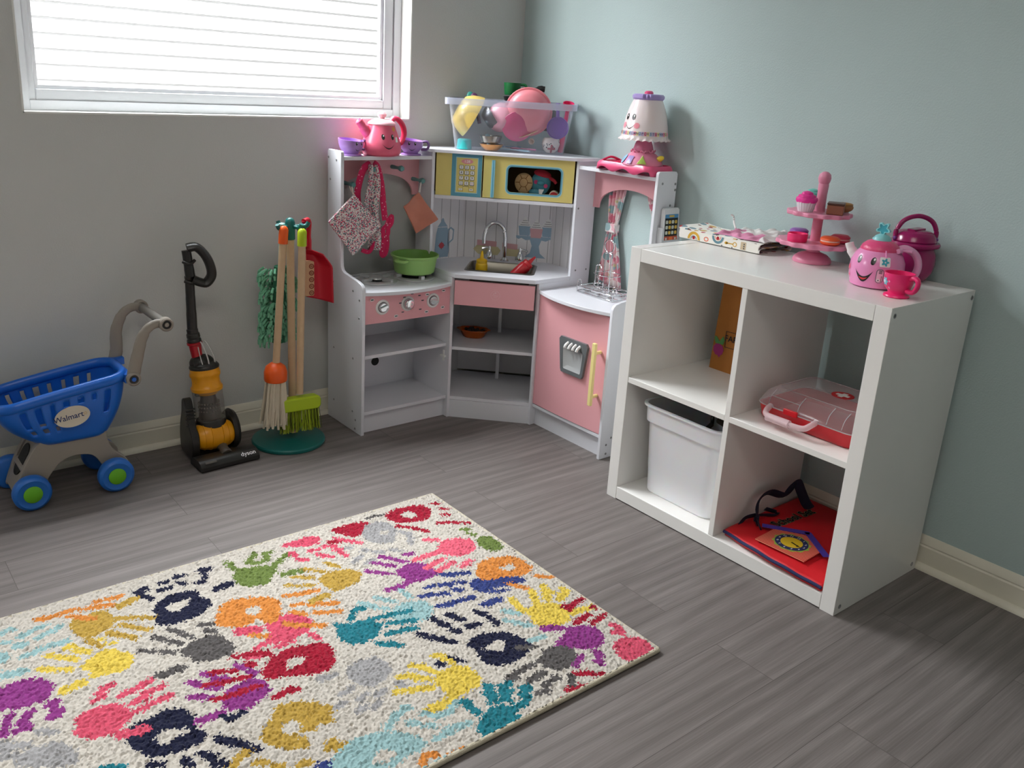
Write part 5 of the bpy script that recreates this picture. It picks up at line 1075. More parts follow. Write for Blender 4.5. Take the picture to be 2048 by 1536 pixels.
g.box(-1.600,-1.560,yn+.004,yn+.030,.318,.345).box(-1.600,-1.560,yf-.030,yf-.004,.330,.352).box(-1.598,-1.575,ym-.06,ym+.06,.322,.340)
cpart('rim',g,M_cb,bevel=.002)
def sidepoint(x,z): # near wall of the basket
    v=(z-.178)/(rimz(x)-.19); return ym-(.068+.019*gv(v))-.0045
g=G(); sx,sz=-1.747,.252
Mst=frame((1,0,.045),(0,-.18,1),(0,-1,-.0),(sx,sidepoint(sx,sz)-.002,sz)); 
Mst=T(sx,sidepoint(sx,sz)-.0055,sz)@R(90-9.5,'X')@R(7,'Z')
g.prism(circ(40,.046,.0285),0,.0012,0,Mst); g.text('Walmart',.0215,1,Mst@T(-.010,0,.0016))
for k in range(6):
    an=k*PI/3+.5; g.prism([( .034+.0045*math.cos(an)+.0012*math.cos(an+1.57),.0045*math.sin(an)+.0012*math.sin(an+1.57)),(.034+.0045*math.cos(an)-.0012*math.cos(an+1.57),.0045*math.sin(an)-.0012*math.sin(an+1.57)),(.034+.002*math.cos(an)-.0008*math.cos(an+1.57),.002*math.sin(an)-.0008*math.sin(an+1.57)),(.034+.002*math.cos(an)+.0008*math.cos(an+1.57),.002*math.sin(an)+.0008*math.sin(an+1.57))],.0012,.0016,2,Mst)
part('oval_sticker',g,[mat('sticker_cream',(214,204,186),rough=.5),mat('sticker_navy',(30,50,96),rough=.5),mat('spark_gold',(206,176,120),rough=.5)],bs,world=True)
# frame: two arched side plates joined by a deck
def arch(y,w_,top_z):
    o=[(-1.905,.030),(-1.895,.062),(-1.868,.125),(-1.835,.172),(-1.80,.185),(-1.665,.180),(-1.655,.160),(-1.640,.118),(-1.610,.088),(-1.600,.066),(-1.612,.045),(-1.640,.038),(-1.665,.062),(-1.690,.105),(-1.715,.118),(-1.750,.120),(-1.785,.105),(-1.815,.068),(-1.830,.036),(-1.865,.022)]
    P=[(p.x,p.y) for p in smooth_path([(a,b,0) for a,b in o+[o[0]]],4)][:-1]
    return G().prism(P,0,w_,0,frame((1,0,0),(0,0,1),(0,-1,0),(0,y,0)))
cpart('side_frame',arch(yn+.045,.018,0),M_cg,bevel=.004); cpart('side_frame',arch(yf-.022,.018,0),M_cg,bevel=.004)
g=G().box(-1.80,-1.665,yn+.045,yf-.040,.150,.182); 
g.tube([(-1.868,yn+.03,.10),(-1.868,yf-.03,.10)],.012,10).tube([(-1.630,yn+.03,.075),(-1.630,yf-.03,.075)],.010,10)
V=[(-1.80,.182),(-1.835,.172),(-1.895,.062),(-1.905,.04),(-1.885,.04),(-1.86,.07),(-1.79,.15)]; g.prism(V,yn+.040,yf-.04,0,frame((1,0,0),(0,0,1),(0,1,0),(0,0,0)))
cpart('deck',g,M_cg,bevel=.003)
cpart('front_opening',G().prism(rrect(-.030,.030,-.046,.046,.028),0,.0015,0,frame((0,-1,0),(.479,0,.878),(-.878,0,.479),(-1.8665,ym,.1175))),M_dk)
for x,y in ((-1.865,yn-.002),(-1.645,yn-.002),(-1.885,yf+.002),(-1.645,yf+.002)):
    s_=-1 if y<ym else 1
    Mw=frame((1,0,0),(0,0,1),(0,s_,0),(x,y-s_*.018,.050))
    wl=cpart('wheel',G().lathe([(0,0),(.040,0),(.047,.004),(.0495,.010),(.0495,.026),(.047,.032),(.040,.036),(.033,.033),(0,.032)],40,0,Mw),M_wb)
    part('hub',G().lathe([(0,.031),(.024,.032),(.024,.035),(.022,.0365),(0,.037)],28,0,Mw),M_wg,wl,world=True)
def arm(y,pts): return G().tube([(x,y,z) for x,z in pts],[.019,.018,.017,.016,.014,.013,.0125],12,k=6,flat=.55,up=(0,1,0))
an_=[(-1.580,.318),(-1.570,.360),(-1.556,.410),(-1.546,.442),(-1.530,.468),(-1.505,.481),(-1.478,.478)]
cpart('handle_arm',arm(yn+.006,an_),M_cg); cpart('handle_arm',arm(yf-.006,[(x-.004+(-.012 if z>.4 else 0),z+.014) for x,z in an_]),M_cg)
cpart('handle_bar',G().tube([(-1.478,yn-.004,.478),(-1.494,yf+.004,.492)],.0125,16),mat('cart_grip',(126,122,116),rough=.5))
for c in ((-1.478,yn-.001,.478),(-1.578,yn-.001,.330),(-1.494,yf+.001,.492)):
    Mq=frame((1,0,0),(0,0,1),(0,-1,0),c); cpart('pivot_cap',G().lathe([(0,-.012),(.020,-.012),(.020,.006),(.0165,.009),(.0135,.0085),(.0125,.004),(.011,.004)],28,0,Mq).lathe([(.0125,.0042),(.007,.0044),(0,.0045)],20,1,Mq).lathe([(0,.0045),(.0065,.0045),(.006,.008),(0,.009)],16,2 if c[2]<.4 else 0,Mq),[M_cg,M_blk,M_cb])
# ---------------- toy vacuum ----------------
M_vd=mat('vacuum_dark',(38,36,33),rough=.35); M_vg=mat('vacuum_grey',(84,78,70),rough=.4); M_vy=mat('vacuum_yellow',(236,160,20),rough=.32); M_vr=mat('vacuum_red',(176,16,30),rough=.35); M_vt=clearmat('vacuum_clear_bin',(180,172,160),.14,.08)
VX,VY=-1.318,-.148
t=thing('toy_vacuum','upright grey and yellow toy vacuum cleaner leaning at the grey wall','toy vacuum',(VX,VY,0))
def vp(name,g,m,par=None,**k): return part(name,g,m,par or t,**k)
LN=T(0,0,.09)@R(-2.5,'Y')@R(-6,'X')   # canister tilt
vp('cyclone_base',G().lathe([(0,0),(.040,0),(.046,.006),(.0465,.024),(.044,.032),(0,.034)],40,0,LN),M_vd)
vp('clear_bin',G().lathe([(.0465,.030),(.0465,.128)],40,0,LN),M_vt,recalc=False)
g=G().lathe([(0,.032),(.034,.032),(.036,.040),(.030,.080),(.024,.100),(.022,.128)],32,0,LN)
for k in range(22):
    a_=2*PI*k/22
    for z in (.06,.072,.084): g.ell(.003,.003,.003,1,LN@T(.0315*math.cos(a_+z*30),.0315*math.sin(a_+z*30),z),8,5)
vp('cyclone_core',g,[M_vd,mat('bead_grey',(120,112,106),rough=.4)])
vp('yellow_collar',G().lathe([(.030,.112),(.036,.118),(.048,.126),(.049,.136),(.0445,.142),(.0425,.156),(.0435,.170),(.0475,.176),(.0475,.183),(.045,.188),(.0445,.198),(0,.2)],48,0,LN,fn=lambda r,z,an,j:(r*(1+(.035*math.cos(8*an) if .154<z<.184 else 0)),z)),M_vy)
vp('top_cap',G().lathe([(.0445,.196),(.046,.200),(.045,.205),(.041,.210),(.028,.217),(0,.222)],36,0,LN).ell(.038,.034,.026,0,LN@T(-.004,.006,.214)),M_vd)
Mt_=LN@T(-.014,.010,.222)@R(-3,'Y')
vp('red_section',G().lathe([(.015,-.030),(.016,.0),(.0165,.012),(.019,.05),(.023,.052),(.0235,.058),(.019,.060),(.0165,.090),(0,.09)],24,0,Mt_),M_vr)
q0=Mt_@Vector((0,0,.095)); q1=Mt_@Vector((0,0,.12))
vp('clear_hood',G().tube([(.030,-.018,.200),(.026,-.022,.235),(.012,-.022,.272),(.004,-.018,.285)],.0022,8,0,LN,k=5).tube([(.005,-.034,.200),(.004,-.030,.232),(-.004,-.024,.272),(-.008,-.018,.285)],.0022,8,0,LN,k=5).tube([(-.012,-.03,.205),(-.016,-.026,.232),(-.018,-.02,.27)],.0016,8,0,LN,k=5),clearmat('vacuum_hood',(226,224,220),.55,.1))
g=G().lathe([(.0205,.058),(.022,.062),(.0215,.068),(.018,.072),(.0205,.074),(.020,.086),(.017,.089),(.0175,.10),(.0155,.102)],24,0,Mt_); g.tube([tuple(q0),tuple(q0.lerp(Vector((-.032,.048,.575)),.4)),tuple(q0.lerp(Vector((-.032,.048,.575)),.7)),(-.0318,.048,.56),(-.032,.048,.575)],[.0155,.0145,.014,.014,.015],14,0,None,k=5); 
g.box(-.045,-.026,.000,.016,.20,.31)
vp('wand',g,M_vd,bevel=.001)
hd=vp('handle',G().tube([(-.032,.040,.575),(-.035,.044,.62),(-.038,.048,.655)],[.015,.014,.014],14,k=4).tube([(-.036,.046,.662),(-.010,.040,.664),(.012,.030,.640),(.024,.022,.608),(.026,.020,.578),(.010,.022,.556),(-.008,.028,.558),(-.024,.036,.566)],.0138,12,k=6,flat=1.5,up=(0,1,0)),M_vd)
part('cable_clip',G().tube([(-.052,.040,.622),(-.044,.03,.618),(-.030,.03,.618),(-.018,.034,.626)],.005,10,k=3),M_vd,hd)
part('cable_clip',G().tube([(-.05,.040,.562),(-.036,.030,.558),(-.010,.028,.555)],.005,10,k=3),M_vd,hd)
vp('yellow_ball',G().lathe([(0,-.056),(.034,-.056),(.041,-.045),(.0455,-.022),(.0465,0),(.0455,.022),(.041,.045),(.034,.056),(0,.056)],40,0,T(.0,-.012,.070)@R(90,'Y')).lathe([(.0462,-.019),(.0475,-.0185),(.0475,-.0165),(.0462,-.016)],40,0,T(.0,-.012,.070)@R(90,'Y')).lathe([(.0462,.016),(.0475,.0165),(.0475,.0185),(.0462,.019)],40,0,T(.0,-.012,.070)@R(90,'Y')).lathe([(.043,.036),(.0445,.0365),(.0435,.0395),(.042,.04)],40,0,T(.0,-.012,.070)@R(90,'Y')).lathe([(.043,-.036),(.0445,-.0365),(.0435,-.0395),(.042,-.04)],40,0,T(.0,-.012,.070)@R(90,'Y')),M_vy)
g=G().prism([(p[0],p[1]) for p in smooth_path([(-.05,.01,0),(-.062,.045,0),(-.058,.085,0),(-.035,.115,0),(-.02,.165,0),(-.004,.195,0),(.018,.190,0),(.026,.150,0),(.045,.10,0),(.05,.05,0),(.035,.012,0),(-.05,.01,0)],4)][:-1],-.012,.012,0,T(-.070,.012,0)@R(90)@R(90,'X'))
for k in range(6): g.box(-.088,-.056,-.020,-.012,.112+k*.011,.117+k*.011,0)
vp('side_shell',g,M_vd,bevel=.005)
g=G().tube([(.060+.012*math.sin(q),.012-.060*math.cos(q)*.9,.078+.062*math.sin(q-1.57)*-1*0+.062*math.cos(q+PI)*0+.062*math.sin(q)) for q in [math.radians(a_) for a_ in range(-70,200,15)]],.011,12,k=3)
g=G().lathe([(.040,-.008),(.060,-.010),(.066,0),(.060,.010),(.040,.008)],40,0,T(.066,.010,.070)@R(90,'Y'))
vp('side_shell',g,M_vd)
vp('rear_body',G().ell(.062,.050,.055,0,T(-.005,.030,.058)).box(-.06,.055,-.01,.05,.004,.030),M_vd,bevel=.004)
vp('neck',G().tube([(.012,-.040,.040),(.012,-.062,.036),(.012,-.085,.026)],[.016,.015,.018],14,k=4),M_vg)
Mh_=T(.008,-.086,0)@R(3)
P=[(-.040,.004),(-.040,.016),(-.030,.028),(-.012,.034),(.020,.034),(.036,.026),(.042,.012),(.042,.004)]
g=G().prism(P,-.096,.096,0,Mh_@frame((0,1,0),(0,0,1),(1,0,0),(0,0,0)))
Mtx=Mh_@T(.060,-.0325,.0275)@R(34,'X'); g.text('dyson',.021,1,Mtx@T(0,0,.0012)); 
Mtx=Mh_@T(-.062,-.0325,.0275)@R(34,'X'); g.prism(rrect(-.018,.018,-.004,.004,.002),0,.0012,2,Mtx)
vp('floor_head',g,[M_vd,M_w,M_vg],bevel=.003)
# ---------------- cleaning set ----------------
M_wd=mat('wood_handle',(206,176,140),rough=.6,var=.05,vscale=40); M_st=mat('stand_teal',(18,104,100),rough=.35); M_or=mat('mop_orange',(238,92,22),rough=.35); M_lm=mat('broom_lime',(176,200,30),rough=.35)
BX,BY=-1.070,-.178
t=thing('broom_stand','round teal base stand with wooden pole and hooks for the cleaning set','tool stand',(BX,BY,0))
part('base',G().lathe([(0,0),(.118,0),(.1205,.003),(.1205,.010),(.117,.014),(.085,.017),(.060,.022),(.040,.026),(0,.028)],64),M_st,t)
part('pole',G().cyl(.0125,.024,.70,0,T(.018,.004,0),20),M_wd,t)
part('cap',G().lathe([(.0135,.680),(.0155,.682),(.0155,.735),(.012,.745),(.006,.749),(0,.750)],24,0,T(.018,.004,0)),M_st,t)
for an,ln in ((205,.060),(-65,.046),(-10,.060),(120,.045)):
    part('hook',G().tube([(0,0,.722),(ln*.5,0,.722),(ln*.85,0,.722),(ln,0,.734)],[.006,.006,.0075,.007],10,0,T(.018,.004,0)@R(an),k=4),M_st,t)
def stick(o,top_,bot_,capm,capcol_len=.055,r_=.0115):
    a,b=Vector(top_),Vector(bot_); d=(b-a).normalized()
    part('pole',G().tube([a+d*.04,b],r_,16),M_wd,o,world=True)
    part('cap',G().tube([a+d*.0,a+d*.004,a+d*.012,a+d*capcol_len],[.006,.011,.0145,.0145],18),capm,o,world=True)
# mop
t=thing('toy_mop','toy mop with white cotton strands and orange dome hanging on the stand','toy mop',(-1.125,-.205,.08))
stick(t,(-1.087,-.205,.730),(-1.122,-.205,.285),M_or)
part('dome',G().lathe([(.035,.232),(.037,.236),(.037,.262),(.031,.280),(.018,.290),(.012,.293),(0,.294)],36,0,T(-1.124,-.205,0)),M_or,t,world=True)
g=G(); rnd=random.Random(4)
for k in range(80):
    a_=rnd.random()*6.283; r_=.030*rnd.random()**.4; x,y=r_*math.cos(a_),r_*math.sin(a_)
    sx=x*1.45-.010+rnd.gauss(0,.004); sy=y*1.25+rnd.gauss(0,.004); ln=.145+rnd.random()*.02
    g.tube([(-1.124+x,-.205+y,.238),(-1.124+x*1.2-.004+rnd.gauss(0,.002),-.205+y*1.15+rnd.gauss(0,.002),.238-ln*.5),(-1.124+sx,-.205+sy,.238-ln)],[.0044,.0050,.0042],6,k=5)
o=part('mop_strands',g,mat('mop_cotton',(214,202,180),rough=.95,bump=.6,bscale=600),t,world=True); o['kind']='stuff'
# broom
t=thing('toy_broom','toy broom with lime green block and green bristles hanging at the front of the stand','toy broom',(-1.053,-.225,.05))
stick(t,(-1.034,-.222,.722),(-1.050,-.224,.180),M_lm)
P=rrect(-.069,.069,0,.046,.016,6); part('block',G().prism(P,-.017,.017,0,frame((1,-.08,0),(0,0,1),(0.08,-1,0),(-1.053,-.225,.124))),M_lm,t,world=True,bevel=.005)
g=G()
for k in range(260):
    u=rnd.random()*2-1; v=rnd.random()*2-1; fl=1.06
    x=-1.053+u*.064; y=-.225+v*.012-u*.005; g.tube([(x,y,.126),(x+u*.002+rnd.gauss(0,.0015),y+v*.004,.09),(x+u*.004+rnd.gauss(0,.003),y+v*.010,.052+rnd.random()*.006)],.0012,4,rnd.choice([0,0,1,2]))
o=part('bristles',g,[mat('bristle_lime',(170,190,40),rough=.6),mat('bristle_olive',(120,130,30),rough=.6),mat('bristle_dark',(76,84,26),rough=.6)],t,world=True); o['kind']='stuff'
# duster
t=thing('toy_duster','mint green shaggy toy duster hanging behind the mop on the stand','toy duster',(-1.065,-.105,.33))
part('core',G().tube([(-1.062,-.125,.585),(-1.066,-.115,.45),(-1.072,-.11,.33)],.022,12),mat('duster_core',(46,112,84),rough=.9),t,world=True)
part('pole',G().tube([(-1.068,-.15,.728),(-1.062,-.125,.585)],.009,12),mat('duster_handle_mint',(170,210,200),rough=.5),t,world=True)
g=G()
for k in range(230):
    z=.325+.245*rnd.random(); a_=rnd.random()*6.283; r_=.034+.013*rnd.random(); x=-1.070-.004*(z<.45)+r_*math.cos(a_)*1.25; y=-.113+r_*math.sin(a_)*.8
    dr=.018; g.tube([(x-.012*math.cos(a_),y-.012*math.sin(a_),z+.012),(x+.004*math.cos(a_),y,z),(x+.008*math.cos(a_),y-.002,z-.022)],[.004,.0048,.0036],6,k=3)
o=part('chenille_pile',g,mat('duster_mint',(124,194,158),rough=.9),t,world=True); o['kind']='stuff'
# hand brush
t=thing('hand_brush','small wooden hand brush with navy cap and brown ring print beside the dustpan','toy brush',(-1.000,-.165,.48))
stick(t,(-1.010,-.170,.728),(-1.004,-.165,.60),mat('cap_navy',(34,38,86),rough=.35),.05,.010)
g=G().prism(rrect(-.022,.022,0,.115,.006),-.008,.008,0,frame((1,-.1,0),(0,0,1),(.1,-1,0),(-.993,-.165,.490)))
Mbp=frame((1,-.1,0),(0,0,1),(.1,-1,0),(-.993,-.165,.490))
for k in range(5):
    g.ring(circ(18,.0085,cx=.013,cy=.010+k*.022),circ(18,.0055,cx=.013,cy=.010+k*.022),.008,.0088,1,Mbp); g.ring(circ(12,.0032,cx=.013,cy=.010+k*.022),circ(12,.0015,cx=.013,cy=.010+k*.022),.008,.0088,1,Mbp)
part('block',g,[mat('brush_tan',(204,160,124),rough=.7),mat('ring_brown',(132,62,40),rough=.7)],t,world=True)
# dustpan
t=thing('dustpan','red toy dustpan hanging by its handle on the right of the broom stand','dustpan',(-.960,-.150,.48))
M_dp=mat('dustpan_red',(196,16,44),rough=.35)
g=G().tube([(-1.002,-.168,.735),(-.985,-.160,.737),(-.978,-.155,.725),(-.979,-.154,.69),(-.979,-.152,.64)],[.007,.008,.0085,.008,.010],12,k=5,flat=1.3,up=(0,1,0)).tube([(-1.002,-.168,.735),(-.998,-.164,.70),(-.992,-.158,.65)],[.006,.006,.008],10,k=4)
part('handle',g,M_dp,t,world=True)
def dp(u,v):
    # v down, u across; a scoop with turned-up sides
    z=.645-.165*v-.012*u*v; w_=.018+.055*min(1,v*3.2)**.6
    x=-.988+ w_*u*1.05+.006*v; cup=.030*(max(0,u-.55)/.45)**1.6+.022*(max(0,.12-v)/.12)
    return (x,-.140-cup-.016*u,z-.008*u)
part('pan',G().grid(dp,24,24),M_dp,t,world=True,solid=.004)
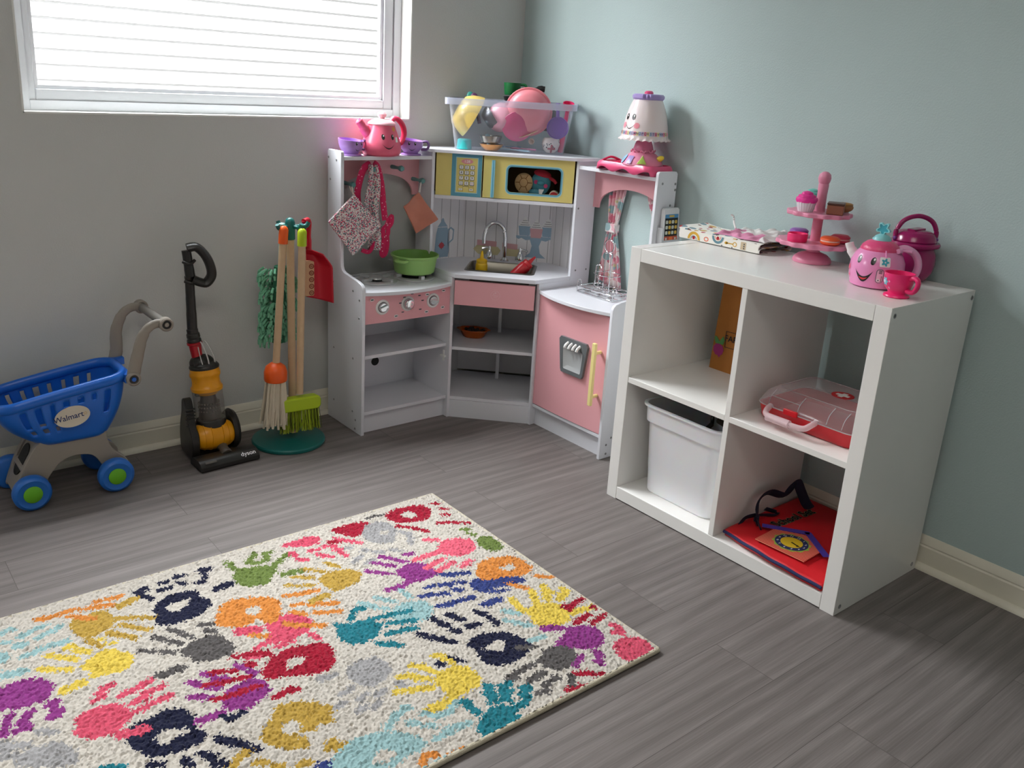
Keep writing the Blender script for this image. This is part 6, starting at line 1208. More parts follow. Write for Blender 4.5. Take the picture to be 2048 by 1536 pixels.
# ---------------- rug ----------------
RUG="7,0,-2081,-892,-2051,-911,-2046,-937,-2066,-949,-2089,-939;7,10,-2050,-834,-2026,-833;7,10,-2016,-871,-1992,-860;7,10,-1992,-860,-1967,-855;7,10,-1991,-897,-1967,-889;7,10,-1967,-889,-1942,-877;7,10,-2051,-875,-2041,-877;7,10,-2031,-903,-2012,-904;7,10,-2029,-946,-1991,-938;7,10,-1991,-938,-1943,-936;7,14,-2073,-987,-2039,-995;3,0,-1869,-860,-1840,-868,-1837,-901,-1839,-931,-1870,-949,-1901,-957,-1920,-935,-1926,-883,-1912,-862,-1887,-868;3,10,-1838,-911,-1762,-956;3,10,-1833,-944,-1788,-992;3,10,-1863,-959,-1823,-1004;3,10,-1906,-958,-1890,-997;3,14,-1814,-870,-1776,-858;2,10,-1976,-825,-1961,-829;2,10,-1950,-831,-1905,-826;2,10,-1917,-848,-1876,-886;2,10,-1889,-836,-1826,-854;2,10,-1853,-826,-1845,-825;2,10,-1829,-828,-1802,-829;1,0,-1766,-923,-1725,-891,-1689,-882,-1647,-898,-1652,-933,-1636,-955,-1644,-982,-1689,-1005,-1742,-1007,-1770,-987,-1770,-966,-1755,-951;0,0,-1737,-932,-1710,-922,-1671,-921,-1683,-940,-1711,-959,-1732,-948;1,10,-1767,-830,-1744,-831;1,10,-1764,-837,-1748,-881;1,10,-1710,-822,-1696,-828;1,10,-1721,-855,-1696,-857;1,10,-1669,-819,-1654,-823;1,10,-1673,-846,-1664,-858;1,10,-1612,-820,-1589,-826;1,10,-1611,-833,-1614,-861;1,10,-1636,-870,-1621,-872;1,15,-1608,-919,-1576,-915;4,0,-1947,-1042,-1919,-1026,-1893,-1008,-1862,-1020,-1864,-1036,-1842,-1052,-1847,-1084,-1868,-1100,-1890,-1102,-1915,-1090,-1934,-1097,-1936,-1083,-1931,-1070;4,10,-1949,-961,-1939,-964;4,10,-1934,-981,-1915,-1002;4,10,-1985,-969,-1973,-981;4,10,-1967,-990,-1942,-1013;4,10,-2010,-1006,-1983,-1026;4,10,-1973,-1029,-1958,-1042;4,13,-1987,-1102,-1950,-1095;4,7,-1886,-967,-1877,-976;4,7,-1877,-994,-1863,-1001;9,0,-1765,-1099,-1732,-1089,-1697,-1079,-1672,-1091,-1668,-1113,-1658,-1143,-1666,-1170,-1695,-1174,-1736,-1164,-1755,-1138;9,10,-1825,-1057,-1772,-1101;9,10,-1788,-1028,-1776,-1041;9,10,-1768,-1055,-1750,-1077;9,10,-1753,-1017,-1739,-1032;9,10,-1736,-1044,-1723,-1071;9,10,-1694,-1037,-1672,-1047;9,10,-1690,-1062,-1674,-1078;9,13,-1821,-1157,-1778,-1157;13,0,-2102,-1016,-2084,-1028,-2066,-1016,-2034,-1023,-2002,-1047,-1996,-1080,-2014,-1107,-2042,-1111,-2076,-1106,-2113,-1085;13,10,-2022,-1125,-2006,-1127;13,10,-2013,-1138,-2006,-1158;13,10,-2026,-1163,-2013,-1164;13,10,-2013,-1131,-2019,-1164;13,10,-2050,-1128,-2069,-1148;13,10,-2073,-1149,-2063,-1166;13,10,-2084,-1169,-2064,-1172;13,10,-2082,-1117,-2094,-1134;13,10,-2094,-1142,-2105,-1165;13,10,-2119,-1163,-2102,-1168;8,0,-2103,-1250,-2075,-1224,-2040,-1231,-2013,-1253,-2007,-1297,-2018,-1322,-2108,-1259;8,10,-2113,-1187,-2077,-1216;8,10,-2119,-1223,-2098,-1234;8,10,-2053,-1191,-2029,-1208;8,10,-2119,-1200,-2107,-1212;1,0,-1924,-1269,-1879,-1268,-1843,-1262,-1814,-1278,-1802,-1316,-1822,-1339,-1800,-1361,-1807,-1378,-1837,-1388,-1880,-1382,-1908,-1367,-1922,-1343,-1930,-1303;0,0,-1879,-1314,-1861,-1314,-1823,-1338,-1822,-1348,-1854,-1342,-1865,-1355,-1889,-1345;1,12,-1791,-1393,-1760,-1432;1,12,-1765,-1424,-1746,-1458;1,12,-1831,-1410,-1817,-1429;1,12,-1819,-1448,-1804,-1461;1,10,-1912,-1389,-1898,-1396;1,10,-1859,-1409,-1858,-1429;11,0,-1993,-1189,-1960,-1182,-1939,-1181,-1906,-1196,-1895,-1234,-1902,-1255,-1928,-1263,-1934,-1283,-1954,-1270,-1977,-1271,-2005,-1235,-1991,-1212;11,10,-1949,-1163,-1927,-1158;11,10,-1933,-1142,-1903,-1131;11,10,-1903,-1178,-1864,-1169;11,10,-1859,-1165,-1840,-1161;11,10,-1887,-1209,-1862,-1203;11,10,-1864,-1194,-1824,-1192;11,10,-1889,-1234,-1850,-1231;11,10,-1845,-1230,-1821,-1230;11,14,-1930,-1283,-1893,-1294;13,0,-1744,-1280,-1704,-1266,-1662,-1269,-1651,-1298,-1661,-1332,-1694,-1341,-1716,-1349,-1748,-1335,-1754,-1312;13,10,-1747,-1199,-1733,-1213;13,10,-1737,-1223,-1719,-1235;13,10,-1681,-1213,-1665,-1233;13,10,-1666,-1245,-1663,-1256;13,10,-1778,-1208,-1764,-1233;13,10,-1754,-1248,-1738,-1259;13,10,-1794,-1253,-1758,-1282;13,13,-1802,-1328,-1762,-1333;10,10,-1732,-1203,-1690,-1227;10,10,-1758,-1234,-1705,-1253;10,10,-1691,-1254,-1677,-1259;10,10,-1756,-1287,-1702,-1296;10,10,-1704,-1290,-1666,-1300;10,10,-1663,-1221,-1650,-1230;1,10,-1763,-1340,-1753,-1354;1,10,-1752,-1355,-1728,-1352;11,0,-1583,-1110,-1540,-1106,-1507,-1099,-1479,-1152,-1487,-1179,-1515,-1188,-1543,-1196,-1589,-1186,-1626,-1187,-1589,-1160,-1577,-1147;11,10,-1626,-1183,-1599,-1173;11,10,-1652,-1202,-1632,-1211;11,10,-1590,-1200,-1568,-1200;11,10,-1506,-1199,-1501,-1224;11,10,-1566,-1196,-1551,-1201;11,18,-1630,-1106,-1599,-1121;2,0,-1658,-1033,-1624,-981,-1586,-982,-1508,-1022,-1513,-1072,-1548,-1122,-1573,-1112,-1574,-1077,-1595,-1097,-1635,-1086,-1667,-1055;0,0,-1596,-1040,-1563,-1031,-1550,-1042,-1568,-1070,-1586,-1064;2,10,-1491,-1033,-1452,-1049;2,10,-1454,-1045,-1417,-1054;2,10,-1492,-1080,-1473,-1084;2,10,-1458,-1097,-1404,-1126;2,10,-1461,-1133,-1413,-1161;2,10,-1539,-1134,-1512,-1158;2,10,-1512,-1158,-1467,-1187;2,10,-1503,-1102,-1484,-1126;2,10,-1615,-1132,-1591,-1153;10,0,-1655,-1265,-1624,-1234,-1593,-1215,-1549,-1221,-1500,-1240,-1487,-1267,-1512,-1323,-1538,-1332,-1566,-1326,-1581,-1316,-1613,-1307,-1613,-1295,-1635,-1296,-1650,-1290;0,0,-1590,-1253,-1566,-1256,-1548,-1267,-1570,-1284,-1594,-1281,-1609,-1293,-1597,-1262;10,10,-1676,-1182,-1650,-1190;10,10,-1642,-1191,-1614,-1212;10,10,-1657,-1347,-1632,-1340;10,10,-1634,-1339,-1614,-1348;5,0,-1548,-875,-1527,-862,-1485,-876,-1463,-884,-1450,-912,-1474,-937,-1498,-967,-1545,-955,-1560,-926,-1563,-898;5,10,-1548,-822,-1538,-835;5,10,-1545,-844,-1539,-861;5,10,-1503,-851,-1471,-822;5,10,-1501,-852,-1481,-865;5,10,-1471,-865,-1451,-857;5,10,-1446,-832,-1431,-834;5,10,-1451,-836,-1453,-862;5,10,-1458,-901,-1405,-865;5,13,-1450,-946,-1408,-953;3,0,-1388,-1006,-1356,-994,-1318,-1005,-1288,-1031,-1307,-1072,-1340,-1082,-1387,-1083,-1391,-1055,-1398,-1031;3,9,-1400,-951,-1368,-986;3,9,-1439,-970,-1401,-998;3,9,-1465,-997,-1417,-1029;3,9,-1342,-955,-1325,-987;3,13,-1446,-1087,-1406,-1083;11,0,-1402,-816,-1362,-812,-1313,-813,-1288,-833,-1310,-861,-1345,-861,-1388,-837;11,10,-1392,-866,-1387,-884;11,10,-1394,-904,-1376,-916;11,10,-1348,-881,-1329,-885;11,10,-1338,-908,-1315,-937;11,10,-1293,-909,-1280,-917;11,10,-1285,-928,-1281,-952;11,10,-1309,-880,-1284,-892;10,0,-1266,-812,-1209,-809,-1165,-812,-1141,-831,-1163,-862,-1203,-884,-1235,-875,-1232,-850;10,10,-1286,-869,-1258,-879;11,10,-1263,-860,-1220,-914;9,7,-1139,-807,-1091,-812;8,0,-1199,-878,-1161,-839,-1131,-833,-1097,-855,-1100,-910,-1127,-940,-1149,-964,-1198,-933;0,0,-1152,-893,-1125,-894,-1127,-912,-1152,-912;8,10,-1098,-919,-1092,-939;8,10,-1082,-937,-1109,-990;8,10,-1212,-975,-1194,-987;8,10,-1171,-987,-1153,-1006;8,10,-1283,-993,-1250,-972;8,10,-1230,-949,-1225,-960;8,10,-1255,-1012,-1233,-1005;8,10,-1263,-920,-1250,-922;10,0,-1090,-817,-1058,-804,-1001,-804,-948,-833,-968,-886,-1005,-905,-1058,-892,-1092,-858;0,0,-1050,-843,-1027,-832,-999,-853,-1022,-881,-1040,-866;10,10,-1088,-890,-1059,-920;10,10,-1059,-920,-1037,-958;10,9,-932,-833,-919,-841;10,9,-931,-872,-915,-882;10,9,-946,-900,-932,-913;10,9,-984,-935,-948,-954;10,9,-950,-957,-912,-980;5,0,-950,-1061,-913,-1059,-905,-1090,-907,-1138,-947,-1149,-960,-1120,-965,-1092;5,10,-950,-1001,-935,-1010;5,10,-948,-1028,-940,-1042;13,0,-1223,-1087,-1173,-1065,-1136,-1082,-1127,-1136,-1134,-1151,-1173,-1159,-1209,-1149,-1218,-1130;13,10,-1275,-1046,-1233,-1087;13,10,-1242,-1020,-1204,-1062;13,10,-1209,-1006,-1172,-1058;13,10,-1153,-1028,-1133,-1033;13,10,-1227,-1144,-1207,-1141;13,13,-1275,-1144,-1237,-1150;12,0,-1060,-1039,-1022,-1015,-957,-1052,-978,-1109,-1024,-1119,-1058,-1096,-1074,-1071;12,11,-1067,-994,-1041,-1011;12,11,-1146,-1063,-1070,-1065;12,11,-1142,-1111,-1080,-1098;12,11,-1126,-1140,-1071,-1126;12,11,-1063,-1155,-1031,-1145;14,0,-1104,-1243,-1070,-1209,-1036,-1245,-999,-1252,-959,-1281,-975,-1300,-1011,-1287,-1031,-1312,-1074,-1294,-1102,-1268;0,0,-1068,-1270,-1019,-1292,-1022,-1300,-1057,-1288;14,10,-1129,-1156,-1108,-1177;14,10,-1104,-1172,-1067,-1189;14,10,-1192,-1185,-1136,-1205;14,10,-1121,-1207,-1103,-1216;14,10,-1223,-1209,-1164,-1234;14,10,-1140,-1233,-1127,-1242;14,10,-1210,-1267,-1184,-1278;14,10,-1179,-1271,-1124,-1281;14,13,-1119,-1321,-1074,-1324;2,0,-1053,-1198,-1015,-1163,-973,-1159,-914,-1190,-910,-1239,-918,-1264,-952,-1278,-1006,-1250,-1042,-1248,-1065,-1219;0,0,-988,-1211,-953,-1211,-945,-1231,-971,-1244,-987,-1226;2,10,-932,-1295,-903,-1318;2,10,-1013,-1285,-989,-1322;4,0,-1054,-1389,-1028,-1387,-983,-1397,-964,-1423,-978,-1471,-1010,-1487,-1076,-1462,-1061,-1416;4,12,-1052,-1338,-1058,-1393;4,12,-988,-1340,-1017,-1394;4,12,-948,-1338,-978,-1387;4,12,-961,-1358,-948,-1373;4,12,-917,-1372,-917,-1386;4,12,-954,-1403,-924,-1389;4,12,-974,-1462,-915,-1468;7,10,-1095,-1365,-1073,-1393;7,10,-1117,-1398,-1082,-1446;7,10,-1123,-1489,-1083,-1492;10,10,-968,-1433,-936,-1435;10,10,-929,-1432,-902,-1431;10,10,-965,-1448,-946,-1441;10,10,-989,-1495,-939,-1488;10,10,-955,-1518,-909,-1510;10,10,-910,-1471,-904,-1479;13,0,-1085,-1526,-1040,-1515,-1013,-1491,-997,-1508,-974,-1511,-958,-1546,-980,-1585,-1012,-1592,-1052,-1571,-1085,-1543;13,13,-1063,-1470,-1030,-1492;13,10,-1026,-1599,-1021,-1614;13,10,-1049,-1622,-1044,-1636;13,10,-1094,-1608,-1060,-1593;13,10,-1024,-1606,-1046,-1629;11,0,-981,-1607,-948,-1594,-904,-1606,-900,-1638,-907,-1668,-978,-1675,-1001,-1654;11,10,-923,-1545,-915,-1563;11,10,-940,-1570,-922,-1582;11,10,-919,-1566,-926,-1586;1,0,-1255,-1423,-1211,-1401,-1152,-1423,-1127,-1457,-1122,-1506,-1158,-1521,-1197,-1528,-1233,-1519,-1257,-1487,-1237,-1451;0,0,-1196,-1445,-1163,-1450,-1187,-1480,-1200,-1482,-1231,-1447,-1217,-1448;1,11,-1255,-1294,-1246,-1318;1,11,-1249,-1328,-1237,-1342;1,11,-1214,-1305,-1206,-1320;1,11,-1208,-1328,-1196,-1342;1,11,-1240,-1361,-1230,-1373;1,11,-1201,-1369,-1179,-1375;1,11,-1152,-1334,-1143,-1352;1,11,-1141,-1369,-1141,-1394;1,11,-1309,-1333,-1294,-1357;1,11,-1295,-1359,-1265,-1397;1,9,-1333,-1440,-1327,-1448;1,9,-1303,-1437,-1287,-1461;9,0,-1117,-1525,-1069,-1538,-1058,-1569,-1076,-1595,-1111,-1608,-1144,-1599,-1153,-1570,-1166,-1548,-1135,-1545;9,10,-1158,-1493,-1128,-1510;9,10,-1239,-1561,-1225,-1570;9,10,-1220,-1556,-1169,-1555;9,10,-1215,-1594,-1166,-1588;9,10,-1193,-1622,-1152,-1615;9,10,-1218,-1630,-1200,-1637;9,10,-1126,-1628,-1142,-1648;10,10,-1111,-1629,-1083,-1644;10,10,-1084,-1652,-1068,-1659;10,10,-1161,-1656,-1136,-1669;10,10,-1135,-1665,-1107,-1676;10,10,-1184,-1673,-1173,-1678;7,0,-1311,-1218,-1281,-1207,-1235,-1220,-1222,-1253,-1234,-1280,-1269,-1297,-1309,-1282,-1331,-1245;7,10,-1251,-1160,-1248,-1199;7,10,-1316,-1155,-1288,-1197;7,10,-1359,-1156,-1338,-1182;7,10,-1341,-1186,-1319,-1209;6,0,-1456,-1217,-1423,-1206,-1375,-1221,-1359,-1259,-1383,-1287,-1414,-1293,-1451,-1284,-1469,-1251;6,10,-1407,-1200,-1379,-1173;6,10,-1379,-1173,-1362,-1178;6,10,-1370,-1224,-1326,-1236;6,10,-1321,-1234,-1278,-1245;6,10,-1355,-1257,-1290,-1283;6,10,-1367,-1292,-1303,-1308;6,10,-1404,-1307,-1365,-1344;6,10,-1445,-1202,-1434,-1215;8,0,-1504,-1346,-1472,-1337,-1431,-1342,-1418,-1374,-1425,-1408,-1467,-1427,-1492,-1426,-1509,-1402,-1514,-1378;8,10,-1575,-1438,-1554,-1437;8,10,-1547,-1410,-1522,-1406;8,10,-1547,-1473,-1526,-1467;8,10,-1526,-1444,-1503,-1436;8,10,-1514,-1480,-1495,-1473;8,10,-1492,-1451,-1472,-1449;8,10,-1563,-1345,-1530,-1351;8,10,-1438,-1447,-1432,-1459;4,0,-1379,-1482,-1350,-1464,-1312,-1459,-1286,-1480,-1284,-1504,-1285,-1529,-1296,-1543,-1324,-1549,-1358,-1546,-1377,-1534,-1374,-1515;4,10,-1386,-1413,-1363,-1433;4,10,-1363,-1442,-1352,-1458;4,10,-1426,-1432,-1409,-1435;4,10,-1410,-1436,-1377,-1471;4,10,-1455,-1464,-1423,-1482;4,10,-1427,-1479,-1387,-1494;4,10,-1322,-1415,-1309,-1422;4,10,-1314,-1429,-1307,-1452;4,10,-1382,-1542,-1362,-1544;4,14,-1427,-1549,-1389,-1547;3,0,-1653,-1365,-1594,-1405,-1579,-1432,-1581,-1445,-1598,-1445,-1595,-1466,-1599,-1474,-1628,-1462,-1640,-1476,-1657,-1464,-1674,-1462,-1656,-1485,-1663,-1508,-1706,-1486,-1723,-1457,-1735,-1439,-1716,-1416,-1681,-1385;0,0,-1682,-1425,-1658,-1423,-1648,-1441,-1660,-1461,-1680,-1459,-1691,-1444;3,11,-1637,-1527,-1623,-1515;3,11,-1630,-1531,-1607,-1540;3,11,-1798,-1472,-1779,-1458;3,11,-1778,-1456,-1764,-1452;3,11,-1759,-1489,-1747,-1494;3,11,-1699,-1534,-1685,-1537;3,11,-1737,-1514,-1727,-1521;14,14,-1670,-1559,-1655,-1569;7,0,-1668,-1575,-1633,-1546,-1590,-1531,-1552,-1537,-1521,-1555,-1505,-1568,-1485,-1593,-1481,-1620,-1493,-1630,-1524,-1622,-1574,-1640;0,0,-1588,-1594,-1562,-1582,-1541,-1603,-1544,-1615,-1569,-1617,-1592,-1608;7,10,-1523,-1541,-1498,-1529;7,10,-1494,-1524,-1461,-1516;7,10,-1481,-1555,-1471,-1563;7,10,-1462,-1576,-1446,-1587;7,10,-1426,-1570,-1399,-1574;7,10,-1394,-1566,-1370,-1559;7,10,-1444,-1547,-1437,-1559;7,10,-1463,-1619,-1432,-1619;7,10,-1432,-1612,-1387,-1620;7,10,-1519,-1672,-1483,-1670;6,0,-1389,-1644,-1345,-1611,-1307,-1609,-1287,-1631,-1295,-1661,-1284,-1679,-1336,-1681,-1378,-1681,-1383,-1671;6,11,-1360,-1565,-1353,-1574;6,11,-1359,-1586,-1356,-1607;6,11,-1294,-1553,-1285,-1559;6,11,-1307,-1573,-1296,-1585;6,11,-1316,-1595,-1308,-1600;6,11,-1293,-1558,-1312,-1598;6,11,-1268,-1571,-1250,-1574;6,11,-1274,-1583,-1261,-1592;6,11,-1291,-1604,-1282,-1614;6,11,-1260,-1576,-1286,-1608;6,11,-1234,-1602,-1222,-1606;6,11,-1249,-1613,-1242,-1626;6,11,-1232,-1607,-1260,-1637;6,11,-1284,-1637,-1260,-1637;2,10,-1518,-1656,-1504,-1643;2,10,-1504,-1643,-1489,-1650;2,10,-1478,-1677,-1458,-1671;2,10,-1458,-1671,-1433,-1674;2,10,-1491,-1681,-1483,-1684;6,10,-1979,-1349,-1953,-1364;10,0,-2416,-812,-2359,-809,-2315,-812,-2291,-831,-2313,-862,-2353,-884,-2385,-875,-2382,-850;9,7,-2289,-807,-2241,-812;8,0,-2349,-878,-2311,-839,-2281,-833,-2247,-855,-2250,-910,-2277,-940,-2299,-964,-2348,-933;0,0,-2302,-893,-2275,-894,-2277,-912,-2302,-912;8,10,-2248,-919,-2242,-939;8,10,-2232,-937,-2259,-990;8,10,-2362,-975,-2344,-987;8,10,-2321,-987,-2303,-1006;10,0,-2240,-817,-2208,-804,-2151,-804,-2098,-833,-2118,-886,-2155,-905,-2208,-892,-2242,-858;0,0,-2200,-843,-2177,-832,-2149,-853,-2172,-881,-2190,-866;10,10,-2238,-890,-2209,-920;10,10,-2209,-920,-2187,-958;10,9,-2082,-833,-2069,-841;10,9,-2096,-900,-2082,-913;10,9,-2134,-935,-2098,-954;13,0,-2373,-1087,-2323,-1065,-2286,-1082,-2277,-1136,-2284,-1151,-2323,-1159,-2359,-1149,-2368,-1130;13,10,-2359,-1006,-2322,-1058;13,10,-2303,-1028,-2283,-1033;12,0,-2210,-1039,-2172,-1015,-2107,-1052,-2128,-1109,-2174,-1119,-2208,-1096,-2224,-1071;12,11,-2217,-994,-2191,-1011;12,11,-2296,-1063,-2220,-1065;12,11,-2292,-1111,-2230,-1098;12,11,-2276,-1140,-2221,-1126;12,11,-2213,-1155,-2181,-1145;14,0,-2254,-1243,-2220,-1209,-2186,-1245,-2149,-1252,-2109,-1281,-2125,-1300,-2161,-1287,-2181,-1312,-2224,-1294,-2252,-1268;0,0,-2218,-1270,-2169,-1292,-2172,-1300,-2207,-1288;14,10,-2279,-1156,-2258,-1177;14,10,-2254,-1172,-2217,-1189;14,10,-2342,-1185,-2286,-1205;14,10,-2271,-1207,-2253,-1216;14,10,-2373,-1209,-2314,-1234;14,10,-2290,-1233,-2277,-1242;14,10,-2360,-1267,-2334,-1278;14,10,-2329,-1271,-2274,-1281;14,13,-2269,-1321,-2224,-1324;2,10,-2163,-1285,-2139,-1322;4,0,-2204,-1389,-2178,-1387,-2133,-1397,-2114,-1423,-2128,-1471,-2160,-1487,-2226,-1462,-2211,-1416;4,12,-2202,-1338,-2208,-1393;4,12,-2138,-1340,-2167,-1394;4,12,-2098,-1338,-2128,-1387;4,12,-2111,-1358,-2098,-1373;4,12,-2067,-1372,-2067,-1386;4,12,-2104,-1403,-2074,-1389;4,12,-2124,-1462,-2065,-1468;7,10,-2245,-1365,-2223,-1393;7,10,-2267,-1398,-2232,-1446;7,10,-2273,-1489,-2233,-1492;10,10,-2118,-1433,-2086,-1435;10,10,-2079,-1432,-2052,-1431;10,10,-2115,-1448,-2096,-1441;10,10,-2139,-1495,-2089,-1488;10,10,-2105,-1518,-2059,-1510;10,10,-2060,-1471,-2054,-1479;13,0,-2235,-1526,-2190,-1515,-2163,-1491,-2147,-1508,-2124,-1511,-2108,-1546,-2130,-1585,-2162,-1592,-2202,-1571,-2235,-1543;13,13,-2213,-1470,-2180,-1492;13,10,-2176,-1599,-2171,-1614;13,10,-2199,-1622,-2194,-1636;13,10,-2244,-1608,-2210,-1593;13,10,-2174,-1606,-2196,-1629;11,0,-2131,-1607,-2098,-1594,-2054,-1606,-2050,-1638,-2057,-1668,-2128,-1675,-2151,-1654;11,10,-2073,-1545,-2065,-1563;11,10,-2090,-1570,-2072,-1582;11,10,-2069,-1566,-2076,-1586;1,0,-2405,-1423,-2361,-1401,-2302,-1423,-2277,-1457,-2272,-1506,-2308,-1521,-2347,-1528,-2383,-1519,-2407,-1487,-2387,-1451;0,0,-2346,-1445,-2313,-1450,-2337,-1480,-2350,-1482,-2381,-1447,-2367,-1448;1,11,-2358,-1328,-2346,-1342;1,11,-2351,-1369,-2329,-1375;1,11,-2302,-1334,-2293,-1352;1,11,-2291,-1369,-2291,-1394;9,0,-2267,-1525,-2219,-1538,-2208,-1569,-2226,-1595,-2261,-1608,-2294,-1599,-2303,-1570,-2316,-1548,-2285,-1545;9,10,-2308,-1493,-2278,-1510;9,10,-2370,-1556,-2319,-1555;9,10,-2365,-1594,-2316,-1588;9,10,-2343,-1622,-2302,-1615;9,10,-2368,-1630,-2350,-1637;9,10,-2276,-1628,-2292,-1648;10,10,-2261,-1629,-2233,-1644;10,10,-2234,-1652,-2218,-1659;10,10,-2311,-1656,-2286,-1669;10,10,-2285,-1665,-2257,-1676;10,10,-2334,-1673,-2323,-1678;13,10,-1882,-1440,-1844,-1482;13,10,-1867,-1564,-1847,-1561;14,0,-1744,-1663,-1710,-1629,-1676,-1665,-1639,-1672,-1599,-1701,-1615,-1720,-1651,-1707,-1671,-1732,-1714,-1714,-1742,-1688;0,0,-1708,-1690,-1659,-1712,-1662,-1720,-1697,-1708;14,10,-1769,-1576,-1748,-1597;14,10,-1744,-1592,-1707,-1609;14,10,-1832,-1605,-1776,-1625;14,10,-1761,-1627,-1743,-1636;14,10,-1863,-1629,-1804,-1654;14,10,-1780,-1653,-1767,-1662;14,10,-1850,-1687,-1824,-1698;14,10,-1819,-1691,-1764,-1701;7,10,-1891,-1580,-1888,-1619;10,0,-2416,-872,-2359,-869,-2315,-872,-2291,-891,-2313,-922,-2353,-944,-2385,-935,-2382,-910;9,7,-2289,-867,-2241,-872;8,0,-2349,-938,-2311,-899,-2281,-893,-2247,-915,-2250,-970,-2277,-1000,-2299,-1024,-2348,-993;0,0,-2302,-953,-2275,-954,-2277,-972,-2302,-972;8,10,-2248,-979,-2242,-999;8,10,-2232,-997,-2259,-1050;8,10,-2362,-1035,-2344,-1047;8,10,-2321,-1047,-2303,-1066;10,0,-2240,-877,-2208,-864,-2151,-864,-2098,-893,-2118,-946,-2155,-965,-2208,-952,-2242,-918;0,0,-2200,-903,-2177,-892,-2149,-913,-2172,-941,-2190,-926;10,10,-2238,-950,-2209,-980;10,10,-2209,-980,-2187,-1018;10,9,-2134,-995,-2098,-1014;13,0,-2373,-1147,-2323,-1125,-2286,-1142,-2277,-1196,-2284,-1211,-2323,-1219,-2359,-1209,-2368,-1190;13,10,-2359,-1066,-2322,-1118;13,10,-2303,-1088,-2283,-1093;12,11,-2217,-1054,-2191,-1071;12,11,-2296,-1123,-2220,-1125;12,11,-2292,-1171,-2230,-1158;12,11,-2276,-1200,-2221,-1186;12,11,-2213,-1215,-2181,-1205;14,0,-2254,-1303,-2220,-1269,-2186,-1305,-2149,-1312,-2109,-1341,-2125,-1360,-2161,-1347,-2181,-1372,-2224,-1354,-2252,-1328;0,0,-2218,-1330,-2169,-1352,-2172,-1360,-2207,-1348;14,10,-2279,-1216,-2258,-1237;14,10,-2254,-1232,-2217,-1249;14,10,-2342,-1245,-2286,-1265;14,10,-2271,-1267,-2253,-1276;14,10,-2373,-1269,-2314,-1294;14,10,-2290,-1293,-2277,-1302;14,10,-2360,-1327,-2334,-1338;14,10,-2329,-1331,-2274,-1341;14,13,-2269,-1381,-2224,-1384;2,10,-2082,-1355,-2053,-1378;2,10,-2163,-1345,-2139,-1382;4,0,-2204,-1449,-2178,-1447,-2133,-1457,-2114,-1483,-2128,-1531,-2160,-1547,-2226,-1522,-2211,-1476;4,12,-2202,-1398,-2208,-1453;4,12,-2138,-1400,-2167,-1454;4,12,-2098,-1398,-2128,-1447;4,12,-2111,-1418,-2098,-1433;4,12,-2067,-1432,-2067,-1446;4,12,-2104,-1463,-2074,-1449;4,12,-2124,-1522,-2065,-1528;7,10,-2245,-1425,-2223,-1453;7,10,-2267,-1458,-2232,-1506;7,10,-2273,-1549,-2233,-1552;10,10,-2118,-1493,-2086,-1495;10,10,-2079,-1492,-2052,-1491;10,10,-2115,-1508,-2096,-1501;10,10,-2139,-1555,-2089,-1548;10,10,-2105,-1578,-2059,-1570;10,10,-2060,-1531,-2054,-1539;13,0,-2235,-1586,-2190,-1575,-2163,-1551,-2147,-1568,-2124,-1571,-2108,-1606,-2130,-1645,-2162,-1652,-2202,-1631,-2235,-1603;13,13,-2213,-1530,-2180,-1552;13,10,-2176,-1659,-2171,-1674;13,10,-2199,-1682,-2194,-1696;13,10,-2244,-1668,-2210,-1653;13,10,-2174,-1666,-2196,-1689;11,0,-2131,-1667,-2098,-1654,-2054,-1666,-2050,-1698,-2057,-1728,-2128,-1735,-2151,-1714;11,10,-2073,-1605,-2065,-1623;11,10,-2090,-1630,-2072,-1642;11,10,-2069,-1626,-2076,-1646;1,0,-2405,-1483,-2361,-1461,-2302,-1483,-2277,-1517,-2272,-1566,-2308,-1581,-2347,-1588,-2383,-1579,-2407,-1547,-2387,-1511;0,0,-2346,-1505,-2313,-1510,-2337,-1540,-2350,-1542,-2381,-1507,-2367,-1508;1,11,-2358,-1388,-2346,-1402;1,11,-2351,-1429,-2329,-1435;1,11,-2302,-1394,-2293,-1412;1,11,-2291,-1429,-2291,-1454;9,0,-2267,-1585,-2219,-1598,-2208,-1629,-2226,-1655,-2261,-1668,-2294,-1659,-2303,-1630,-2316,-1608,-2285,-1605;9,10,-2308,-1553,-2278,-1570;9,10,-2370,-1616,-2319,-1615;9,10,-2365,-1654,-2316,-1648;9,10,-2343,-1682,-2302,-1675;9,10,-2368,-1690,-2350,-1697;9,10,-2276,-1688,-2292,-1708;10,10,-2261,-1689,-2233,-1704"
RC=[(186,179,169),(19,22,48),(195,123,55),(169,138,60),(203,177,72),(97,114,55),(28,109,121),(138,169,170),(148,146,146),(82,78,77),(148,15,42),(195,74,97),(207,89,109),(129,48,118),(43,55,110)]
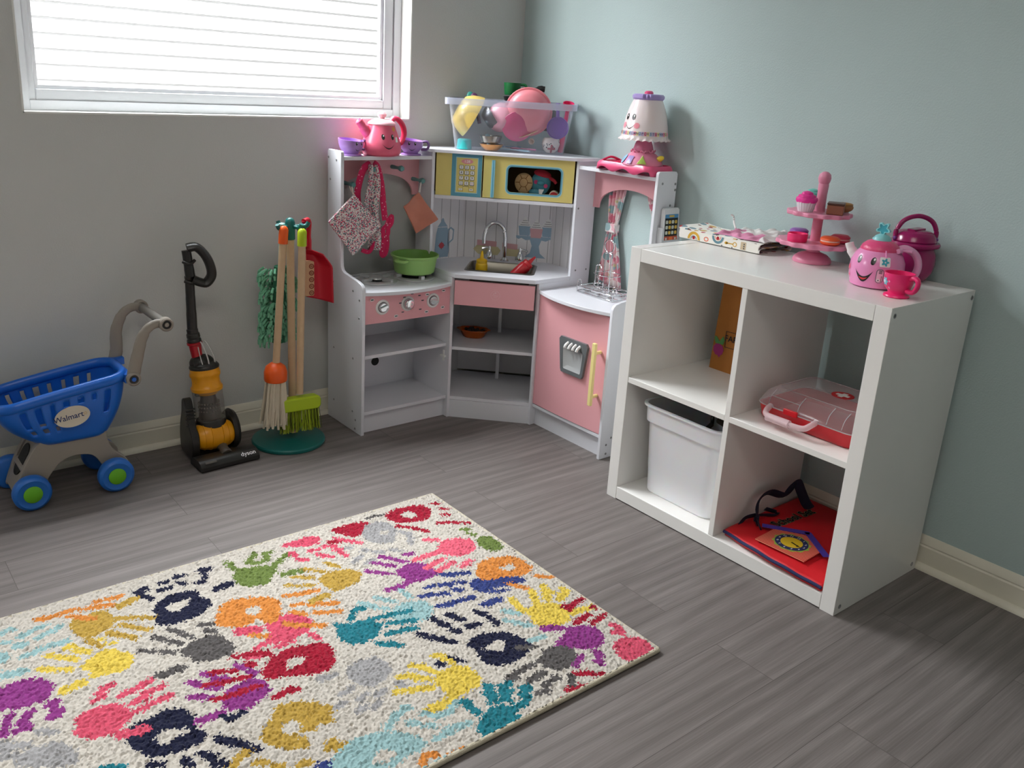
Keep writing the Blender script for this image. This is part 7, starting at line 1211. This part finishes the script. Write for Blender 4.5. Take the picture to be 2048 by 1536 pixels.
def rug():
    x0,x1,y0,y1=-2.42,-.897,-1.667,-.777; st=.0022
    nx=int((x1-x0)/st); ny=int((y1-y0)/st); rs=np.random.RandomState(3)
    X=np.linspace(x0,x1,nx+1); Y=np.linspace(y0,y1,ny+1)
    fx=(X[:-1]+X[1:])/2; fy=(Y[:-1]+Y[1:])/2
    # tuft-sized jitter makes the ragged edges of the print
    bx,by=nx//2+2,ny//2+2
    j1=np.kron(rs.normal(0,.0026,(bx,by)),np.ones((2,2)))[:nx,:ny]+rs.normal(0,.0008,(nx,ny)); j2=np.kron(rs.normal(0,.0026,(bx,by)),np.ones((2,2)))[:nx,:ny]+rs.normal(0,.0008,(nx,ny))
    PX_,PY_=np.meshgrid(fx,fy,indexing='ij'); PX_=PX_+j1; PY_=PY_+j2
    idx=np.zeros((nx,ny),np.int32)
    for it in RUG.split(';'):
        a=[int(v) for v in it.split(',')]; c,r,v=a[0],a[1]*.00086,np.array(a[2:],float).reshape(-1,2)/1000
        pad=r+.012
        i0=max(int((v[:,0].min()-pad-x0)/st),0); i1=min(int((v[:,0].max()+pad-x0)/st)+1,nx); k0=max(int((v[:,1].min()-pad-y0)/st),0); k1=min(int((v[:,1].max()+pad-y0)/st)+1,ny)
        if i1<=i0 or k1<=k0: continue
        qx=PX_[i0:i1,k0:k1]; qy=PY_[i0:i1,k0:k1]
        if r>0:
            (ax_,ay_),(bx_,by_)=v; dx,dy=bx_-ax_,by_-ay_; L2=dx*dx+dy*dy+1e-9
            tt=np.clip(((qx-ax_)*dx+(qy-ay_)*dy)/L2,0,1); ins=(qx-ax_-tt*dx)**2+(qy-ay_-tt*dy)**2<r*r
        else:
            n=len(v); V=v
            for _ in range(2):   # corner cutting rounds the outline
                V=np.concatenate([np.stack([.75*V[i]+.25*V[(i+1)%len(V)],.25*V[i]+.75*V[(i+1)%len(V)]]) for i in range(len(V))])
            ctr=V.mean(0); V=ctr+(V-ctr)*1.0
            ins=np.zeros(qx.shape,bool)
            for i in range(len(V)):
                (xa,ya),(xb,yb)=V[i],V[(i+1)%len(V)]
                if ya==yb: continue
                cnd=((ya>qy)!=(yb>qy))&(qx<(xb-xa)*(qy-ya)/(yb-ya)+xa); ins^=cnd
        sub=idx[i0:i1,k0:k1]; sub[ins]=c
    pal=np.array([rgb(*c)[:3] for c in RC]); col=pal[idx.T.reshape(-1)] if 0 else pal[idx]
    tone=np.kron(rs.normal(1,.065,(bx,by)),np.ones((2,2)))[:nx,:ny]*rs.normal(1,.03,(nx,ny)); col=np.clip(col*tone[...,None],0,1)
    Zt=.0125+np.kron(rs.normal(0,.0014,(bx+1,by+1)),np.ones((2,2)))[:nx+1,:ny+1]+rs.normal(0,.0006,(nx+1,ny+1))
    GX,GY=np.meshgrid(X,Y,indexing='ij'); GX=GX+rs.normal(0,.0005,GX.shape); GY=GY+rs.normal(0,.0005,GY.shape)
    GX[0]=x0;GX[-1]=x1;GY[:,0]=y0;GY[:,-1]=y1
    V=np.stack([GX,GY,Zt],-1).reshape(-1,3)
    I,J=np.meshgrid(np.arange(nx),np.arange(ny),indexing='ij'); a=I*(ny+1)+J
    Fc=np.stack([a,a+ny+1,a+ny+2,a+1],-1).reshape(-1,4)
    me=bpy.data.meshes.new('pile'); me.vertices.add(len(V)); me.vertices.foreach_set('co',(V-np.array([-1.66,-1.222,0])).ravel())
    me.loops.add(Fc.size); me.loops.foreach_set('vertex_index',Fc.ravel()); me.polygons.add(len(Fc)); me.polygons.foreach_set('loop_start',np.arange(0,Fc.size,4)); me.update(calc_edges=True)
    at=me.attributes.new('print','FLOAT_COLOR','FACE'); at.data.foreach_set('color',np.concatenate([col.reshape(-1,3),np.ones((len(Fc),1))],1).ravel())
    m=bpy.data.materials.new('tufted_handprint_pile'); m.use_nodes=True; nt=m.node_tree; b=nt.nodes['Principled BSDF']; an=nt.nodes.new('ShaderNodeAttribute'); an.attribute_name='print'
    nt.links.new(an.outputs['Color'],b.inputs['Base Color']); b.inputs['Roughness'].default_value=.95; b.inputs['Specular IOR Level'].default_value=.1; b.inputs['Sheen Weight'].default_value=.15
    me.materials.append(m); o=bpy.data.objects.new('pile',me); COLL.objects.link(o)
    t=thing('area_rug','cream area rug with many coloured handprints lying on the plank floor','rug',(-1.66,-1.222,0)); o.parent=t
    P=[(x0,y0),(x1,y0),(x1,y1),(x0,y1)]
    g=G().box(x0,x1,y0,y1,0.001,.008); part('backing',g,mat('rug_backing',(150,140,124),rough=.9),t,world=True)
    g=G().tube([(x0,y0,.0065),(x1,y0,.0065)],.0062,10).tube([(x1,y0,.0065),(x1,y1,.0065)],.0062,10).tube([(x1,y1,.0065),(x0,y1,.0065)],.0062,10).tube([(x0,y1,.0065),(x0,y0,.0065)],.0062,10)
    part('bound_edge',g,mat('rug_binding',(196,186,164),rough=.9,bump=.8,bscale=400),t,world=True)
rug()
